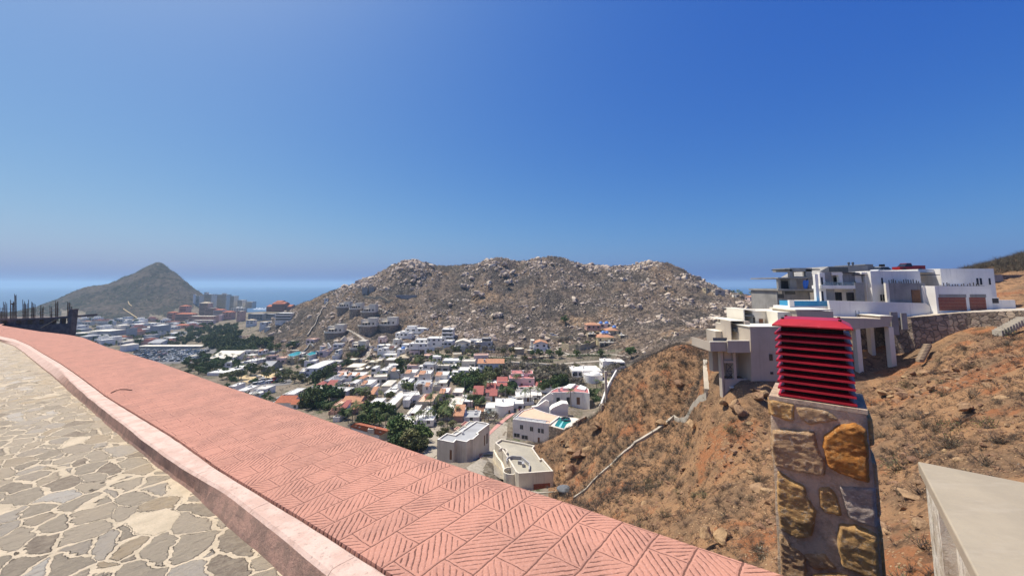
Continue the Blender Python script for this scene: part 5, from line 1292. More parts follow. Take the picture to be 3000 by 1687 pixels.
H('low white house in front of the green grove slope', '662 700 1012 1003 0 9 W w', ymin=250)
H('teal water slide pool house beside the winding wall', '858 900 1045 1036 0 9 W g', 'pool house', ymin=200)
H('pale shelter with an oval pink roof above the teal pools', '934 962 1022 1017 0 7 O w qn', 'shelter', ymin=200)
H('grey walled yard house beside the foot of the hill road', '948 1006 1070 1058 0 6 C g n', 'yard', ymin=150)
H('white terrace house of many steps near the water slides', '982 1000 1046 1026 0 8 C w L', ymin=150)

# ---- round balcony villas on the brown spur
def balcony_villa(label, xl, xr, yt, yp, yb, wall='cream_wall'):
    g = ground((xl+xr)/2, yb, 200, 600); Y = g.y; base = at((xl+xr)/2, yb, Y); base.z = g.z
    o = empty('balcony_villa', base, 0, label, 'villa', 'round balcony villas on the spur'); w_ = at(xr, yb, Y).x-at(xl, yb, Y).x; r = w_*.52
    zp = at((xl+xr)/2, yp, Y).z-base.z; zt = at((xl+xr)/2, yt, Y).z-base.z; n = 24
    arc = [(r*math.cos(math.pi+math.pi*i/n), r*.75*math.sin(math.pi+math.pi*i/n)+r*.6) for i in range(n+1)]
    m = MB(); m.prism(arc+[(r, 12), (-r, 12)], -5, zp); m.obj('base_wall', 'stone_wall', o)
    m = MB(); a2 = [(x*1.04, (y-r*.6)*1.06+r*.6) for x, y in arc]
    for i in range(n):
        (x0, y0), (x1, y1) = a2[i], a2[i+1]
        m.add([(x0, y0, zp-.5), (x1, y1, zp-.5), (x1, y1, zp+1.0), (x0, y0, zp+1.0), (x0*.97, y0+.2, zp+1.0), (x1*.97, y1+.2, zp+1.0), (x1*.97, y1+.2, zp-.5), (x0*.97, y0+.2, zp-.5)], [(0, 1, 2, 3), (3, 2, 5, 4), (4, 5, 6, 7), (0, 7, 6, 1)])
    m.obj('balcony', wall, o)
    m = MB(); hh = zt-zp; m.shell([(-r*.8, r*.75), (-r*.05, r*.75), (-r*.05, 11), (-r*.8, 11)], zp, zt-hh*.25, zt-hh*.25-.3); m.shell([(-r*.04, r*.55), (r*.95, r*.45), (r*.95, 11), (-r*.04, 11)], zp, zt, zt-.3); m.obj('wall', wall, o)
    m = MB(); m.poly([(-r*.76, r*.8, zt-hh*.25-.29), (-r*.1, r*.8, zt-hh*.25-.29), (-r*.1, 10.8, zt-hh*.25-.29), (-r*.76, 10.8, zt-hh*.25-.29)]); m.poly([(0, r*.6, zt-.29), (r*.9, r*.6, zt-.29), (r*.9, 10.8, zt-.29), (0, 10.8, zt-.29)]); m.obj('roof', 'roof_cream', o)
    for x, y, sx in ((-r*.6, r*.75, 1.8), (-r*.25, r*.75, 1.6), (r*.2, r*.53, 2.), (r*.6, r*.48, 1.5)): put(WINM[2], o, x, y-.03, zp+.3, sx, 1, 2.2)
    m = MB(); m.box(-r*.5, r*.1, r*.2, r*.74, zp+2.6, zp+2.85); m.cyl(-r*.45, r*.25, zp, zp+2.6, .18, n=8); m.cyl(r*.05, r*.25, zp, zp+2.6, .18, n=8); m.obj('pergola', wall, o)
    LANDMARKS.append(((xl+xr)/2, yp, label))
for a in (('leftmost round balcony villa of the upper row on the spur', 983, 1020, 884, 900, 921), ('middle round balcony villa of the upper row on the spur', 1019, 1054, 887, 905, 929), ('right round balcony villa of the upper row, by the track', 1053, 1096, 892, 914, 931),
          ('left round balcony villa of the lower row on the spur', 1044, 1098, 932, 955, 976), ('right round balcony villa of the lower row, with brown shutters', 1099, 1158, 930, 952, 972), ('lone round balcony villa beside the dark diagonal track', 944, 1000, 952, 974, 990), ('lowest round balcony villa, in the bend of the pale road', 1020, 1066, 1000, 1022, 1036)):
    balcony_villa(*a)

# ---- far low buildings that nothing tells apart, filling the town below the mountain
fr = random.Random(31); FAR = [(o.location.x, o.location.y) for o in scene.objects if o.type == 'EMPTY' and not o.parent]
def far_block(px, py, w, d, h, wall, roof, label, grp, ymin=300, rot=0., up=False):
    g = ground(px, py, ymin)
    if any((g.x-x)**2+(g.y-y)**2 < (w*.5+d*.4+4)**2 for x, y in FAR): return
    FAR.append((g.x, g.y)); o = empty('town_building', (g.x, g.y, g.z), rot, label, 'building', grp)
    m = MB(); m.shell([(-w/2, 0), (w/2, 0), (w/2, d), (-w/2, d)], -4, h, h-.5, .3)
    if up: m.shell([(-w*.3, d*.2), (w*.2, d*.2), (w*.2, d*.8), (-w*.3, d*.8)], h-.5, h+2.6, h+2.2, .3)
    m.obj('wall', wall, o); m = MB(); m.poly([(-w/2+.25, .25, h-.49), (w/2-.25, .25, h-.49), (w/2-.25, d-.25, h-.49), (-w/2+.25, d-.25, h-.49)])
    if up: m.poly([(-w*.28, d*.22, h+2.21), (w*.18, d*.22, h+2.21), (w*.18, d*.78, h+2.21), (-w*.28, d*.78, h+2.21)])
    m.obj('roof', roof, o)
    m = MB(); n = max(2, int(w/4))
    for i in range(n):
        if fr.random() < .8: x = -w/2+w*(i+.5)/n; m.box(x-w*.16/n*2, x+w*.16/n*2, -.05, .03, h*.3, h*.62)
    m.obj('window_band', 'glass_dark', o)
for i in range(260):
    px, py = fr.uniform(205, 600), fr.uniform(938, 1022)
    if py > 1021-(600-px)*.02 or (px > 380 and py > 1016) or (px > 495 and py > 968): continue
    c = fr.choice((('white_wall', 'roof_white', 'white'), ('cream_wall', 'roof_cream', 'cream'), ('grey_wall', 'roof_grey', 'grey'), ('white_wall', 'roof_white', 'white'), ('salmon_wall', 'tile_terracotta', 'salmon')))
    far_block(px, py, fr.uniform(8, 24), fr.uniform(8, 16), fr.uniform(3, 6.5), c[0], c[1], f'low {c[2]} flat roofed building in the far town below the mountain', f'low {c[2]} buildings of the far town', 320, fr.uniform(-.5, .3), fr.random() < .3)
for i in range(230):
    px, py = fr.uniform(660, 1420), fr.uniform(1008, 1215)
    lim = 1090+(px-560)*.345                       # stay above the pavement edge
    if py > lim-14 or (700 < px < 860 and 1088 < py < 1140) or (1320 < px < 1420 and 1105 < py < 1150) or (py < 1040 and px < 800): continue
    c = fr.choice((('white_wall', 'roof_white', 'white'), ('white_wall', 'roof_white', 'white'), ('cream_wall', 'roof_cream', 'cream'), ('pink_wall', 'terrace_tile', 'pink'), ('tan_wall', 'roof_cream', 'tan')))
    far_block(px, py, fr.uniform(5, 9), fr.uniform(5, 8), fr.uniform(2.8, 5), c[0], c[1], f'small plain {c[2]} outbuilding among the houses of the valley', f'small {c[2]} outbuildings in the valley', 110, fr.uniform(-.3, .3), False)
# ================================================================ the nearest houses, traced roof by roof
def onz(px, py, z):
    a, s = ray(px, py); Y = (z-CAMZ)/s; return Vector((a*Y, Y, z))
class Roofed:
    def __init__(s, label, cat, px, py, z, name=None, short=None):
        s.b = onz(px, py, z); s.b.z = min(gz(s.b.x, s.b.y), z); s.o = empty(name or cat.replace(' ', '_'), s.b, 0, label, cat); LANDMARKS.append((px, py, short or label))
    def xy(s, pts, z): return [((onz(px, py, z)-s.b).x, (onz(px, py, z)-s.b).y) for px, py in pts]
    def ccw(s, pl):
        ar = sum(pl[i][0]*pl[(i+1) % len(pl)][1]-pl[(i+1) % len(pl)][0]*pl[i][1] for i in range(len(pl))); return pl if ar > 0 else pl[::-1]
    def body(s, pts, z, down, wall, roof, par=.45, t=.3, rname='roof'):
        pl = s.ccw(s.xy(pts, z)); zz = z-s.b.z
        m = MB(); m.shell(pl, zz-down, zz, zz-par, t); m.obj('wall', wall, s.o)
        if roof: m = MB(); m.poly([(x, y, zz-par+.004) for x, y in inset(pl, t-.03)]); m.obj(rname, roof, s.o)
        return pl
    def wall_on(s, pl, i, f0, f1, z0, z1, mesh_or_mat, name='window', t=.06):
        """opening on edge i of footprint pl, between fractions f0..f1"""
        p, q = Vector(pl[i]), Vector(pl[(i+1) % len(pl)]); d = (q-p); L_ = d.length; d.normalize(); nrm = Vector((d.y, -d.x))
        c = p+(q-p)*(f0+f1)/2; o = link(name, mesh_or_mat, s.o, (c.x+nrm.x*.02, c.y+nrm.y*.02, z0)); o.rotation_euler = (0, 0, math.atan2(d.y, d.x)); o.scale = (L_*(f1-f0), 1, z1-z0); return o
def edge_facing(pl, px_dir):
    """index of the longest edge whose outward normal points along px_dir"""
    best, bi = -1, 0
    for i in range(len(pl)):
        p, q = Vector(pl[i]), Vector(pl[(i+1) % len(pl)]); d = q-p; n = Vector((d.y, -d.x)).normalized(); v = n.dot(Vector(px_dir).normalized())*d.length
        if v > best: best, bi = v, i
    return bi
GARM = _unit('garage_door', 'wood_red', lambda m: [m.box(-.5, .5, -.05, .05, i/6, (i+.9)/6) for i in range(6)])
# grey roofed long house
ZR = -40.
S = Roofed('long cream house with a light grey flat roof and white roof edge', 'house', 1330, 1290, ZR, short='long grey roofed house')
pl = S.body([(1281, 1286.5), (1329, 1296), (1336, 1288), (1367, 1294), (1377, 1287), (1386, 1286), (1404, 1270), (1398, 1268), (1434, 1241), (1425, 1238), (1395, 1233), (1334, 1273), (1309, 1268)], ZR, 12, 'cream_wall', 'roof_grey', .35, .35)
m = MB(); zz = ZR-S.b.z
m.shell(pl, zz-.18, zz+.03, zz-.3, .32); m.obj('roof_edge', 'white_stucco', S.o)
i = edge_facing(pl, (0, -1)); S.wall_on(pl, i, .78, .90, zz-4.4, zz-2.0, DOORM, 'door')
S.wall_on(pl, i, .1, .2, zz-6.6, zz-5.2, WINM[2])
for q in range(len(pl)):
    p_, q_ = Vector(pl[q]), Vector(pl[(q+1) % len(pl)]); d = q_-p_
    if d.length > 6 and d.normalized().y > .5: S.wall_on(pl, q, .55, .62, zz-5, zz-2.2, DOORM, 'door'); S.wall_on(pl, q, .75, .82, zz-5, zz-2.2, WINM[1])
m = MB(); p_ = S.xy([(1356, 1268)], ZR)[0]; m.cyl(p_[0], p_[1], zz-.35, zz+.15, .25, n=10); m.cyl(p_[0], p_[1], zz+.15, zz+.4, .4, .3, n=10); m.obj('roof_vent', 'tank_pale', S.o)
A = Roofed('lower stepped wing of grey terraces with red tiled nooks', 'wing', 1350, 1262, ZR-2.2, short='stepped grey terraces')
for k_, (pts, rm) in enumerate((([(1321, 1271), (1335, 1273.5), (1350, 1263), (1336, 1261)], 'roof_grey'), ([(1337, 1260.6), (1351, 1262.6), (1372, 1248.6), (1358, 1246.6)], 'roof_grey'), ([(1359, 1246.2), (1373, 1248.2), (1394, 1234.4), (1376, 1231.6)], 'roof_grey'), ([(1329, 1256), (1337, 1258), (1348, 1250), (1340, 1248)], 'roof_red'), ([(1350, 1243), (1358, 1245), (1372, 1235), (1362, 1233)], 'roof_red'))):
    A.body(pts, ZR-2.2-.3*k_, 9, 'cream_wall' if k_ < 3 else 'salmon_wall', rm, .3, .25)
# cream parapet house in front
ZR = -42.6
S = Roofed('cream house with a pale olive roof, curved parapet and a dark garage', 'house', 1540, 1345, ZR, short='cream parapet house')
pl = S.body([(1450, 1296), (1468, 1285), (1510, 1292.5), (1567, 1304), (1561, 1312), (1583, 1343), (1589, 1341), (1621, 1379), (1520, 1386), (1511, 1381), (1494, 1352), (1480, 1330), (1468, 1312)], ZR, 11, 'cream_wall', 'roof_tan', .5, .4)
i = edge_facing(pl, (0, -1)); zz = ZR-S.b.z
S.wall_on(pl, i, .42, .9, zz-4.9, zz-2.6, GARM, 'garage_door')
def curb(S, pts, z, h, t, mat, name='roof_wall', dz=-.45):
    q = S.xy(pts, z); m = MB(); zz = z-S.b.z
    for a, b in zip(q[:-1], q[1:]):
        a, b = Vector(a), Vector(b); d = (b-a).normalized(); n = Vector((-d.y, d.x))*t/2
        m.add([(a.x-n.x, a.y-n.y, zz+dz), (b.x-n.x, b.y-n.y, zz+dz), (b.x+n.x, b.y+n.y, zz+dz), (a.x+n.x, a.y+n.y, zz+dz), (a.x-n.x, a.y-n.y, zz+h), (b.x-n.x, b.y-n.y, zz+h), (b.x+n.x, b.y+n.y, zz+h), (a.x+n.x, a.y+n.y, zz+h)], [(0, 3, 2, 1), (4, 5, 6, 7), (0, 1, 5, 4), (1, 2, 6, 5), (2, 3, 7, 6), (3, 0, 4, 7)])
    return m.obj(name, mat, S.o)
curb(S, [(1486, 1354), (1484, 1348), (1488, 1342), (1500, 1338), (1514, 1339), (1528, 1340), (1551, 1359)], ZR, .35, .25, 'grey_wall')
curb(S, [(1551, 1360), (1550, 1378)], ZR, .35, .25, 'grey_wall'); curb(S, [(1518, 1352), (1532, 1354), (1533, 1362)], ZR, .3, .6, 'grey_wall')
curb(S, [(1462, 1318), (1470, 1314), (1480, 1316), (1486, 1322), (1484, 1330)], ZR, .3, .3, 'cream_wall')
m = MB(); c_ = S.xy([(1497, 1366)], ZR)[0]; m.shell([(c_[0]+2.0*math.cos(2*math.pi*k/20), c_[1]+2.0*math.sin(2*math.pi*k/20)) for k in range(20)], zz-10, zz-.9, zz-1.6, .25); m.obj('round_bay', 'cream_wall', S.o)
curb(S, [(1447, 1319), (1456, 1338), (1470, 1356), (1480, 1385)], ZR-2.5, .2, .5, 'cream_wall', 'stair_wall', -6)
# white two storey house with the apricot terrace
ZR = -46.
S = Roofed('white two storey house with an apricot roof terrace and brown windows', 'house', 1550, 1250, ZR, short='apricot terrace house')
pl = S.body([(1502, 1227), (1611, 1241), (1640, 1219), (1600, 1208), (1585, 1203), (1560, 1194), (1531, 1202), (1518, 1213)], ZR, 12, 'white_wall', 'terrace_tile', .25, .3, 'terrace')
i = edge_facing(pl, (0, -1)); zz = ZR-S.b.z
for f0, f1, z0, z1 in ((.20, .29, -3.1, -1.5), (.47, .56, -3.3, -1.7), (.68, .75, -3.5, -1.9), (.77, .84, -3.5, -1.9), (.03, .20, -6.0, -4.6), (.24, .42, -6.3, -4.9)): S.wall_on(pl, i, f0, f1, zz+z0, zz+z1, WINM[0])
S.wall_on(pl, i, .68, .73, zz-7.2, zz-5.0, DOORM, 'door')
curb(S, [(1503, 1226), (1611, 1240)], ZR, .75, .08, 'frame_white', 'railing', .55); curb(S, [(1503, 1226), (1532, 1201)], ZR, .75, .08, 'frame_white', 'railing', .55)
for k_ in range(7):
    m = MB(); q = S.xy([(1503+k_*18, 1226+k_*2.3)], ZR)[0]; m.cyl(q[0], q[1], zz-.2, zz+.75, .05, n=6); m.obj('railing_post', 'frame_white', S.o)
curb(S, [(1512, 1221), (1528, 1224), (1560, 1229), (1600, 1234)], ZR, -.1, 3.2, 'roof_grey', 'tiled_strip', -.245)
q = Roofed('raised green swimming pool with a stone base at the slope foot', 'pool', 1655, 1240, ZR-.4, 'swimming_pool', short='green pool')
pl = q.body([(1608, 1247), (1655, 1260), (1661, 1253), (1680, 1251), (1680, 1240), (1712, 1228), (1690, 1222), (1635, 1217)], ZR-.4, 12, 'stone_wall', 'roof_cream', .12, .4, 'deck')
m = MB(); w_ = q.xy([(1624, 1246), (1652, 1254), (1661, 1240), (1674, 1234), (1668, 1227), (1640, 1221)], ZR-.4); m.poly([(x, y, ZR-.4-q.b.z-.11) for x, y in q.ccw(w_)]); m.obj('water', 'pool_deep', q.o)
m = MB(); w_ = q.xy([(1657, 1229)], ZR-.4)[0]; m.shell([(w_[0]+1.7*math.cos(k/9*math.pi), w_[1]+1.7*math.sin(k/9*math.pi)) for k in range(18)], ZR-.4-q.b.z-.1, ZR-.4-q.b.z+.5, ZR-.4-q.b.z+.2, .3); m.obj('spa_tub', 'glass_blue', q.o)
m = MB(); w_ = q.xy([(1636, 1249), (1642, 1251), (1652, 1232), (1649, 1231)], ZR-.4); m.poly([(x, y, ZR-.4-q.b.z-.08) for x, y in q.ccw(w_)]); m.obj('pool_line', 'teal_roof', q.o)
L = Lot('brick_annex', 'rusty brown lean-to against the white two storey house', 'annex', 1604, 1300, 146.); m = MB(); L.box(m, 1598, 1262, 1640, 1306, 146., 5, 3); m.obj('wall', 'wood_brown', L.o)
# stepped white walls climbing to the red roofed house
L = Lot('stepped_garden_wall', 'white garden wall rising in curved steps towards the red roof', 'wall', 1585, 1204, 156.)
m = MB(); L.poly(m, [(1558, 1206), (1558, 1192), (1575, 1189), (1600, 1172), (1608, 1176), (1610, 1210)], 156., 1.2); m.obj('lower_wall', 'white_wall', L.o)
m = MB(); L.poly(m, [(1572, 1187), (1588, 1167), (1612, 1150), (1621, 1155), (1621, 1172), (1600, 1180)], 160., 1.); m.obj('upper_wall', 'white_wall', L.o)
L = Lot('white_gable_end', 'blue grey shaded gable wall with a sloping white top', 'house', 1640, 1215, 152.)
m = MB(); L.poly(m, [(1612, 1201), (1620, 1194), (1649, 1181), (1665, 1183), (1664, 1222), (1612, 1216)], 152., 4.); m.obj('wall', 'white_wall', L.o)
m = MB(); L.box(m, 1632, 1204, 1664, 1208, 151.9, .4); m.obj('ledge', 'white_stucco', L.o)
ZR = -44.6
S = Roofed('white house with a fan shaped crimson roof and white slabs', 'house', 1660, 1150, ZR, short='fan shaped crimson roof')
pl = S.body([(1607, 1152), (1621, 1149), (1651, 1148.5), (1680, 1147), (1710, 1149), (1727, 1152), (1724, 1139), (1712, 1131), (1690, 1127.5), (1668, 1127.5), (1650, 1132), (1630, 1136), (1617, 1142)], ZR, 10, 'white_wall', 'roof_red', .3, .3)
zz = ZR-S.b.z
for pts, hh in (([(1648, 1141), (1672, 1142), (1687, 1128.4), (1668, 1128.4)], .7), ([(1690, 1139), (1714, 1144), (1718, 1136), (1700, 1129)], .35)):
    m = MB(); m.prism(S.ccw(S.xy(pts, ZR)), zz-.3, zz+hh); m.obj('roof_slab', 'roof_white', S.o)
m = MB(); c_ = S.xy([(1638, 1144)], ZR)[0]; m.box(c_[0]-.45, c_[0]+.45, c_[1]-.45, c_[1]+.45, zz-.3, zz+1.1); m.box(c_[0]-.6, c_[0]+.6, c_[1]-.6, c_[1]+.6, zz+1.1, zz+1.3); m.obj('chimney', 'white_wall', S.o)
for q in range(len(pl)):
    p_, q_ = Vector(pl[q]), Vector(pl[(q+1) % len(pl)]); d = q_-p_; nrm = Vector((d.y, -d.x)).normalized()
    if nrm.y < -.7 and d.length > 3.5: S.wall_on(pl, q, .3, .62, zz-5.2, zz-2.2, DOORM if 2 < d.length < 4.4 else WINM[1], 'window')
# kidney pool terrace
ZR = -52.6
S = Roofed('white walled terrace with a turquoise kidney shaped pool', 'pool', 1434, 1208, ZR, 'pool_terrace', short='kidney pool')
pl = S.body([(1418, 1197), (1448, 1197), (1450, 1219), (1420, 1220)], ZR, 9, 'white_wall', 'roof_white', .3, .4, 'deck')
m = MB(); c_ = Vector(S.xy([(1436, 1209)], ZR)[0]); m.poly([(c_.x+1.75*math.cos(t)*(1+.18*math.cos(2*t+.6)), c_.y+1.35*math.sin(t)*(1+.2*math.sin(t*2)), ZR-S.b.z-.28) for t in [2*math.pi*k/28 for k in range(28)]]); m.obj('water', 'pool_water', S.o)
# terracotta roofed house by the pavement edge
S = Roofed('white house with a broad terracotta gable roof and skylights', 'house', 1080, 1262, -48.6, short='broad terracotta roof')
e0, e1, r0, r1, b0, b1 = [onz(*p)-S.b for p in ((1024, 1249.5, -48.6), (1115, 1275, -48.6), (1038, 1240, -46.6), (1135, 1262.5, -46.6), (1055, 1238, -48.2), (1150, 1258.5, -48.2))]
m = MB(); m.add([tuple(v) for v in (e0, e1, r1, r0, b0, b1)], [(0, 1, 2, 3), (3, 2, 5, 4)]); ro = m.obj('roof', 'tile_terracotta', S.o); sd = ro.modifiers.new('t', 'SOLIDIFY'); sd.thickness = .16; sd.offset = -1
def lp(a, b, f): return a+(b-a)*f
w = [lp(e0, e1, .03), lp(e0, e1, .97), lp(b0, b1, .97), lp(b0, b1, .03)]; w = [lp(v, (e0+e1+b0+b1)/4, .05) for v in w]; rr = [lp(r0, r1, .05), lp(r0, r1, .95)]
m = MB(); dn = Vector((0, 0, -8)); k2 = Vector((0, 0, -.25))
vs = [tuple(v+k2) for v in w]+[tuple(v+dn) for v in w]+[tuple(rr[0]+k2), tuple(rr[1]+k2)]
m.add(vs, [(4, 5, 1, 0), (5, 6, 2, 1), (6, 7, 3, 2), (7, 4, 0, 3), (1, 2, 9), (3, 0, 8)]); m.obj('wall', 'white_wall', S.o)
for f, g in ((.12, .5), (.26, .45), (.88, .5)):
    c_ = lp(lp(e0, e1, f), lp(r0, r1, f), g); m = MB(); d = (e1-e0).normalized()*.35; u = (r0-e0).normalized()*.55; n = Vector((0, 0, .1)); m.add([tuple(c_-d-u+n), tuple(c_+d-u+n), tuple(c_+d+u+n), tuple(c_-d+u+n), tuple(c_-d-u), tuple(c_+d-u), tuple(c_+d+u), tuple(c_-d+u)], [(0, 1, 2, 3), (0, 4, 5, 1), (1, 5, 6, 2), (2, 6, 7, 3), (3, 7, 4, 0)]); m.obj('skylight', 'frame_white', S.o)
c_ = lp(lp(e0, e1, .66), lp(r0, r1, .66), .35); m = MB(); m.box(c_.x-1.1, c_.x+1.1, c_.y-.9, c_.y+.9, c_.z-.6, c_.z+.9); m.m = 1; m.box(c_.x-.8, c_.x+.8, c_.y-.6, c_.y+.6, c_.z+.9, c_.z+1.0); m.obj('roof_box', ['cream_wall', 'glass_blue'], S.o)

# ================================================================ roads, tracks and lots draped over the ground
def ribbon(name, rows, mat, lift=.12, nx=3, sub=6, ymin=60, kind='structure', key=None):
    pts = []
    for a, b in zip(rows[:-1], rows[1:]):
        for s in range(sub): pts.append([a[k]+(b[k]-a[k])*s/sub for k in range(4)])
    pts.append(rows[-1]); V = []
    for r in pts:
        for i in range(nx+1):
            f = i/nx; g = ground(r[0]+(r[2]-r[0])*f, r[1]+(r[3]-r[1])*f, ymin); V.append((g.x, g.y, g.z+lift))
    ii = np.arange(len(V)).reshape(len(pts), nx+1)
    Q = np.stack([ii[:-1, :-1], ii[:-1, 1:], ii[1:, 1:], ii[1:, :-1]], -1).reshape(-1, 4)
    P3 = np.array(V); e = (P3[Q[:, 1]]-P3[Q[:, 0]]); f_ = (P3[Q[:, 3]]-P3[Q[:, 0]]); flip = np.cross(e, f_)[:, 2] < 0; Q[flip] = Q[flip][:, ::-1]
    jump = np.max([np.abs(P3[Q[:, i]]-P3[Q[:, (i+1) % 4]]).max(1) for i in range(4)], 0); Q = Q[jump < 45]
    o = link(name, np_mesh(name, V, Q=Q, mats=[mat], smooth=True)); o['kind'] = kind; return o
def path(name, pts, w, mat, **kw):
    rows = []
    for i, p in enumerate(pts):
        a, b = pts[max(i-1, 0)], pts[min(i+1, len(pts)-1)]; d = Vector((b[0]-a[0], (b[1]-a[1])*2.6)).normalized(); n = Vector((-d.y, d.x/2.6))*w/2
        rows.append((p[0]-n.x, p[1]-n.y, p[0]+n.x, p[1]+n.y))
    return ribbon(name, rows, mat, **kw)
ribbon('turning_circle', [(1240, 1241, 1300, 1234), (1222, 1253, 1302, 1246), (1214, 1264, 1294, 1258), (1236, 1274, 1288, 1272), (1245, 1290, 1284, 1290), (1244, 1310, 1280, 1310), (1238, 1345, 1282, 1348)], 'road_cobble', sub=4)
ribbon('lane', [(1476, 1236, 1487, 1240), (1450, 1258, 1486, 1262), (1434, 1275, 1484, 1286), (1425, 1300, 1455, 1312), (1406, 1345, 1470, 1365), (1366, 1370, 1490, 1402), (1400, 1425, 1560, 1442), (1560, 1448, 1640, 1440)], 'road_cobble', sub=4)
ribbon('footpath', [(1500, 1211, 1509, 1212), (1470, 1231, 1478, 1236), (1446, 1252, 1453, 1258), (1428, 1272, 1435, 1275), (1416, 1300, 1426, 1302), (1396, 1340, 1408, 1345)], 'pink_paving', lift=.2, sub=4)
path('hill_road', [(1000, 959), (1023, 968), (1044, 979), (1062, 991), (1076, 1002), (1086, 1016), (1082, 1029), (1074, 1040)], 9, 'road_pale', ymin=200)
path('upper_track', [(1098, 896), (1115, 905), (1135, 914), (1158, 921)], 5, 'road_pale', ymin=250)
path('valley_road', [(1222, 1036), (1248, 1046), (1300, 1050), (1350, 1049), (1420, 1051), (1480, 1059), (1574, 1065), (1623, 1068), (1680, 1063), (1753, 1058), (1800, 1056)], 8, 'road_pale', ymin=150)
path('upper_road', [(1400, 1043), (1470, 1046), (1540, 1048), (1600, 1043), (1669, 1039), (1737, 1037), (1802, 1039), (1842, 1046)], 5, 'road_pale', ymin=150)
path('hacienda_drive', [(1600, 986), (1640, 986), (1677, 989), (1693, 998), (1703, 1008), (1742, 1009)], 5, 'road_pale', ymin=200)
path('hacienda_bend', [(1742, 1010), (1690, 1011), (1651, 1013), (1630, 1019), (1640, 1029), (1668, 1038)], 6, 'road_pale', ymin=200)
path('village_street', [(1082, 1030), (1075, 1048), (1040, 1060), (980, 1075), (930, 1090)], 8, 'road_pale', ymin=150)
path('town_street', [(1090, 1178), (1150, 1170), (1210, 1172), (1262, 1180), (1300, 1196)], 7, 'asphalt', ymin=100)
path('side_street', [(1195, 1238), (1210, 1215), (1222, 1195), (1210, 1172)], 8, 'asphalt', ymin=100)
ribbon('curved_road', [(505, 972, 512, 967), (530, 976, 538, 970), (560, 984, 574, 976), (585, 996, 602, 986), (608, 1008, 634, 1000), (596, 1022, 660, 1016), (585, 1040, 640, 1034)], 'asphalt', ymin=200, sub=4)
ribbon('car_park', [(392, 1024, 616, 1022), (396, 1034, 614, 1030), (402, 1044, 612, 1040), (412, 1056, 606, 1050), (424, 1068, 590, 1062)], 'asphalt', ymin=200, nx=6, sub=2)
ribbon('sandy_lot', [(702, 1100, 842, 1092), (700, 1112, 836, 1106), (726, 1122, 812, 1116)], 'sand', ymin=150, nx=5)
ribbon('small_car_park', [(716, 1128, 860, 1110), (718, 1140, 850, 1126)], 'asphalt', ymin=150, nx=6)
path('mountain_track', [(361, 906), (379, 918), (396, 929), (405, 936), (387, 940)], 3.2, 'sand', ymin=500, lift=1.5)
path('crest_track', [(375, 884), (378, 892), (386, 898)], 2.4, 'sand', ymin=500, lift=1.5)

# ---- free standing walls that follow the ground
def wall_path(name, label, pts, h, t, mat, ymin=40, ymax=1300, up=True, cat='wall', group=None):
    P = [ground(px, py, ymin, ymax) for px, py in pts]; fine = []
    for a, b in zip(P[:-1], P[1:]):
        n = max(1, int((b-a).length/1.6))
        for i in range(n):
            q = a+(b-a)*i/n; q.z = gz(q.x, q.y); fine.append(q)
    fine.append(P[-1]); m = MB(); V = []
    for i, p in enumerate(fine):
        d = (fine[min(i+1, len(fine)-1)]-fine[max(i-1, 0)]); d.z = 0; d.normalize(); n = Vector((-d.y, d.x, 0))*t/2
        V += [tuple(p-n+Vector((0, 0, -1.5))), tuple(p+n+Vector((0, 0, -1.5))), tuple(p+n+Vector((0, 0, h))), tuple(p-n+Vector((0, 0, h)))]
    fs = []
    for i in range(len(fine)-1):
        for k_ in range(4): fs.append((4*i+k_, 4*i+(k_+1) % 4, 4*i+4+(k_+1) % 4, 4*i+4+k_))
    fs += [(3, 2, 1, 0), tuple(4*(len(fine)-1)+k_ for k_ in range(4))]
    m.add(V, fs); o = m.obj(name, mat); tag(o, label, cat, group); return o
wall_path('boundary_wall', 'pale boundary wall running straight down the scrub slope', [(953, 884), (960, 890), (940, 914), (929, 938), (914, 964), (901, 985)], 1.9, .7, 'road_pale', 250)
wall_path('drain_wall', 'low stone drain wall descending the dry slope below the beige house', [(2074, 1158), (2035, 1186), (1975, 1222), (1925, 1262), (1860, 1300), (1850, 1312), (1790, 1366), (1735, 1415), (1680, 1462)], .45, .55, 'road_pale', 20, 130)
wall_path('step_wall', 'upright pale wall strip beside the beige house', [(2066, 1062), (2068, 1100), (2072, 1152)], .7, .8, 'road_pale', 40, 130)
wall_path('retaining_wall', 'curved grey retaining wall under the hacienda drive', [(1646, 1022), (1668, 1026), (1700, 1026), (1730, 1020), (1745, 1012)], 3.6, .6, 'tan_wall', 150)
wall_path('retaining_wall', 'long retaining wall beside the round tank and the pale loop road', [(1600, 990), (1640, 998), (1680, 996)], 3.2, .6, 'tan_wall', 150)
wall_path('roadside_wall', 'brown roadside wall below the tall white villa', [(1238, 1032), (1262, 1028), (1290, 1024), (1310, 1016)], 1.8, .5, 'tan_wall', 150)
wall_path('roadside_wall', 'low pale wall along the valley road', [(1480, 1068), (1530, 1070), (1580, 1072), (1640, 1076)], 1.6, .5, 'cream_wall', 120)
wall_path('street_wall', 'grey wall along the village street', [(960, 1082), (990, 1074), (1030, 1066), (1060, 1064)], 2.6, .5, 'grey_wall', 150)
wall_path('garden_wall', 'white boundary wall edged by palms at the foot of the dry slope', [(1806, 1098), (1795, 1118), (1783, 1140), (1772, 1165), (1764, 1190), (1758, 1206)], 2.4, .6, 'white_wall', 125, 220)
wall_path('garden_wall', 'brown stone wall from the green pool up the slope foot', [(1690, 1250), (1712, 1236), (1740, 1216), (1766, 1204)], 1.5, .6, 'stone_wall', 100, 170)
wall_path('pool_wall', 'winding grey wall around the teal slide pools', [(850, 1046), (890, 1050), (940, 1042), (970, 1026), (960, 1014)], 3., .8, 'grey_wall', 200)
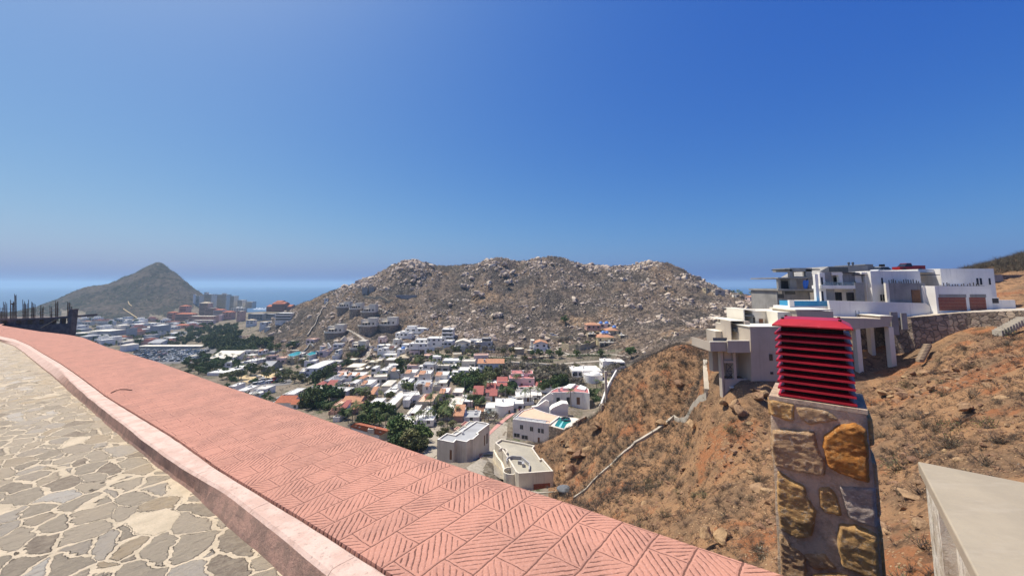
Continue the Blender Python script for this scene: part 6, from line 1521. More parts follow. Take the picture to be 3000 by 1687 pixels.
wall_path('diagonal_wall', 'dark straight wall beside the grey yard at the spur foot', [(918, 1018), (908, 1008), (900, 1022), (884, 1034)], 1.5, .8, 'concrete', 200)
wall_path('terrace_wall', 'pale wall line on the upper brown terraces', [(1064, 872), (1100, 876), (1150, 882)], 2.2, .8, 'tan_wall', 250)
for nm, lab, px, py, z, pts in (('slide_pool', 'turquoise slide pool beside the winding grey wall', 870, 1034, None, [(842, 1038), (868, 1029), (884, 1029), (880, 1038), (850, 1046)]), ('slide_pool', 'second turquoise pool on the terrace in front of the slide pool', 915, 1036, None, [(896, 1037), (912, 1029), (926, 1029), (928, 1036), (906, 1042)])):
    g = ground(px, py, 200); z = g.z+2.6; S = Roofed(lab, 'pool', px, py, z, nm); S.body(pts, z, 7, 'grey_wall', 'pool_water', .25, .5, 'water')
# ---- construction site with rebar at the far bend of the road
plain('shaded_concrete', (.20, .17, .16), (.12, .105, .10), 1.2, .9, .1, .4, 5, .04)  # concrete with the shade of its near side put into the colour
YS = 92.
L = Lot('site_wall', 'dark shaded concrete wall of a building site beyond the bend of the pavement', 'wall', 100, 975, YS)
m = MB(); L.poly(m, [(-300, 955), (0, 950), (100, 951), (203, 948), (201, 990), (-300, 990)], YS, 1.2); m.obj('shaded_concrete', 'shaded_concrete', L.o)
m = MB(); L.poly(m, [(-300, 938), (0, 933), (60, 933), (140, 930), (206, 925), (206, 931), (140, 935), (60, 938), (0, 938), (-300, 943)], YS-.2, 6.); m.obj('floor_slab', 'shaded_concrete', L.o)
for px in (-40, 4, 44, 78, 112, 150, 178, 201):
    m = MB(); L.box(m, px-3, 934-px*.03, px+3, 952, YS+.2, .9); m.obj('post', 'shaded_concrete', L.o)
m = MB(); L.box(m, -200, 930, 160, 960, YS+9, .4); m.obj('back_wall', 'shaded_concrete', L.o)
for a, b in (((120, 960), (168, 934)), ((40, 948), (70, 965))):
    m = MB(); m.tube([L.p(*a, YS-.25), L.p(*b, YS-.12)], .10, 5); m.obj('prop', 'tan_wall' if b[0] == 168 else 'shaded_concrete', L.o)
m = MB(); L.box(m, 199, 905, 210, 960, YS-2, 1.2, 3); m.obj('pier', 'shaded_concrete', L.o)
rr_ = random.Random(5)
for j, (px, top_, n_b, lab) in enumerate(((3, 900, 4, 'short rebar cluster at the picture edge'), (16, 884, 5, 'rebar cage with bars of even height near the edge'), (35, 878, 5, 'rebar cage crowned by a dark knot of ties'), (46, 861, 3, 'tallest single rebar standing above the site'), (75, 878, 7, 'dense rebar cage of seven bars over the sea'), (97, 884, 5, 'rebar cage with a hooked bar end'), (122, 893, 4, 'thin rebar cage before the mountain foot'), (150, 896, 3, 'sparse pair of rebars before the mountain'), (166, 882, 4, 'rebar cage near the dark pier'), (204, 884, 6, 'rebar cage rising from the dark pier'))):
    L = Lot('rebar_cage', lab, 'rebar', px, 935, YS+.2, 'rebar cages on the building site'); m = MB()
    for i in range(n_b):
        x = px+(i-(n_b-1)/2)*2.6; tp_ = top_+rr_.uniform(0, 14)*(i > 0); ln = rr_.uniform(-1.5, 1.5); m.tube([L.p(x, 940, YS+.2+.12*(i % 2)), L.p(x+ln, tp_, YS+.2+.12*(i % 2))], .05, 4)
    for k_ in range(4): y = 932-k_*9; m.tube([L.p(px-n_b*1.5, y, YS+.15), L.p(px+n_b*1.5, y+rr_.uniform(-1, 1), YS+.15)], .035, 4)
    if px == 35:
        for a in range(5): m.tube([L.p(31+a*2, 889, YS+.1), L.p(39-a*1.5, 891, YS+.3)], .11, 4)
    m.obj('bars', 'rebar', L.o)
# ================================================================ vegetation, boulders, cars
def leaf_mat(name, c1, c2, jit=.22):
    k = NT(name); v = k.pos(); oi = k.n('ObjectInfo').outputs['Random']
    c = k.mix(k.step(k.noise(v, .9, 3, .6), .38, .62), c1, c2)
    hsv = k.n('HueSaturation'); k.l(c, hsv.inputs['Color']); k.l(k.math('MULTIPLY_ADD', oi, jit*2, 1-jit), hsv.inputs['Value']); k.l(k.math('MULTIPLY_ADD', k.math('FRACT', k.math('MULTIPLY', oi, 7.3)), .05, .475), hsv.inputs['Hue'])
    k.out(hsv.outputs[0], .75, .2)
leaf_mat('leaf_dark', (.065, .10, .036), (.10, .14, .052)); leaf_mat('leaf_mid', (.085, .13, .038), (.125, .165, .055)); leaf_mat('leaf_olive', (.14, .15, .058), (.185, .18, .08))
leaf_mat('leaf_grey', (.21, .185, .135), (.28, .25, .185)); leaf_mat('leaf_palm', (.075, .115, .04), (.14, .155, .06)); leaf_mat('twig', (.085, .073, .062), (.13, .108, .092)); leaf_mat('twig_near', (.085, .066, .048), (.14, .108, .078)); leaf_mat('leaf_bougain', (.34, .05, .16), (.42, .09, .2))
plain('bark', (.16, .12, .085), (.11, .08, .06), 3., .9, .1, .5, 12, .03, .15); plain('palm_bark', (.20, .16, .12), (.14, .11, .08), 4., .9, .1, .5, 12, .03, .1)
def quads_mesh(name, C, A, B, mat):
    """leaf quads from centres and half-axes"""
    C, A, B = map(np.asarray, (C, A, B)); n = len(C)
    V = np.stack([C-A, C+B*.8, C+A, C-B*.8], 1).reshape(-1, 3); return np_mesh(name, V, Q=np.arange(4*n).reshape(n, 4), mats=[mat])
nr = np.random.default_rng(3)
def unit(n):
    v = nr.normal(size=(n, 3)); return v/np.linalg.norm(v, axis=1)[:, None]
def crown_mesh(mat, nclump=16, per=46, flat=.8, leaf=.13, tall=1.0, open_=1.0):
    C = []
    for i in range(nclump):
        d = unit(1)[0]; d[2] = d[2]*.9+.15; r = nr.uniform(.35, .85)*open_; c = d*np.array([r, r, r*flat*tall]); s = nr.uniform(.22, .40)
        p = unit(per)*nr.uniform(.35, 1, (per, 1))**.6*s; p[:, 2] *= .75; C.append(c+p)
    C = np.concatenate(C); n = len(C); A = unit(n); B = np.cross(A, unit(n)); B /= np.linalg.norm(B, axis=1)[:, None]+1e-9
    L_ = leaf*nr.uniform(.6, 1.25, (n, 1)); C[:, 2] += flat*tall
    return quads_mesh('crown', C, A*L_, B*L_*.75, mat)
def trunk_mesh(h, r, mat='bark', limbs=4, bend=.12):
    m = MB(); rr = random.Random(int(h*100)+limbs)
    top = Vector((rr.uniform(-bend, bend), rr.uniform(-bend, bend), h)); m.tube([(0, 0, -.6), (top.x*.3, top.y*.3, h*.5), top], r, 6, r*.65)
    for i in range(limbs):
        a = i*6.28/limbs+rr.uniform(-.5, .5); e = Vector((math.cos(a)*.55, math.sin(a)*.55, rr.uniform(.4, .8)))
        m.tube([top-Vector((0, 0, .05)), top+e*.5+Vector((0, 0, .1)), top+e], r*.55, 5, r*.18)
    return m.mesh('trunk', mat)
CROWNS = {'dark': [crown_mesh('leaf_dark') for _ in range(3)], 'mid': [crown_mesh('leaf_mid') for _ in range(3)], 'olive': [crown_mesh('leaf_olive', 14, 40, .7) for _ in range(2)], 'grey': [crown_mesh('leaf_grey', 15, 32, .75, .10) for _ in range(2)], 'column': [crown_mesh('leaf_dark', 18, 40, .9, .12, 1.9, .62)], 'bloom': [crown_mesh('leaf_bougain', 10, 40, .6)]}
TRUNKS = [trunk_mesh(.55, .07), trunk_mesh(.5, .06, limbs=3), trunk_mesh(.6, .065, limbs=5)]
def palm_crown(nf=20, ln=1.0, stiff=.5):
    V = []; T = []
    for f in range(nf):
        az = f*2.399+nr.uniform(-.2, .2); el = nr.uniform(-.35, 1.2); d = np.array([math.cos(az), math.sin(az)]); sd = np.array([-d[1], d[0], 0]); n = 9; L_ = ln*nr.uniform(.8, 1.1)
        pts = []
        for i in range(n+1):
            t = i/n; r = L_*t*math.cos(el*(1-.5*t)); z = L_*(t*math.sin(el)-stiff*t*t*1.1); pts.append(np.array([d[0]*r, d[1]*r, z]))
        for i in range(1, n):
            w_ = .30*L_*math.sin(math.pi*(.12+.85*i/n))**.8; t_ = pts[min(i+1, n)]-pts[i]
            for sgn in (-1, 1):
                o = len(V); V += [pts[i]-t_*.30, pts[i]+t_*.30, pts[i]+sd*sgn*w_+t_*1.1+np.array([0, 0, -.30*w_])]; T.append((o, o+1, o+2))
        for i in range(n):
            o = len(V); w1 = sd*.012; V += [pts[i]-w1, pts[i]+w1, pts[i+1]]; T.append((o, o+1, o+2))
    return np_mesh('crown', V, T=T, mats=['leaf_palm'])
PALMC = [palm_crown(22), palm_crown(18, 1., .7), palm_crown(24, .9, .35)]
def palm_trunk():
    m = MB(); m.tube([(0, 0, -.08), (.01, 0, .3), (.02, .01, .7), (.015, .01, 1.)], .034, 7, .022); return m.mesh('trunk', 'palm_bark')
PALMT = palm_trunk()
def shrub_mesh(mat, n=44, leafm=None, nl=0):
    V = []; T = []
    for i in range(n):
        az = nr.uniform(0, 6.283); el = nr.uniform(.15, 1.35); L_ = nr.uniform(.5, 1.05); p0 = np.array([nr.normal()*.1, nr.normal()*.1, -.05]); d = np.array([math.cos(az)*math.cos(el), math.sin(az)*math.cos(el), math.sin(el)])
        mid = p0+d*L_*.55+nr.normal(size=3)*.06
        for e in range(3):
            end = mid+(d+nr.normal(size=3)*.55)*L_*.5; s = np.cross(d, nr.normal(size=3)); s /= np.linalg.norm(s)+1e-9; o = len(V)
            V += [mid-s*.016, mid+s*.016, end]; T.append((o, o+1, o+2))
        s = np.cross(d, nr.normal(size=3)); s /= np.linalg.norm(s)+1e-9; o = len(V); V += [p0-s*.028, p0+s*.028, mid]; T.append((o, o+1, o+2))
    mi = [0]*len(T)
    if leafm:
        for i in range(nl):
            d = unit(1)[0]; d[2] = abs(d[2]); c = d*nr.uniform(.45, 1.); a = unit(1)[0]*.075; b = unit(1)[0]*.06; o = len(V); V += [c-a, c+b, c+a]; T.append((o, o+1, o+2)); mi.append(1)
    return np_mesh('shrub', V, T=T, mats=[mat]+([leafm] if leafm else []), mi=mi)
def rock_arrays(seed, sub=2, flat=.7, rough=.34):
    import bmesh
    bm = bmesh.new(); bmesh.ops.create_icosphere(bm, subdivisions=sub, radius=1); V = np.array([v.co[:] for v in bm.verts]); T = np.array([[v.index for v in f.verts] for f in bm.faces]); bm.free()
    r_ = np.random.default_rng(seed)
    for k_ in range(12):                              # chop flat facets off the ball
        d = r_.normal(size=3); d /= np.linalg.norm(d); c = r_.uniform(.42, .82); p = V@d; V = V-np.outer(np.maximum(p-c, 0)*.9, d)
    V = V*(1+rough*fbm(V[:, 0]*1.6+seed, V[:, 1]*1.6+V[:, 2]*1.3, 3, seed)[:, None]); V[:, 2] *= flat; V[:, 0] *= r_.uniform(.8, 1.3); return V, T
plain('boulder', (.58, .475, .36), (.42, .34, .27), .8, .95, .1, .8, 2.2, .3, .22)
plain('slope_rock', (.36, .225, .13), (.22, .135, .08), 2.2, .95, .1, 1., 5, .12, .25)
ROCKS = [np_mesh('boulder', *(lambda a: (a[0], None, a[1]))(rock_arrays(s, 3, .8)), mats=['boulder']) for s in range(5)]
SROCKS = [np_mesh('rock', *(lambda a: (a[0], None, a[1]))(rock_arrays(20+s, 3, .55, .5)), mats=['slope_rock']) for s in range(5)]
SHRUBS = [shrub_mesh('twig_near', 46), shrub_mesh('twig_near', 40, 'leaf_olive', 60), shrub_mesh('twig_near', 50, 'leaf_grey', 40), shrub_mesh('twig_near', 34, 'leaf_mid', 150)]
def scatter_mesh(name, protos, pos, size, mat, tilt=.15, zs=None):
    """many small copies joined into one mesh"""
    VV = []; TT_ = []; o = 0
    for i, (p, s) in enumerate(zip(pos, size)):
        V, T = protos[i % len(protos)]; a = nr.uniform(0, 6.283); c, sn = math.cos(a), math.sin(a)
        M_ = np.array([[c, -sn, 0], [sn, c, 0], [nr.normal()*tilt, nr.normal()*tilt, 1]])*s
        VV.append(V@M_.T+np.asarray(p)); TT_.append(T+o); o += len(V)
    return link(name, np_mesh(name, np.concatenate(VV), T=np.concatenate(TT_), mats=[mat] if isinstance(mat, str) else mat))
def mesh_arrays(me):
    V = np.empty(len(me.vertices)*3); me.vertices.foreach_get('co', V); L_ = np.empty(len(me.loops), np.int32); me.loops.foreach_get('vertex_index', L_); return V.reshape(-1, 3), L_.reshape(-1, 3)

# ---- naming by neighbours
PENDING = []
def named(o, desc, px, py, cat, group, front='in front of'):
    best = min(LANDMARKS, key=lambda l: (l[0]-px)**2+((l[1]-py)*1.6)**2); dx, dy = px-best[0], py-best[1]
    if abs(dx) > 2.2*abs(dy): rel = 'left of' if dx < 0 else 'right of'
    else: rel = 'behind' if dy < 0 else front
    st = best[2]; st = st if st.split()[0] in ('the',) else 'the '+st
    PENDING.append((o, desc, rel, st, px, cat, group))
NUM = ['first', 'second', 'third', 'fourth', 'fifth', 'sixth', 'seventh', 'eighth', 'ninth', 'tenth', 'eleventh', 'twelfth']
def flush_names():
    by = {}
    for r in PENDING: by.setdefault((r[1], r[2], r[3]), []).append(r)
    for (desc, rel, st), rs in by.items():
        rs.sort(key=lambda r: r[4])
        for i, r in enumerate(rs):
            d = desc if len(rs) == 1 else (('left ' if i == 0 else 'right ')+desc if len(rs) == 2 else NUM[min(i, 11)]+' '+desc+' from the left')
            lab = ' '.join(f'{d} {rel} {st}'.split()[:16]); 
            while lab.split()[-1] in ('the', 'a', 'of', 'with', 'and', 'on', 'its', 'in', 'by', 'from', 'over'): lab = ' '.join(lab.split()[:-1])
            tag(r[0], lab, r[5], r[6])
# ---- trees
TDESC = {'dark': 'dark green leafy tree', 'mid': 'fresh green leafy tree', 'olive': 'olive green bushy tree', 'grey': 'grey thorny tree', 'column': 'tall narrow dark tree', 'bloom': 'magenta flowering bush'}
tr_ = random.Random(21)
def tree(px, py, size, kind, ymin=60):
    """size: crown radius in metres"""
    g = ground(px, py, ymin); r = size*tr_.uniform(1.0, 1.4)
    o = empty('tree' if kind != 'bloom' else 'bush', (g.x, g.y, g.z), tr_.uniform(0, 6.28))
    t = link('trunk', tr_.choice(TRUNKS), o); t.scale = (r, r, r)
    c = link('crown', tr_.choice(CROWNS[kind]), o, (0, 0, r*(.25 if kind != 'bloom' else -.1))); c.scale = (r, r, r*tr_.uniform(.85, 1.1))
    named(o, TDESC[kind], px, py, 'tree' if kind != 'bloom' else 'bush', 'leafy trees of the town')
def palm(px, py, h, ymin=60):
    g = ground(px, py, ymin); h = h*tr_.uniform(.85, 1.15)
    o = empty('palm_tree', (g.x, g.y, g.z), tr_.uniform(0, 6.28)); t = link('trunk', PALMT, o); t.scale = (max(4, h*.8), max(4, h*.8), h)
    c = link('crown', tr_.choice(PALMC), o, (.015*h, .01*h, h)); k_ = min(2.6, .42*h)*tr_.uniform(.85, 1.1); c.scale = (k_, k_, k_)
    named(o, 'tall palm' if h > 6 else 'short palm', px, py, 'palm', 'palms of the town')
def trees(kind, size, txt, **kw):
    for q in txt.split():
        a = q.split(','); tree(float(a[0]), float(a[1]), float(a[2]) if len(a) > 2 else size, kind, **kw)
trees('dark', 3.2, '545,1074 562,1086 577,1070 592,1081 603,1066 613,1091 627,1076 642,1086 657,1074 669,1067 735,1099,4 700,1030 716,1037,3.6 686,1036,3.6 672,1026 656,1034,3.4 745,1034 690,1018 660,990,4 675,978,4 640,978,4 610,967,4 592,959,4 626,986,4 575,972,4 700,985,4 600,1002,3.6 655,1004,3.6 632,1016,3.4 718,1024,3.6 735,1030,3.4 648,1044 590,1047 604,1055 1018,1075 845,1022,3 862,1019,3 968,1098,3.6 945,1118,4.2 930,1124,4 958,1108,3.8 900,1192,3.4 915,1196,3.4 930,1187,3.6 946,1178,3.4 961,1186,3.4 974,1172,3.2 987,1177,3 1010,1228,2.6 1000,1155,2.8 1590,1150,2.4 1601,1144,2.4 1612,1138,2.4 1623,1133,2.4 1634,1130,2.3 1645,1127,2.3 1656,1125,2.2 1474,1156,2.6 1492,1162,2.6 1500,1148,2.6 1395,1186,2.4 1408,1190,2.4 1155,1268,2.6 1690,1176,2.2 1738,1172,2.6 1750,1186,2.2 1120,1118,2.2')
trees('mid', 3.0, '552,1063 582,1096 637,1064 690,1073,2.8 560,966,4 585,984,4 648,966,4 668,992,4 690,968,4 615,1020,3.4 700,1006,3.4 790,1031,4 812,1027,3.6 918,1120,3.4 975,1088,3 1075,1216,2.4 1090,1223,2.6 1106,1218,2.6 1121,1223,2.4 1136,1226,2.4 1080,1246,2.2 1096,1251,2.2 1112,1250,2.2 1165,1284,2.8 1180,1296,3 1196,1306,3 1212,1300,3 1228,1312,3 1290,1216,2.6 1300,1226,2.8 1312,1230,2.6 1340,1121,3 1352,1131,3.2 1366,1136,3.2 1381,1126,3 1396,1121,3 1410,1126,2.8 1370,1142,3 1386,1141,3 1402,1141,2.8 1270,1240,2 1345,1218,2 1560,1046,2.4 1580,1048,2.4 1610,1048,2.6 1640,1050,2.4 1760,1046,2.6 1690,1048,2.2 1850,1050,3 1655,948,3 1240,1312,2.4 1190,1154,2.8 1207,1153,2.8 1316,1180,2.2 1378,1182,2.4')
trees('olive', 2.8, '650,1112 664,1108 676,1113 690,1111,3.2 706,1112 760,1091 776,1086 792,1091 808,1098 832,1102 846,1106 780,1108 815,1112 862,1122 882,1121 900,1126 838,1120 1172,1070 1188,1076 1215,1078 1232,1076 1140,1062 1040,1052 1022,1052 1060,1035 900,1066 885,1072 1030,1166,2.4 1050,1160,2.2 1066,1172,2.4 1090,1178,2 1142,1172,2 1246,1296,2.4 1200,1322,3 1225,1325,3 1292,1290,1.6 1300,1280,1.8 1325,1256,1.6 1362,1214,1.8 1420,1116,2.8 1436,1121,2.8 1450,1111,2.8 1465,1106,2.6 1430,1104,2.6 1340,1040,2.6 1370,1040,2.4 1280,1040,2.4 1256,1038,2.2 1312,1042,2.2 1235,1060,2.6 1222,1068,2.6 1500,1040,2.4 1475,1042,2.4 1535,1058,2 1720,1020,2.4')
trees('grey', 2.4, '1025,1158 1010,1150 1078,1160 1160,1036 1145,1032 1128,1028 1178,1052 1198,1056 1470,1092 1490,1084 1510,1092 1530,1082 1550,1092 1570,1084 1590,1096 1610,1086 1630,1098 1450,1086 1480,1110 1500,1116 1580,1108 1600,1116 1620,1112 1640,1108 1660,1112 1680,1130 1700,1128 1650,1096 1540,1112 1560,1120 1445,1225,2.2 1458,1222,2 1432,1232,2 1420,1238,1.8 1450,1238,1.8 1400,1030 1420,1034 1440,1030 1460,1034 1480,1036 1380,1032 1640,1004 1660,1004 1690,1024,1.8 1780,1098 1790,1092 1805,1088')
trees('column', 2.2, '1170,1112,2.8 1178,1114,2.4 322,962,4'); trees('bloom', 1.3, '1526,1208 1070,1250,1 1384,1128,1.2 1345,1063 1206,1120,.9 1100,1182,.8')
def palms(h, txt, **kw):
    for q in txt.split():
        a = q.split(','); palm(float(a[0]), float(a[1]), float(a[2]) if len(a) > 2 else h, **kw)
palms(6.6, '624,1061 643,1059 661,1064 681,1061 698,1063 717,1066 736,1067 753,1066 690,1089,5 715,1087,5 772,1062 785,1060 850,1068 868,1066 893,1072 806,1052 830,1054 1214,1078,7 1222,1082,7 1289,1096,8 1272,1094,7.5 1120,1108,5 1108,1112,5 985,1150,5 1050,1182,5.5 1068,1176,5 1116,1176,5 1040,1224,7 1052,1228,6.5 1020,1240,5 1032,1236,6 980,1228,5 966,1222,5 994,1222,5 1226,1252,5.5 1241,1247,5 1261,1243,5 1206,1262,5 1286,1206,6 1298,1232,6 1306,1238,5.5 1312,1215,5 1262,1205,6 1254,1206,6 1396,1212,6 1410,1206,5.5 1425,1154,6 1437,1150,5 1511,1136,5.5 1484,1168,6 1497,1172,5.5 1468,1176,5 1538,1184,6 1555,1182,6.5 1575,1178,5.5 1673,1194,6.5 1712,1184,6 1735,1194,4.5 1644,1183,3.6 1754,1172,5 1762,1150,5 1748,1140,4.6 1335,1216,4.5 1310,1250,4.5 1340,1228,4 1650,1020,4 1610,1042,4 1186,1280,5.5 1168,1270,5 1146,1262,5 1130,1256,5 1100,1240,5 1390,1172,4.5 1360,1180,4.5 1378,1196,5 1330,1200,4 1060,1246,4.5 1520,1126,4.6')
palms(7., '2150,872,6 2163,873,7 2172,874,6.5 2200,873,6 2258,872,6.5 2268,874,6 2278,876,6.5 2240,876,5', ymin=250)
# dense belts of trees that read as one mass
def belt(name, boxes, n, kinds, r0, r1, ymin=60):
    VV, QQ, o, MI = [], [], 0, []
    src = [(c, ['leaf_dark', 'leaf_mid', 'leaf_olive', 'leaf_grey'].index(m_)) for m_ in kinds for c in [c_.data if hasattr(c_, 'data') else c_ for c_ in CROWNS[{'leaf_dark': 'dark', 'leaf_mid': 'mid', 'leaf_olive': 'olive', 'leaf_grey': 'grey'}[m_]]]]
    arr = []
    for me, mi in src:
        V = np.empty(len(me.vertices)*3); me.vertices.foreach_get('co', V); arr.append((V.reshape(-1, 3), mi))
    per = [(x1-x0)*(y1-y0) for x0, y0, x1, y1 in boxes]; tot = sum(per)
    for (x0, y0, x1, y1), a_ in zip(boxes, per):
        for i in range(max(3, int(n*a_/tot))):
            g = ground(nr.uniform(x0, x1), nr.uniform(y0, y1), ymin)
            if ((HS-np.array([g.x, g.y]))**2).sum(1).min() < 36: continue
            V, mi = arr[nr.integers(len(arr))]; s = nr.uniform(r0, r1); a = nr.uniform(0, 6.28); c, sn = math.cos(a), math.sin(a)
            W_ = V@np.array([[c, sn, 0], [-sn, c, 0], [0, 0, nr.uniform(.8, 1.1)]])*s+np.array([g.x, g.y, g.z-.1*s]); VV.append(W_); k_ = len(W_)//4; QQ.append(np.arange(len(W_)).reshape(k_, 4)+o); o += len(W_); MI.append(np.full(k_, mi))
    ob = link(name, np_mesh(name, np.concatenate(VV), Q=np.concatenate(QQ), mats=['leaf_dark', 'leaf_mid', 'leaf_olive', 'leaf_grey'], mi=np.concatenate(MI))); ob['kind'] = 'stuff'
HS = np.array([(o.location.x, o.location.y) for o in scene.objects if o.type == 'EMPTY' and not o.parent and o.name.split('.')[0] not in ('tree', 'palm_tree', 'bush')])
belt('green_grove', [(556, 958, 700, 1004), (600, 1000, 700, 1022), (640, 1016, 745, 1046), (700, 1000, 800, 1020)], 170, ['leaf_dark', 'leaf_mid'], 3.5, 6., 200)
belt('tree_belt', [(540, 1062, 700, 1100), (905, 1080, 985, 1128), (1330, 1108, 1422, 1150), (890, 1175, 995, 1200), (1575, 1125, 1665, 1152), (1150, 1270, 1240, 1318), (1060, 1214, 1140, 1232)], 170, ['leaf_dark', 'leaf_mid', 'leaf_olive'], 1.8, 3.2)
belt('garden_trees', [(650, 1046, 1400, 1200), (1240, 1040, 1560, 1110), (1330, 1150, 1520, 1215), (1000, 1200, 1300, 1250)], 330, ['leaf_dark', 'leaf_olive', 'leaf_mid', 'leaf_grey'], 1.1, 2.6)
belt('town_trees', [(210, 936, 560, 1016), (395, 1000, 600, 1014)], 150, ['leaf_dark', 'leaf_olive'], 2.5, 5., 300)
belt('thorn_bank', [(1420, 1076, 1690, 1128), (1500, 1030, 1560, 1046), (1300, 1020, 1420, 1045), (1680, 1118, 1740, 1150)], 190, ['leaf_grey', 'leaf_olive', 'leaf_grey'], 1.2, 2.6)
# ---- hedges along the valley road
def hedge(label, pts, h, t, mat='leaf_dark', ymin=120):
    P = [ground(px, py, ymin) for px, py in pts]; C = []
    for a, b in zip(P[:-1], P[1:]):
        n = int((b-a).length*26*h)
        f = nr.uniform(0, 1, (n, 1)); c = np.array(a)*(1-f)+np.array(b)*f; c += nr.uniform(-.5, .5, (n, 3))*np.array([t, t, 0]); c[:, 2] += nr.uniform(0, h, n); C.append(c)
    C = np.concatenate(C); n = len(C); A = unit(n)*.3; B = unit(n)*.26; o = link('hedge', quads_mesh('hedge', C, A, B, mat)); tag(o, label, 'hedge', 'hedges along the valley roads')
hedge('long dark hedge above the middle of the valley road', [(1403, 1052), (1440, 1053), (1506, 1055)], 1.8, 1.4); hedge('dark hedge right of the long one along the valley road', [(1532, 1058), (1570, 1060), (1620, 1062)], 1.8, 1.4)
hedge('reddish purple hedge between two dark hedges on the valley road', [(1534, 1054), (1556, 1055)], 1.6, 1.2, 'leaf_bougain'); hedge('hedge under the upper loop road at the valley head', [(1660, 1046), (1720, 1044), (1790, 1045)], 1.5, 1.3); hedge('short dark hedge below the tall white villa road', [(1300, 1052), (1350, 1054)], 1.5, 1.3)
flush_names(); PENDING.clear()

# ---- rocky hill: boulders and leafless scrub
HOUSES = np.array([(o.location.x, o.location.y) for o in scene.objects if o.type == 'EMPTY' and not o.parent and o.name.split('.')[0] not in ('tree', 'palm_tree', 'bush')])
def pick(reg, n, dens, vis=True):
    wgt = np.where((REG == reg), GYY**2*np.gradient(GW)[:, None], 0.)*dens
    if vis: wgt = wgt*VIS
    cdf = np.cumsum(wgt.ravel()); r = np.searchsorted(cdf, nr.uniform(0, cdf[-1], n)); j, i = r//NA, r % NA
    u, v = nr.uniform(-.5, .5, n), nr.uniform(-.5, .5, n)
    a = GA[i]+u*(GA[1]-GA[0]); y = GY[j]*np.exp(v*np.gradient(GW)[j]); x = a*y
    z = np.array([gz(p, q) for p, q in zip(x, y)]); return np.stack([x, y, z], 1)
def clear(P, d=9.):
    k_ = np.ones(len(P), bool)
    for h in HOUSES: k_ &= (P[:, 0]-h[0])**2+((P[:, 1]-h[1]))**2 > d*d
    return P[k_]
ridge = np.exp(-(SG.max(0)[None]-SG)*45)*np.clip(fbm(GX/18, GYY/18, 3, 83)*5+.2, 0, 1)
patch_ = np.clip(fbm(GX/26, GYY/26, 4, 77)*3.4+.42, 0.02, 1)**1.6*(GYY > 215)
B1 = clear(pick(1, 8500, patch_*(.6+1.6*ridge)), 10); sz = nr.lognormal(-.12, .55, len(B1)).clip(.35, 3.8)*(1+.35*np.exp(-((B1[:, 1]-465)/25)**2))
order = np.argsort(-sz/B1[:, 1]); big, rest = order[:300], order[300:]
for i in big:
    p = B1[i]; s = sz[i]; o = link('boulder', ROCKS[i % 5], None, (p[0], p[1], p[2]+.12*s)); o.scale = (s*nr.uniform(.85, 1.3), s*nr.uniform(.8, 1.1), s*nr.uniform(.8, 1.35)); o.rotation_euler = (nr.normal()*.35, nr.normal()*.35, nr.uniform(0, 6.28))
    tag(o, 'pale weathered boulder among the scrub of the rocky hill', 'boulder', 'large boulders on the rocky hill')
crg = random.Random(12)
for px, py, sz_, n_, lab in ((1206, 784, 3.6, 11, 'round topped crag on the left shoulder of the hill crest'), (1236, 792, 2.6, 8, 'low crag right of the round topped one on the crest'), (1290, 800, 2.0, 6, 'flat dark crag on the crest saddle'), (1462, 772, 3.6, 10, 'pointed crag on the highest left summit of the rocky hill'), (1440, 790, 2.8, 9, 'crag just below the pointed summit on its left'), (1476, 806, 3.4, 8, 'tall slabs hanging under the pointed summit'), (1372, 838, 3.4, 10, 'pale slab outcrop on the left face of the hill'), (1404, 862, 3.4, 10, 'pale stacked slabs below the slab outcrop'), (1352, 880, 2.8, 8, 'broken boulders left of the stacked slabs'), (1428, 836, 2.8, 8, 'narrow rib of rock above the stacked slabs'), (1500, 826, 3.2, 8, 'dark slab group right of the summit gully'), (1588, 772, 3.0, 9, 'crag on the middle summit of the crest'), (1620, 774, 2.6, 8, 'square blocks at the right of the middle summit'), (1545, 900, 2.8, 8, 'boulder pile in the centre of the hill face'), (1458, 920, 2.8, 9, 'pale boulder rib in the gully above the white houses'), (1690, 838, 3.2, 9, 'lone big tor on the right half of the face'), (1740, 800, 2.4, 7, 'low crag on the crest right of the middle summit'), (1828, 820, 3.2, 10, 'pale cliff band below the right summit'), (1902, 784, 2.8, 9, 'crag on the right summit of the crest'), (1950, 840, 2.8, 9, 'jumble of pale blocks on the right shoulder'), (2000, 806, 2.4, 8, 'small crags stepping down the right crest'), (1980, 880, 2.8, 9, 'large pale outcrop above the dry slope'), (1270, 930, 2.4, 8, 'diagonal boulder rib above the white villas'), (1310, 890, 2.4, 8, 'upper end of the diagonal boulder rib'), (1130, 850, 2.2, 7, 'brown crag on the terraces of the spur'), (1860, 900, 2.6, 8, 'outcrop in the middle of the right face')):
    g = ground(px, py, 250, 520); o = empty('rock_crag', g, crg.uniform(-.4, .4), lab, 'rock crag')
    for i in range(n_):
        s = sz_*crg.uniform(.45, 1.15); q = link('rock', ROCKS[crg.randrange(5)], o, (crg.gauss(0, sz_*1.5), crg.gauss(0, sz_*1.0), crg.uniform(-.3, .35)*sz_)); q.scale = (s*crg.uniform(.7, 1.1), s*crg.uniform(.7, 1.), s*crg.uniform(.9, 1.6)); q.rotation_euler = (crg.gauss(0, .35), crg.gauss(0, .35), crg.uniform(0, 6.28))
LR = [rock_arrays(40+s, 1, .8) for s in range(6)]
o = scatter_mesh('boulders', LR, B1[rest]+np.array([0, 0, .1]), sz[rest], 'boulder', .3); o['kind'] = 'stuff'
for p in o.data.polygons: pass
tw = shrub_mesh('twig', 15); TW = mesh_arrays(tw)
C1 = clear(pick(1, 13000, (GYY > 200)*(1.1-.8*np.clip(patch_, 0, 1))), 8)
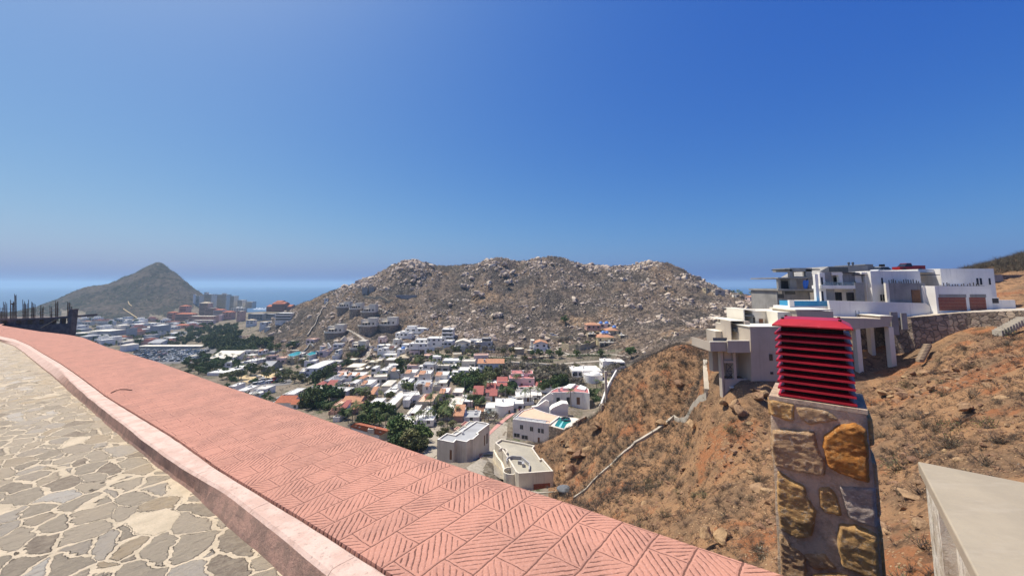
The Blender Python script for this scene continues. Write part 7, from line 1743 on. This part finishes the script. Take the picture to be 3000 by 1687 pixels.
o = scatter_mesh('scrub', [mesh_arrays(shrub_mesh('twig', 16)) for _ in range(4)], C1, nr.uniform(.8, 2.1, len(C1)), 'twig'); o['kind'] = 'stuff'
D1 = clear(pick(1, 900, (GYY > 200)*1.), 8); o = scatter_mesh('green_scrub', [mesh_arrays(shrub_mesh('leaf_grey', 16)) for _ in range(3)], D1, nr.uniform(.9, 1.9, len(D1)), 'leaf_olive'); o['kind'] = 'stuff'
# brown scrub bank in the middle of the valley and among the houses
E1 = clear(pick(0, 2600, ((GYY > 120) & (GYY < 420))*np.clip(fbm(GX/22, GYY/22, 3, 91)*4+.3, 0, 1)), 7); o = scatter_mesh('valley_scrub', [mesh_arrays(shrub_mesh('twig', 16)) for _ in range(4)], E1, nr.uniform(.7, 1.9, len(E1)), 'leaf_grey'); o['kind'] = 'stuff'
E2 = clear(pick(0, 1500, ((GYY > 110) & (GYY < 700))*np.clip(fbm(GX/16, GYY/16, 3, 93)*4+.2, 0, 1)), 6); o = scatter_mesh('garden_greenery', [mesh_arrays(crown_tri) for crown_tri in [shrub_mesh('leaf_mid', 22) for _ in range(3)]], E2, nr.uniform(.6, 1.5, len(E2)), 'leaf_mid'); o['kind'] = 'stuff'
M1 = pick(3, 5000, np.clip(fbm(GX/60, GYY/60, 3, 95)*4+.5, .1, 1)); o = scatter_mesh('mountain_scrub', [mesh_arrays(shrub_mesh('twig', 10)) for _ in range(3)], M1, nr.uniform(2., 4.5, len(M1)), 'leaf_dark'); o['kind'] = 'stuff'

# ---- dry hillside: shrubs, rocks, small stones
free = ((GX/GYY*F+CX < 2070) | (GYY < 56))*(GYY > 14)*1.0
S1 = pick(2, 520, free*np.clip(fbm(GX/8, GYY/8, 3, 61)*3+.6, .08, 1)); ssz = nr.uniform(.4, 1.25, len(S1)); o_ = np.argsort(-ssz/S1[:, 1])
for i in o_[:290]:
    p = S1[i]; kd = int(nr.choice(4, p=[.5, .2, .2, .1])); s = ssz[i]; o = link('shrub', SHRUBS[kd], None, p); o.scale = (s, s, s*nr.uniform(.7, 1.1)); o.rotation_euler = (nr.normal()*.15, nr.normal()*.15, nr.uniform(0, 6.28))
    tag(o, ('leafless grey brown shrub on the dry orange slope', 'twiggy shrub with sparse olive leaves on the dry slope', 'pale dusty shrub on the dry orange slope', 'greener leafy shrub on the dry orange slope')[kd], 'shrub', ('bare shrubs', 'olive shrubs', 'dusty shrubs', 'green shrubs')[kd]+' on the dry slope')
R1 = pick(2, 1500, free*np.clip(fbm(GX/6, GYY/6, 3, 65)*3+.5, .05, 1)); rsz = nr.lognormal(-1.75, .55, len(R1)).clip(.07, .6); o_ = np.argsort(-rsz/R1[:, 1])
for i in o_[:240]:
    p = R1[i]; s = rsz[i]; o = link('rock', SROCKS[i % 5], None, (p[0], p[1], p[2]+.05*s)); o.scale = (s*nr.uniform(.8, 1.4), s, s*nr.uniform(.7, 1.2)); o.rotation_euler = (nr.normal()*.3, nr.normal()*.3, nr.uniform(0, 6.28)); tag(o, 'ochre rock lying loose on the dry orange slope', 'rock', 'loose rocks on the dry slope')
R2 = np.concatenate([R1[o_[240:]], pick(2, 9000, free*np.clip(fbm(GX/5, GYY/5, 3, 67)*3+.5, .05, 1))]); o = scatter_mesh('loose_stones', [rock_arrays(60+s, 1, .7) for s in range(5)], R2, nr.lognormal(-2.3, .5, len(R2)).clip(.04, .3)*np.clip(R2[:, 1]/32, .5, 1.5), 'slope_rock', .3); o['kind'] = 'stuff'
S2 = pick(2, 8000, free*np.clip(fbm(GX/9, GYY/9, 3, 71)*3.4+.5, .05, 1)); o = scatter_mesh('dry_scrub', [mesh_arrays(shrub_mesh('twig_near', 16)) for _ in range(4)], S2, nr.uniform(.15, .62, len(S2)), 'twig_near'); o['kind'] = 'stuff'
S3 = pick(2, 3200, ((GYY > 88) & (GYY < 128) & (GX/GYY*F+CX > 2740))*1., False); o = scatter_mesh('hilltop_scrub', [mesh_arrays(shrub_mesh('twig_near', 20)) for _ in range(3)], S3, nr.uniform(.7, 1.9, len(S3)), 'twig_near'); o['kind'] = 'stuff'
S4 = pick(2, 2000, ((GYY > 62) & (GX/GYY*F+CX < 2060))*1.); o = scatter_mesh('slope_scrub', [mesh_arrays(shrub_mesh('twig', 20)) for _ in range(3)], S4, nr.uniform(.5, 1.3, len(S4)), 'twig'); o['kind'] = 'stuff'

# ---- rock outcrops that stand out on the slope
orr = random.Random(8)
for px, py, sz_, n_, lab, ym in ((2705, 1098, .8, 4, 'dark rock outcrop on the slope just below the stone steps', 20), (2790, 1092, .8, 3, 'outcrop of split rocks right of the stone steps', 20), (2660, 1160, .6, 3, 'low outcrop right of the chimney cowl', 20), (2745, 1140, .7, 3, 'outcrop of brown blocks in the middle of the right slope', 20), (2725, 1215, .5, 2, 'pair of pale blocks above the concrete pier', 15), (2235, 1445, .7, 3, 'rock outcrop on the slope left of the chimney', 20), (2120, 1585, .7, 4, 'orange rock outcrop beyond the pavement edge', 18), (2180, 1560, .5, 3, 'small outcrop between the pavement edge and the chimney', 18), (1935, 1240, .8, 3, 'rock outcrop above the drain wall', 40), (2160, 1190, .9, 5, 'ledge of reddish rocks at the foot of the beige house', 40), (2240, 1165, .9, 4, 'rocks against the base of the beige house beside the cowl', 40), (2040, 1250, .7, 3, 'rock outcrop on the open slope right of the drain wall', 40), (1760, 1250, 1.1, 5, 'broken brown outcrop on the edge of the slope above the green pool', 60), (1700, 1330, 1.6, 7, 'brown rock cliff behind the cream garage house', 60), (1660, 1300, 1.2, 5, 'ochre crag beside the white house with the terrace', 60), (1680, 1385, 1.5, 5, 'dark broken cliff foot next to the sheeted heap', 60), (1975, 1120, .9, 4, 'outcrop near the skyline of the dry slope', 60), (2600, 1150, .6, 3, 'small outcrop behind the right corner of the cowl', 20), (2850, 1200, .6, 3, 'outcrop on the far right of the slope', 20)):
    g = ground(px, py, ym, 135); o = empty('rock_outcrop', g, orr.uniform(0, 6), lab, 'rock')
    for i in range(n_):
        q = link('rock', SROCKS[orr.randrange(5)], o, (orr.gauss(0, sz_*1.1), orr.gauss(0, sz_*.6), orr.uniform(-.2, .5)*sz_)); s = sz_*orr.uniform(.5, 1.25); q.scale = (s*orr.uniform(.8, 1.3), s, s*orr.uniform(.9, 1.7)); q.rotation_euler = (orr.gauss(0, .4), orr.gauss(0, .4), orr.uniform(0, 6))
# ---- poles in the town
plain('pole_grey', (.26, .245, .225), None, 2., .8)
PM = MB(); PM.tube([(0, 0, -.5), (0, 0, 8.5)], .11, 6, .07); PM.tube([(-.9, 0, 7.9), (.9, 0, 7.9)], .05, 5); PM.tube([(0, 0, 8.2), (.5, 0, 8.5), (1.3, 0, 8.5)], .035, 5); POLE = PM.mesh('utility_pole', 'pole_grey')
for px, py in ((706, 1141), (728, 1078), (832, 1074), (874, 1064), (962, 1096), (1010, 1100), (1100, 1094), (1140, 1120), (1216, 1168), (1330, 1236), (1010, 1182), (1248, 1248), (1062, 1174), (1180, 1176), (1296, 1196), (1420, 1054), (1530, 1064), (1620, 1070), (1700, 1064), (1480, 1196), (1360, 1170), (1226, 1046)):
    g = ground(px, py, 90); o = link('utility_pole', POLE, None, g); o.rotation_euler = (0, 0, orr.uniform(0, 3)); named(o, 'thin grey utility pole', px, py, 'pole', 'utility poles of the town')
flush_names()
g = ground(1777, 1209, 110, 220); m = MB(); m.box(-.3, .3, -.3, .3, -1, 8.2); o = m.obj('wall_post', 'cream_wall', None, False, g); tag(o, 'tall cream post at the end of the white boundary wall', 'post')
# ================================================================ vehicles
def car_mesh(mat, kind=0):
    m = MB(); L_, W_ = (4.3, 1.75) if kind == 0 else (4.9, 1.9); h1 = .78 if kind == 0 else .95; h2 = 1.42 if kind == 0 else 1.75
    prof = [(-L_/2, .28), (L_/2, .28), (L_/2, .66), (L_/2-.15, h1-.06), (L_*.24, h1), (-L_/2+.25, h1+.02), (-L_/2, h1-.12)]
    def ext(p, w, y): n = len(p); m.add([(x, y-w/2, z) for x, z in p]+[(x, y+w/2, z) for x, z in p], [tuple(range(n)), tuple(reversed(range(n, 2*n)))]+[(i, n+i, n+(i+1) % n, (i+1) % n) for i in range(n)])
    ext(prof, W_, 0)
    a0, a1, b0, b1 = (L_*.23, -L_*.38, L_*.06, -L_*.27) if kind == 0 else (L_*.22, -L_*.47, L_*.08, -L_*.44)
    m.m = 1; ext([(a1, h1), (a0, h1), (b0, h2-.06), (b1, h2-.06)], W_*.86, 0); m.m = 0; m.box(b1, b0, -W_*.40, W_*.40, h2-.06, h2)
    m.m = 2
    for x in (-L_*.31, L_*.31):
        for y in (-W_/2, W_/2-.2):
            n = 12; m.add([(x+.33*math.cos(2*math.pi*i/n), y+dy, .33+.33*math.sin(2*math.pi*i/n)) for dy in (0, .2) for i in range(n)], [tuple(range(n)), tuple(reversed(range(n, 2*n)))]+[(i, n+i, n+(i+1) % n, (i+1) % n) for i in range(n)])
    return m.mesh('parked_car', [mat, 'glass_dark', 'tank_black'])
for nm, c in (('white', (.80, .80, .79)), ('silver', (.45, .46, .47)), ('black', (.02, .02, .022)), ('grey', (.14, .145, .15)), ('red', (.34, .02, .02)), ('blue', (.04, .09, .24))): plain('car_'+nm, c, tuple(x*.95 for x in c), 1., .25, .5)
CARS = {(c, kd): car_mesh('car_'+c, kd) for c in ('white', 'silver', 'black', 'grey', 'red', 'blue') for kd in (0, 1)}
cr = random.Random(4); CW = ['white']*7+['silver']*4+['black']*3+['grey']*4+['red']+['blue']
def car(p, rz, c=None, kd=None):
    c = c or cr.choice(CW); kd = cr.choice((0, 0, 1)) if kd is None else kd
    o = link('parked_car', CARS[(c, kd)], None, p); o.rotation_euler = (0, 0, rz); return o, c, ('car', 'van')[kd] if kd == 0 else 'tall car'
# big car park
A_, B_ = ground(398, 1026, 200), ground(612, 1024, 200); n_car = 0
for row in range(9):
    py0 = 1027+row*3.9
    for i in range(34):
        px = 396+(614-396)*(i+.5)/34+row*.6
        if cr.random() < .22 or px > 612-row*2.5: continue
        g = ground(px, py0+cr.uniform(-.3, .3), 200); 
        if g.z+0 > CAMZ-40: continue
        o, c, t = car((g.x, g.y, g.z+.12), R(62)+(math.pi if cr.random() < .5 else 0)+cr.uniform(-.05, .05)); n_car += 1
        tag(o, f'{c} {t} among the rows of the large far car park', 'car', f'{c} {t}s in the large car park')
for i in range(26):
    px = 738+(i % 13)*7.2+cr.uniform(-1, 1); py = 1120+(i//13)*9-(i % 13)*.9+cr.uniform(-1, 1); g = ground(px, py, 150)
    o, c, t = car((g.x, g.y, g.z+.12), R(58)+cr.uniform(-.1, .1)); tag(o, f'{c} {t} in the small car park below the sandy lot', 'car', f'{c} {t}s in the small car park')
for px, py, rz, c, kd, lab in ((1222, 1166, 20, 'white', 1, 'white tall car parked above the beige house with the pink dome'), (1212, 1182, 75, 'silver', 0, 'silver car parked beside the large white courtyard house'), (1204, 1190, 75, 'black', 0, 'dark car parked behind the silver one by the courtyard house'), (1252, 1208, 10, 'white', 0, 'white car parked under palms behind the glazed roof strip'), (1380, 1214, 40, 'silver', 0, 'silver car parked behind the orange hipped roof'), (1060, 1004, -40, 'black', 1, 'black tall car driving on the pale hill road'), (1335, 1044, 10, 'white', 0, 'white car parked on the valley road, left of two'), (1346, 1045, 10, 'silver', 0, 'silver car parked on the valley road, right of two'), (540, 976, -35, 'white', 1, 'white van on the curved road above the car park'), (552, 982, -35, 'silver', 0, 'silver car following the white van on the curved road'), (530, 984, 10, 'white', 1, 'white van parked beside the curved road'), (1620, 984, 5, 'white', 1, 'white van on the flat bend below the hacienda'), (900, 1112, 60, 'white', 0, 'white car in the lane beside the large plain white hall'), (892, 1118, 60, 'grey', 0, 'grey car in the lane beside the large plain white hall'), (1132, 1206, 10, 'white', 0, 'white car parked under the edge of the courtyard house'), (762, 1108, 20, 'white', 1, 'white van on the sandy lot'), (840, 1096, 10, 'red', 0, 'dark red car at the edge of the sandy lot'), (1268, 1236, 30, 'black', 0, 'dark car beside the turning circle'), (1252, 1246, 20, 'black', 1, 'dark tall car in the shade by the turning circle')):
    g = ground(px, py, 90); o, c, t = car((g.x, g.y, g.z+.15), R(rz), c, kd); tag(o, lab, 'car' if kd == 0 else 'van')
# red pickup and pale car on the road behind the villa
pk = empty('pickup_truck', at(2662, 796, 84), R(176), 'red pickup truck parked behind the roof of the white villa', 'pickup')
m = MB(); m.box(-2.6, 2.5, -.95, .95, .45, 1.05); m.box(-2.6, -.2, -.95, -.87, 1.05, 1.3); m.box(-2.6, -.2, .87, .95, 1.05, 1.3); m.box(-2.6, -2.52, -.87, .87, 1.05, 1.3); m.obj('body', 'car_red', pk)
m = MB(); m.add([(-.2, -.9, 1.05), (1.5, -.9, 1.05), (.95, -.78, 1.72), (0, -.78, 1.72), (-.2, .9, 1.05), (1.5, .9, 1.05), (.95, .78, 1.72), (0, .78, 1.72)], [(0, 1, 2, 3), (7, 6, 5, 4), (1, 5, 6, 2), (3, 7, 4, 0)]); m.obj('window', 'glass_dark', pk)
m = MB(); m.box(0, .95, -.79, .79, 1.72, 1.82); m.obj('cab_roof', 'car_red', pk)
for x in (-1.6, 1.6):
    for y in (-.96, .76): m = MB(); n = 14; m.add([(x+.4*math.cos(2*math.pi*i/n), y+dy, .4+.4*math.sin(2*math.pi*i/n)) for dy in (0, .2) for i in range(n)], [tuple(range(n)), tuple(reversed(range(n, 2*n)))]+[(i, n+i, n+(i+1) % n, (i+1) % n) for i in range(n)]); m.obj('wheel', 'tank_black', pk)
o, c, t = car(at(2590, 802, 80), R(2), 'white', 0); tag(o, 'white car roof showing behind the grey slab roof house', 'car')
g = ground(1655, 1438, 60, 130); m = MB()
V, T = rock_arrays(91, 3, .62, .25); plain('grey_sheet', (.17, .18, .19), (.12, .125, .13), 2., .7, .2, .4, 5, .05)
o = link('covered_heap', np_mesh('covered_heap', V*1.5, T=T, mats=['grey_sheet'], smooth=True), None, (g.x, g.y, g.z+.5)); tag(o, 'grey sheeted heap on the ground beside the cream garage house', 'heap')
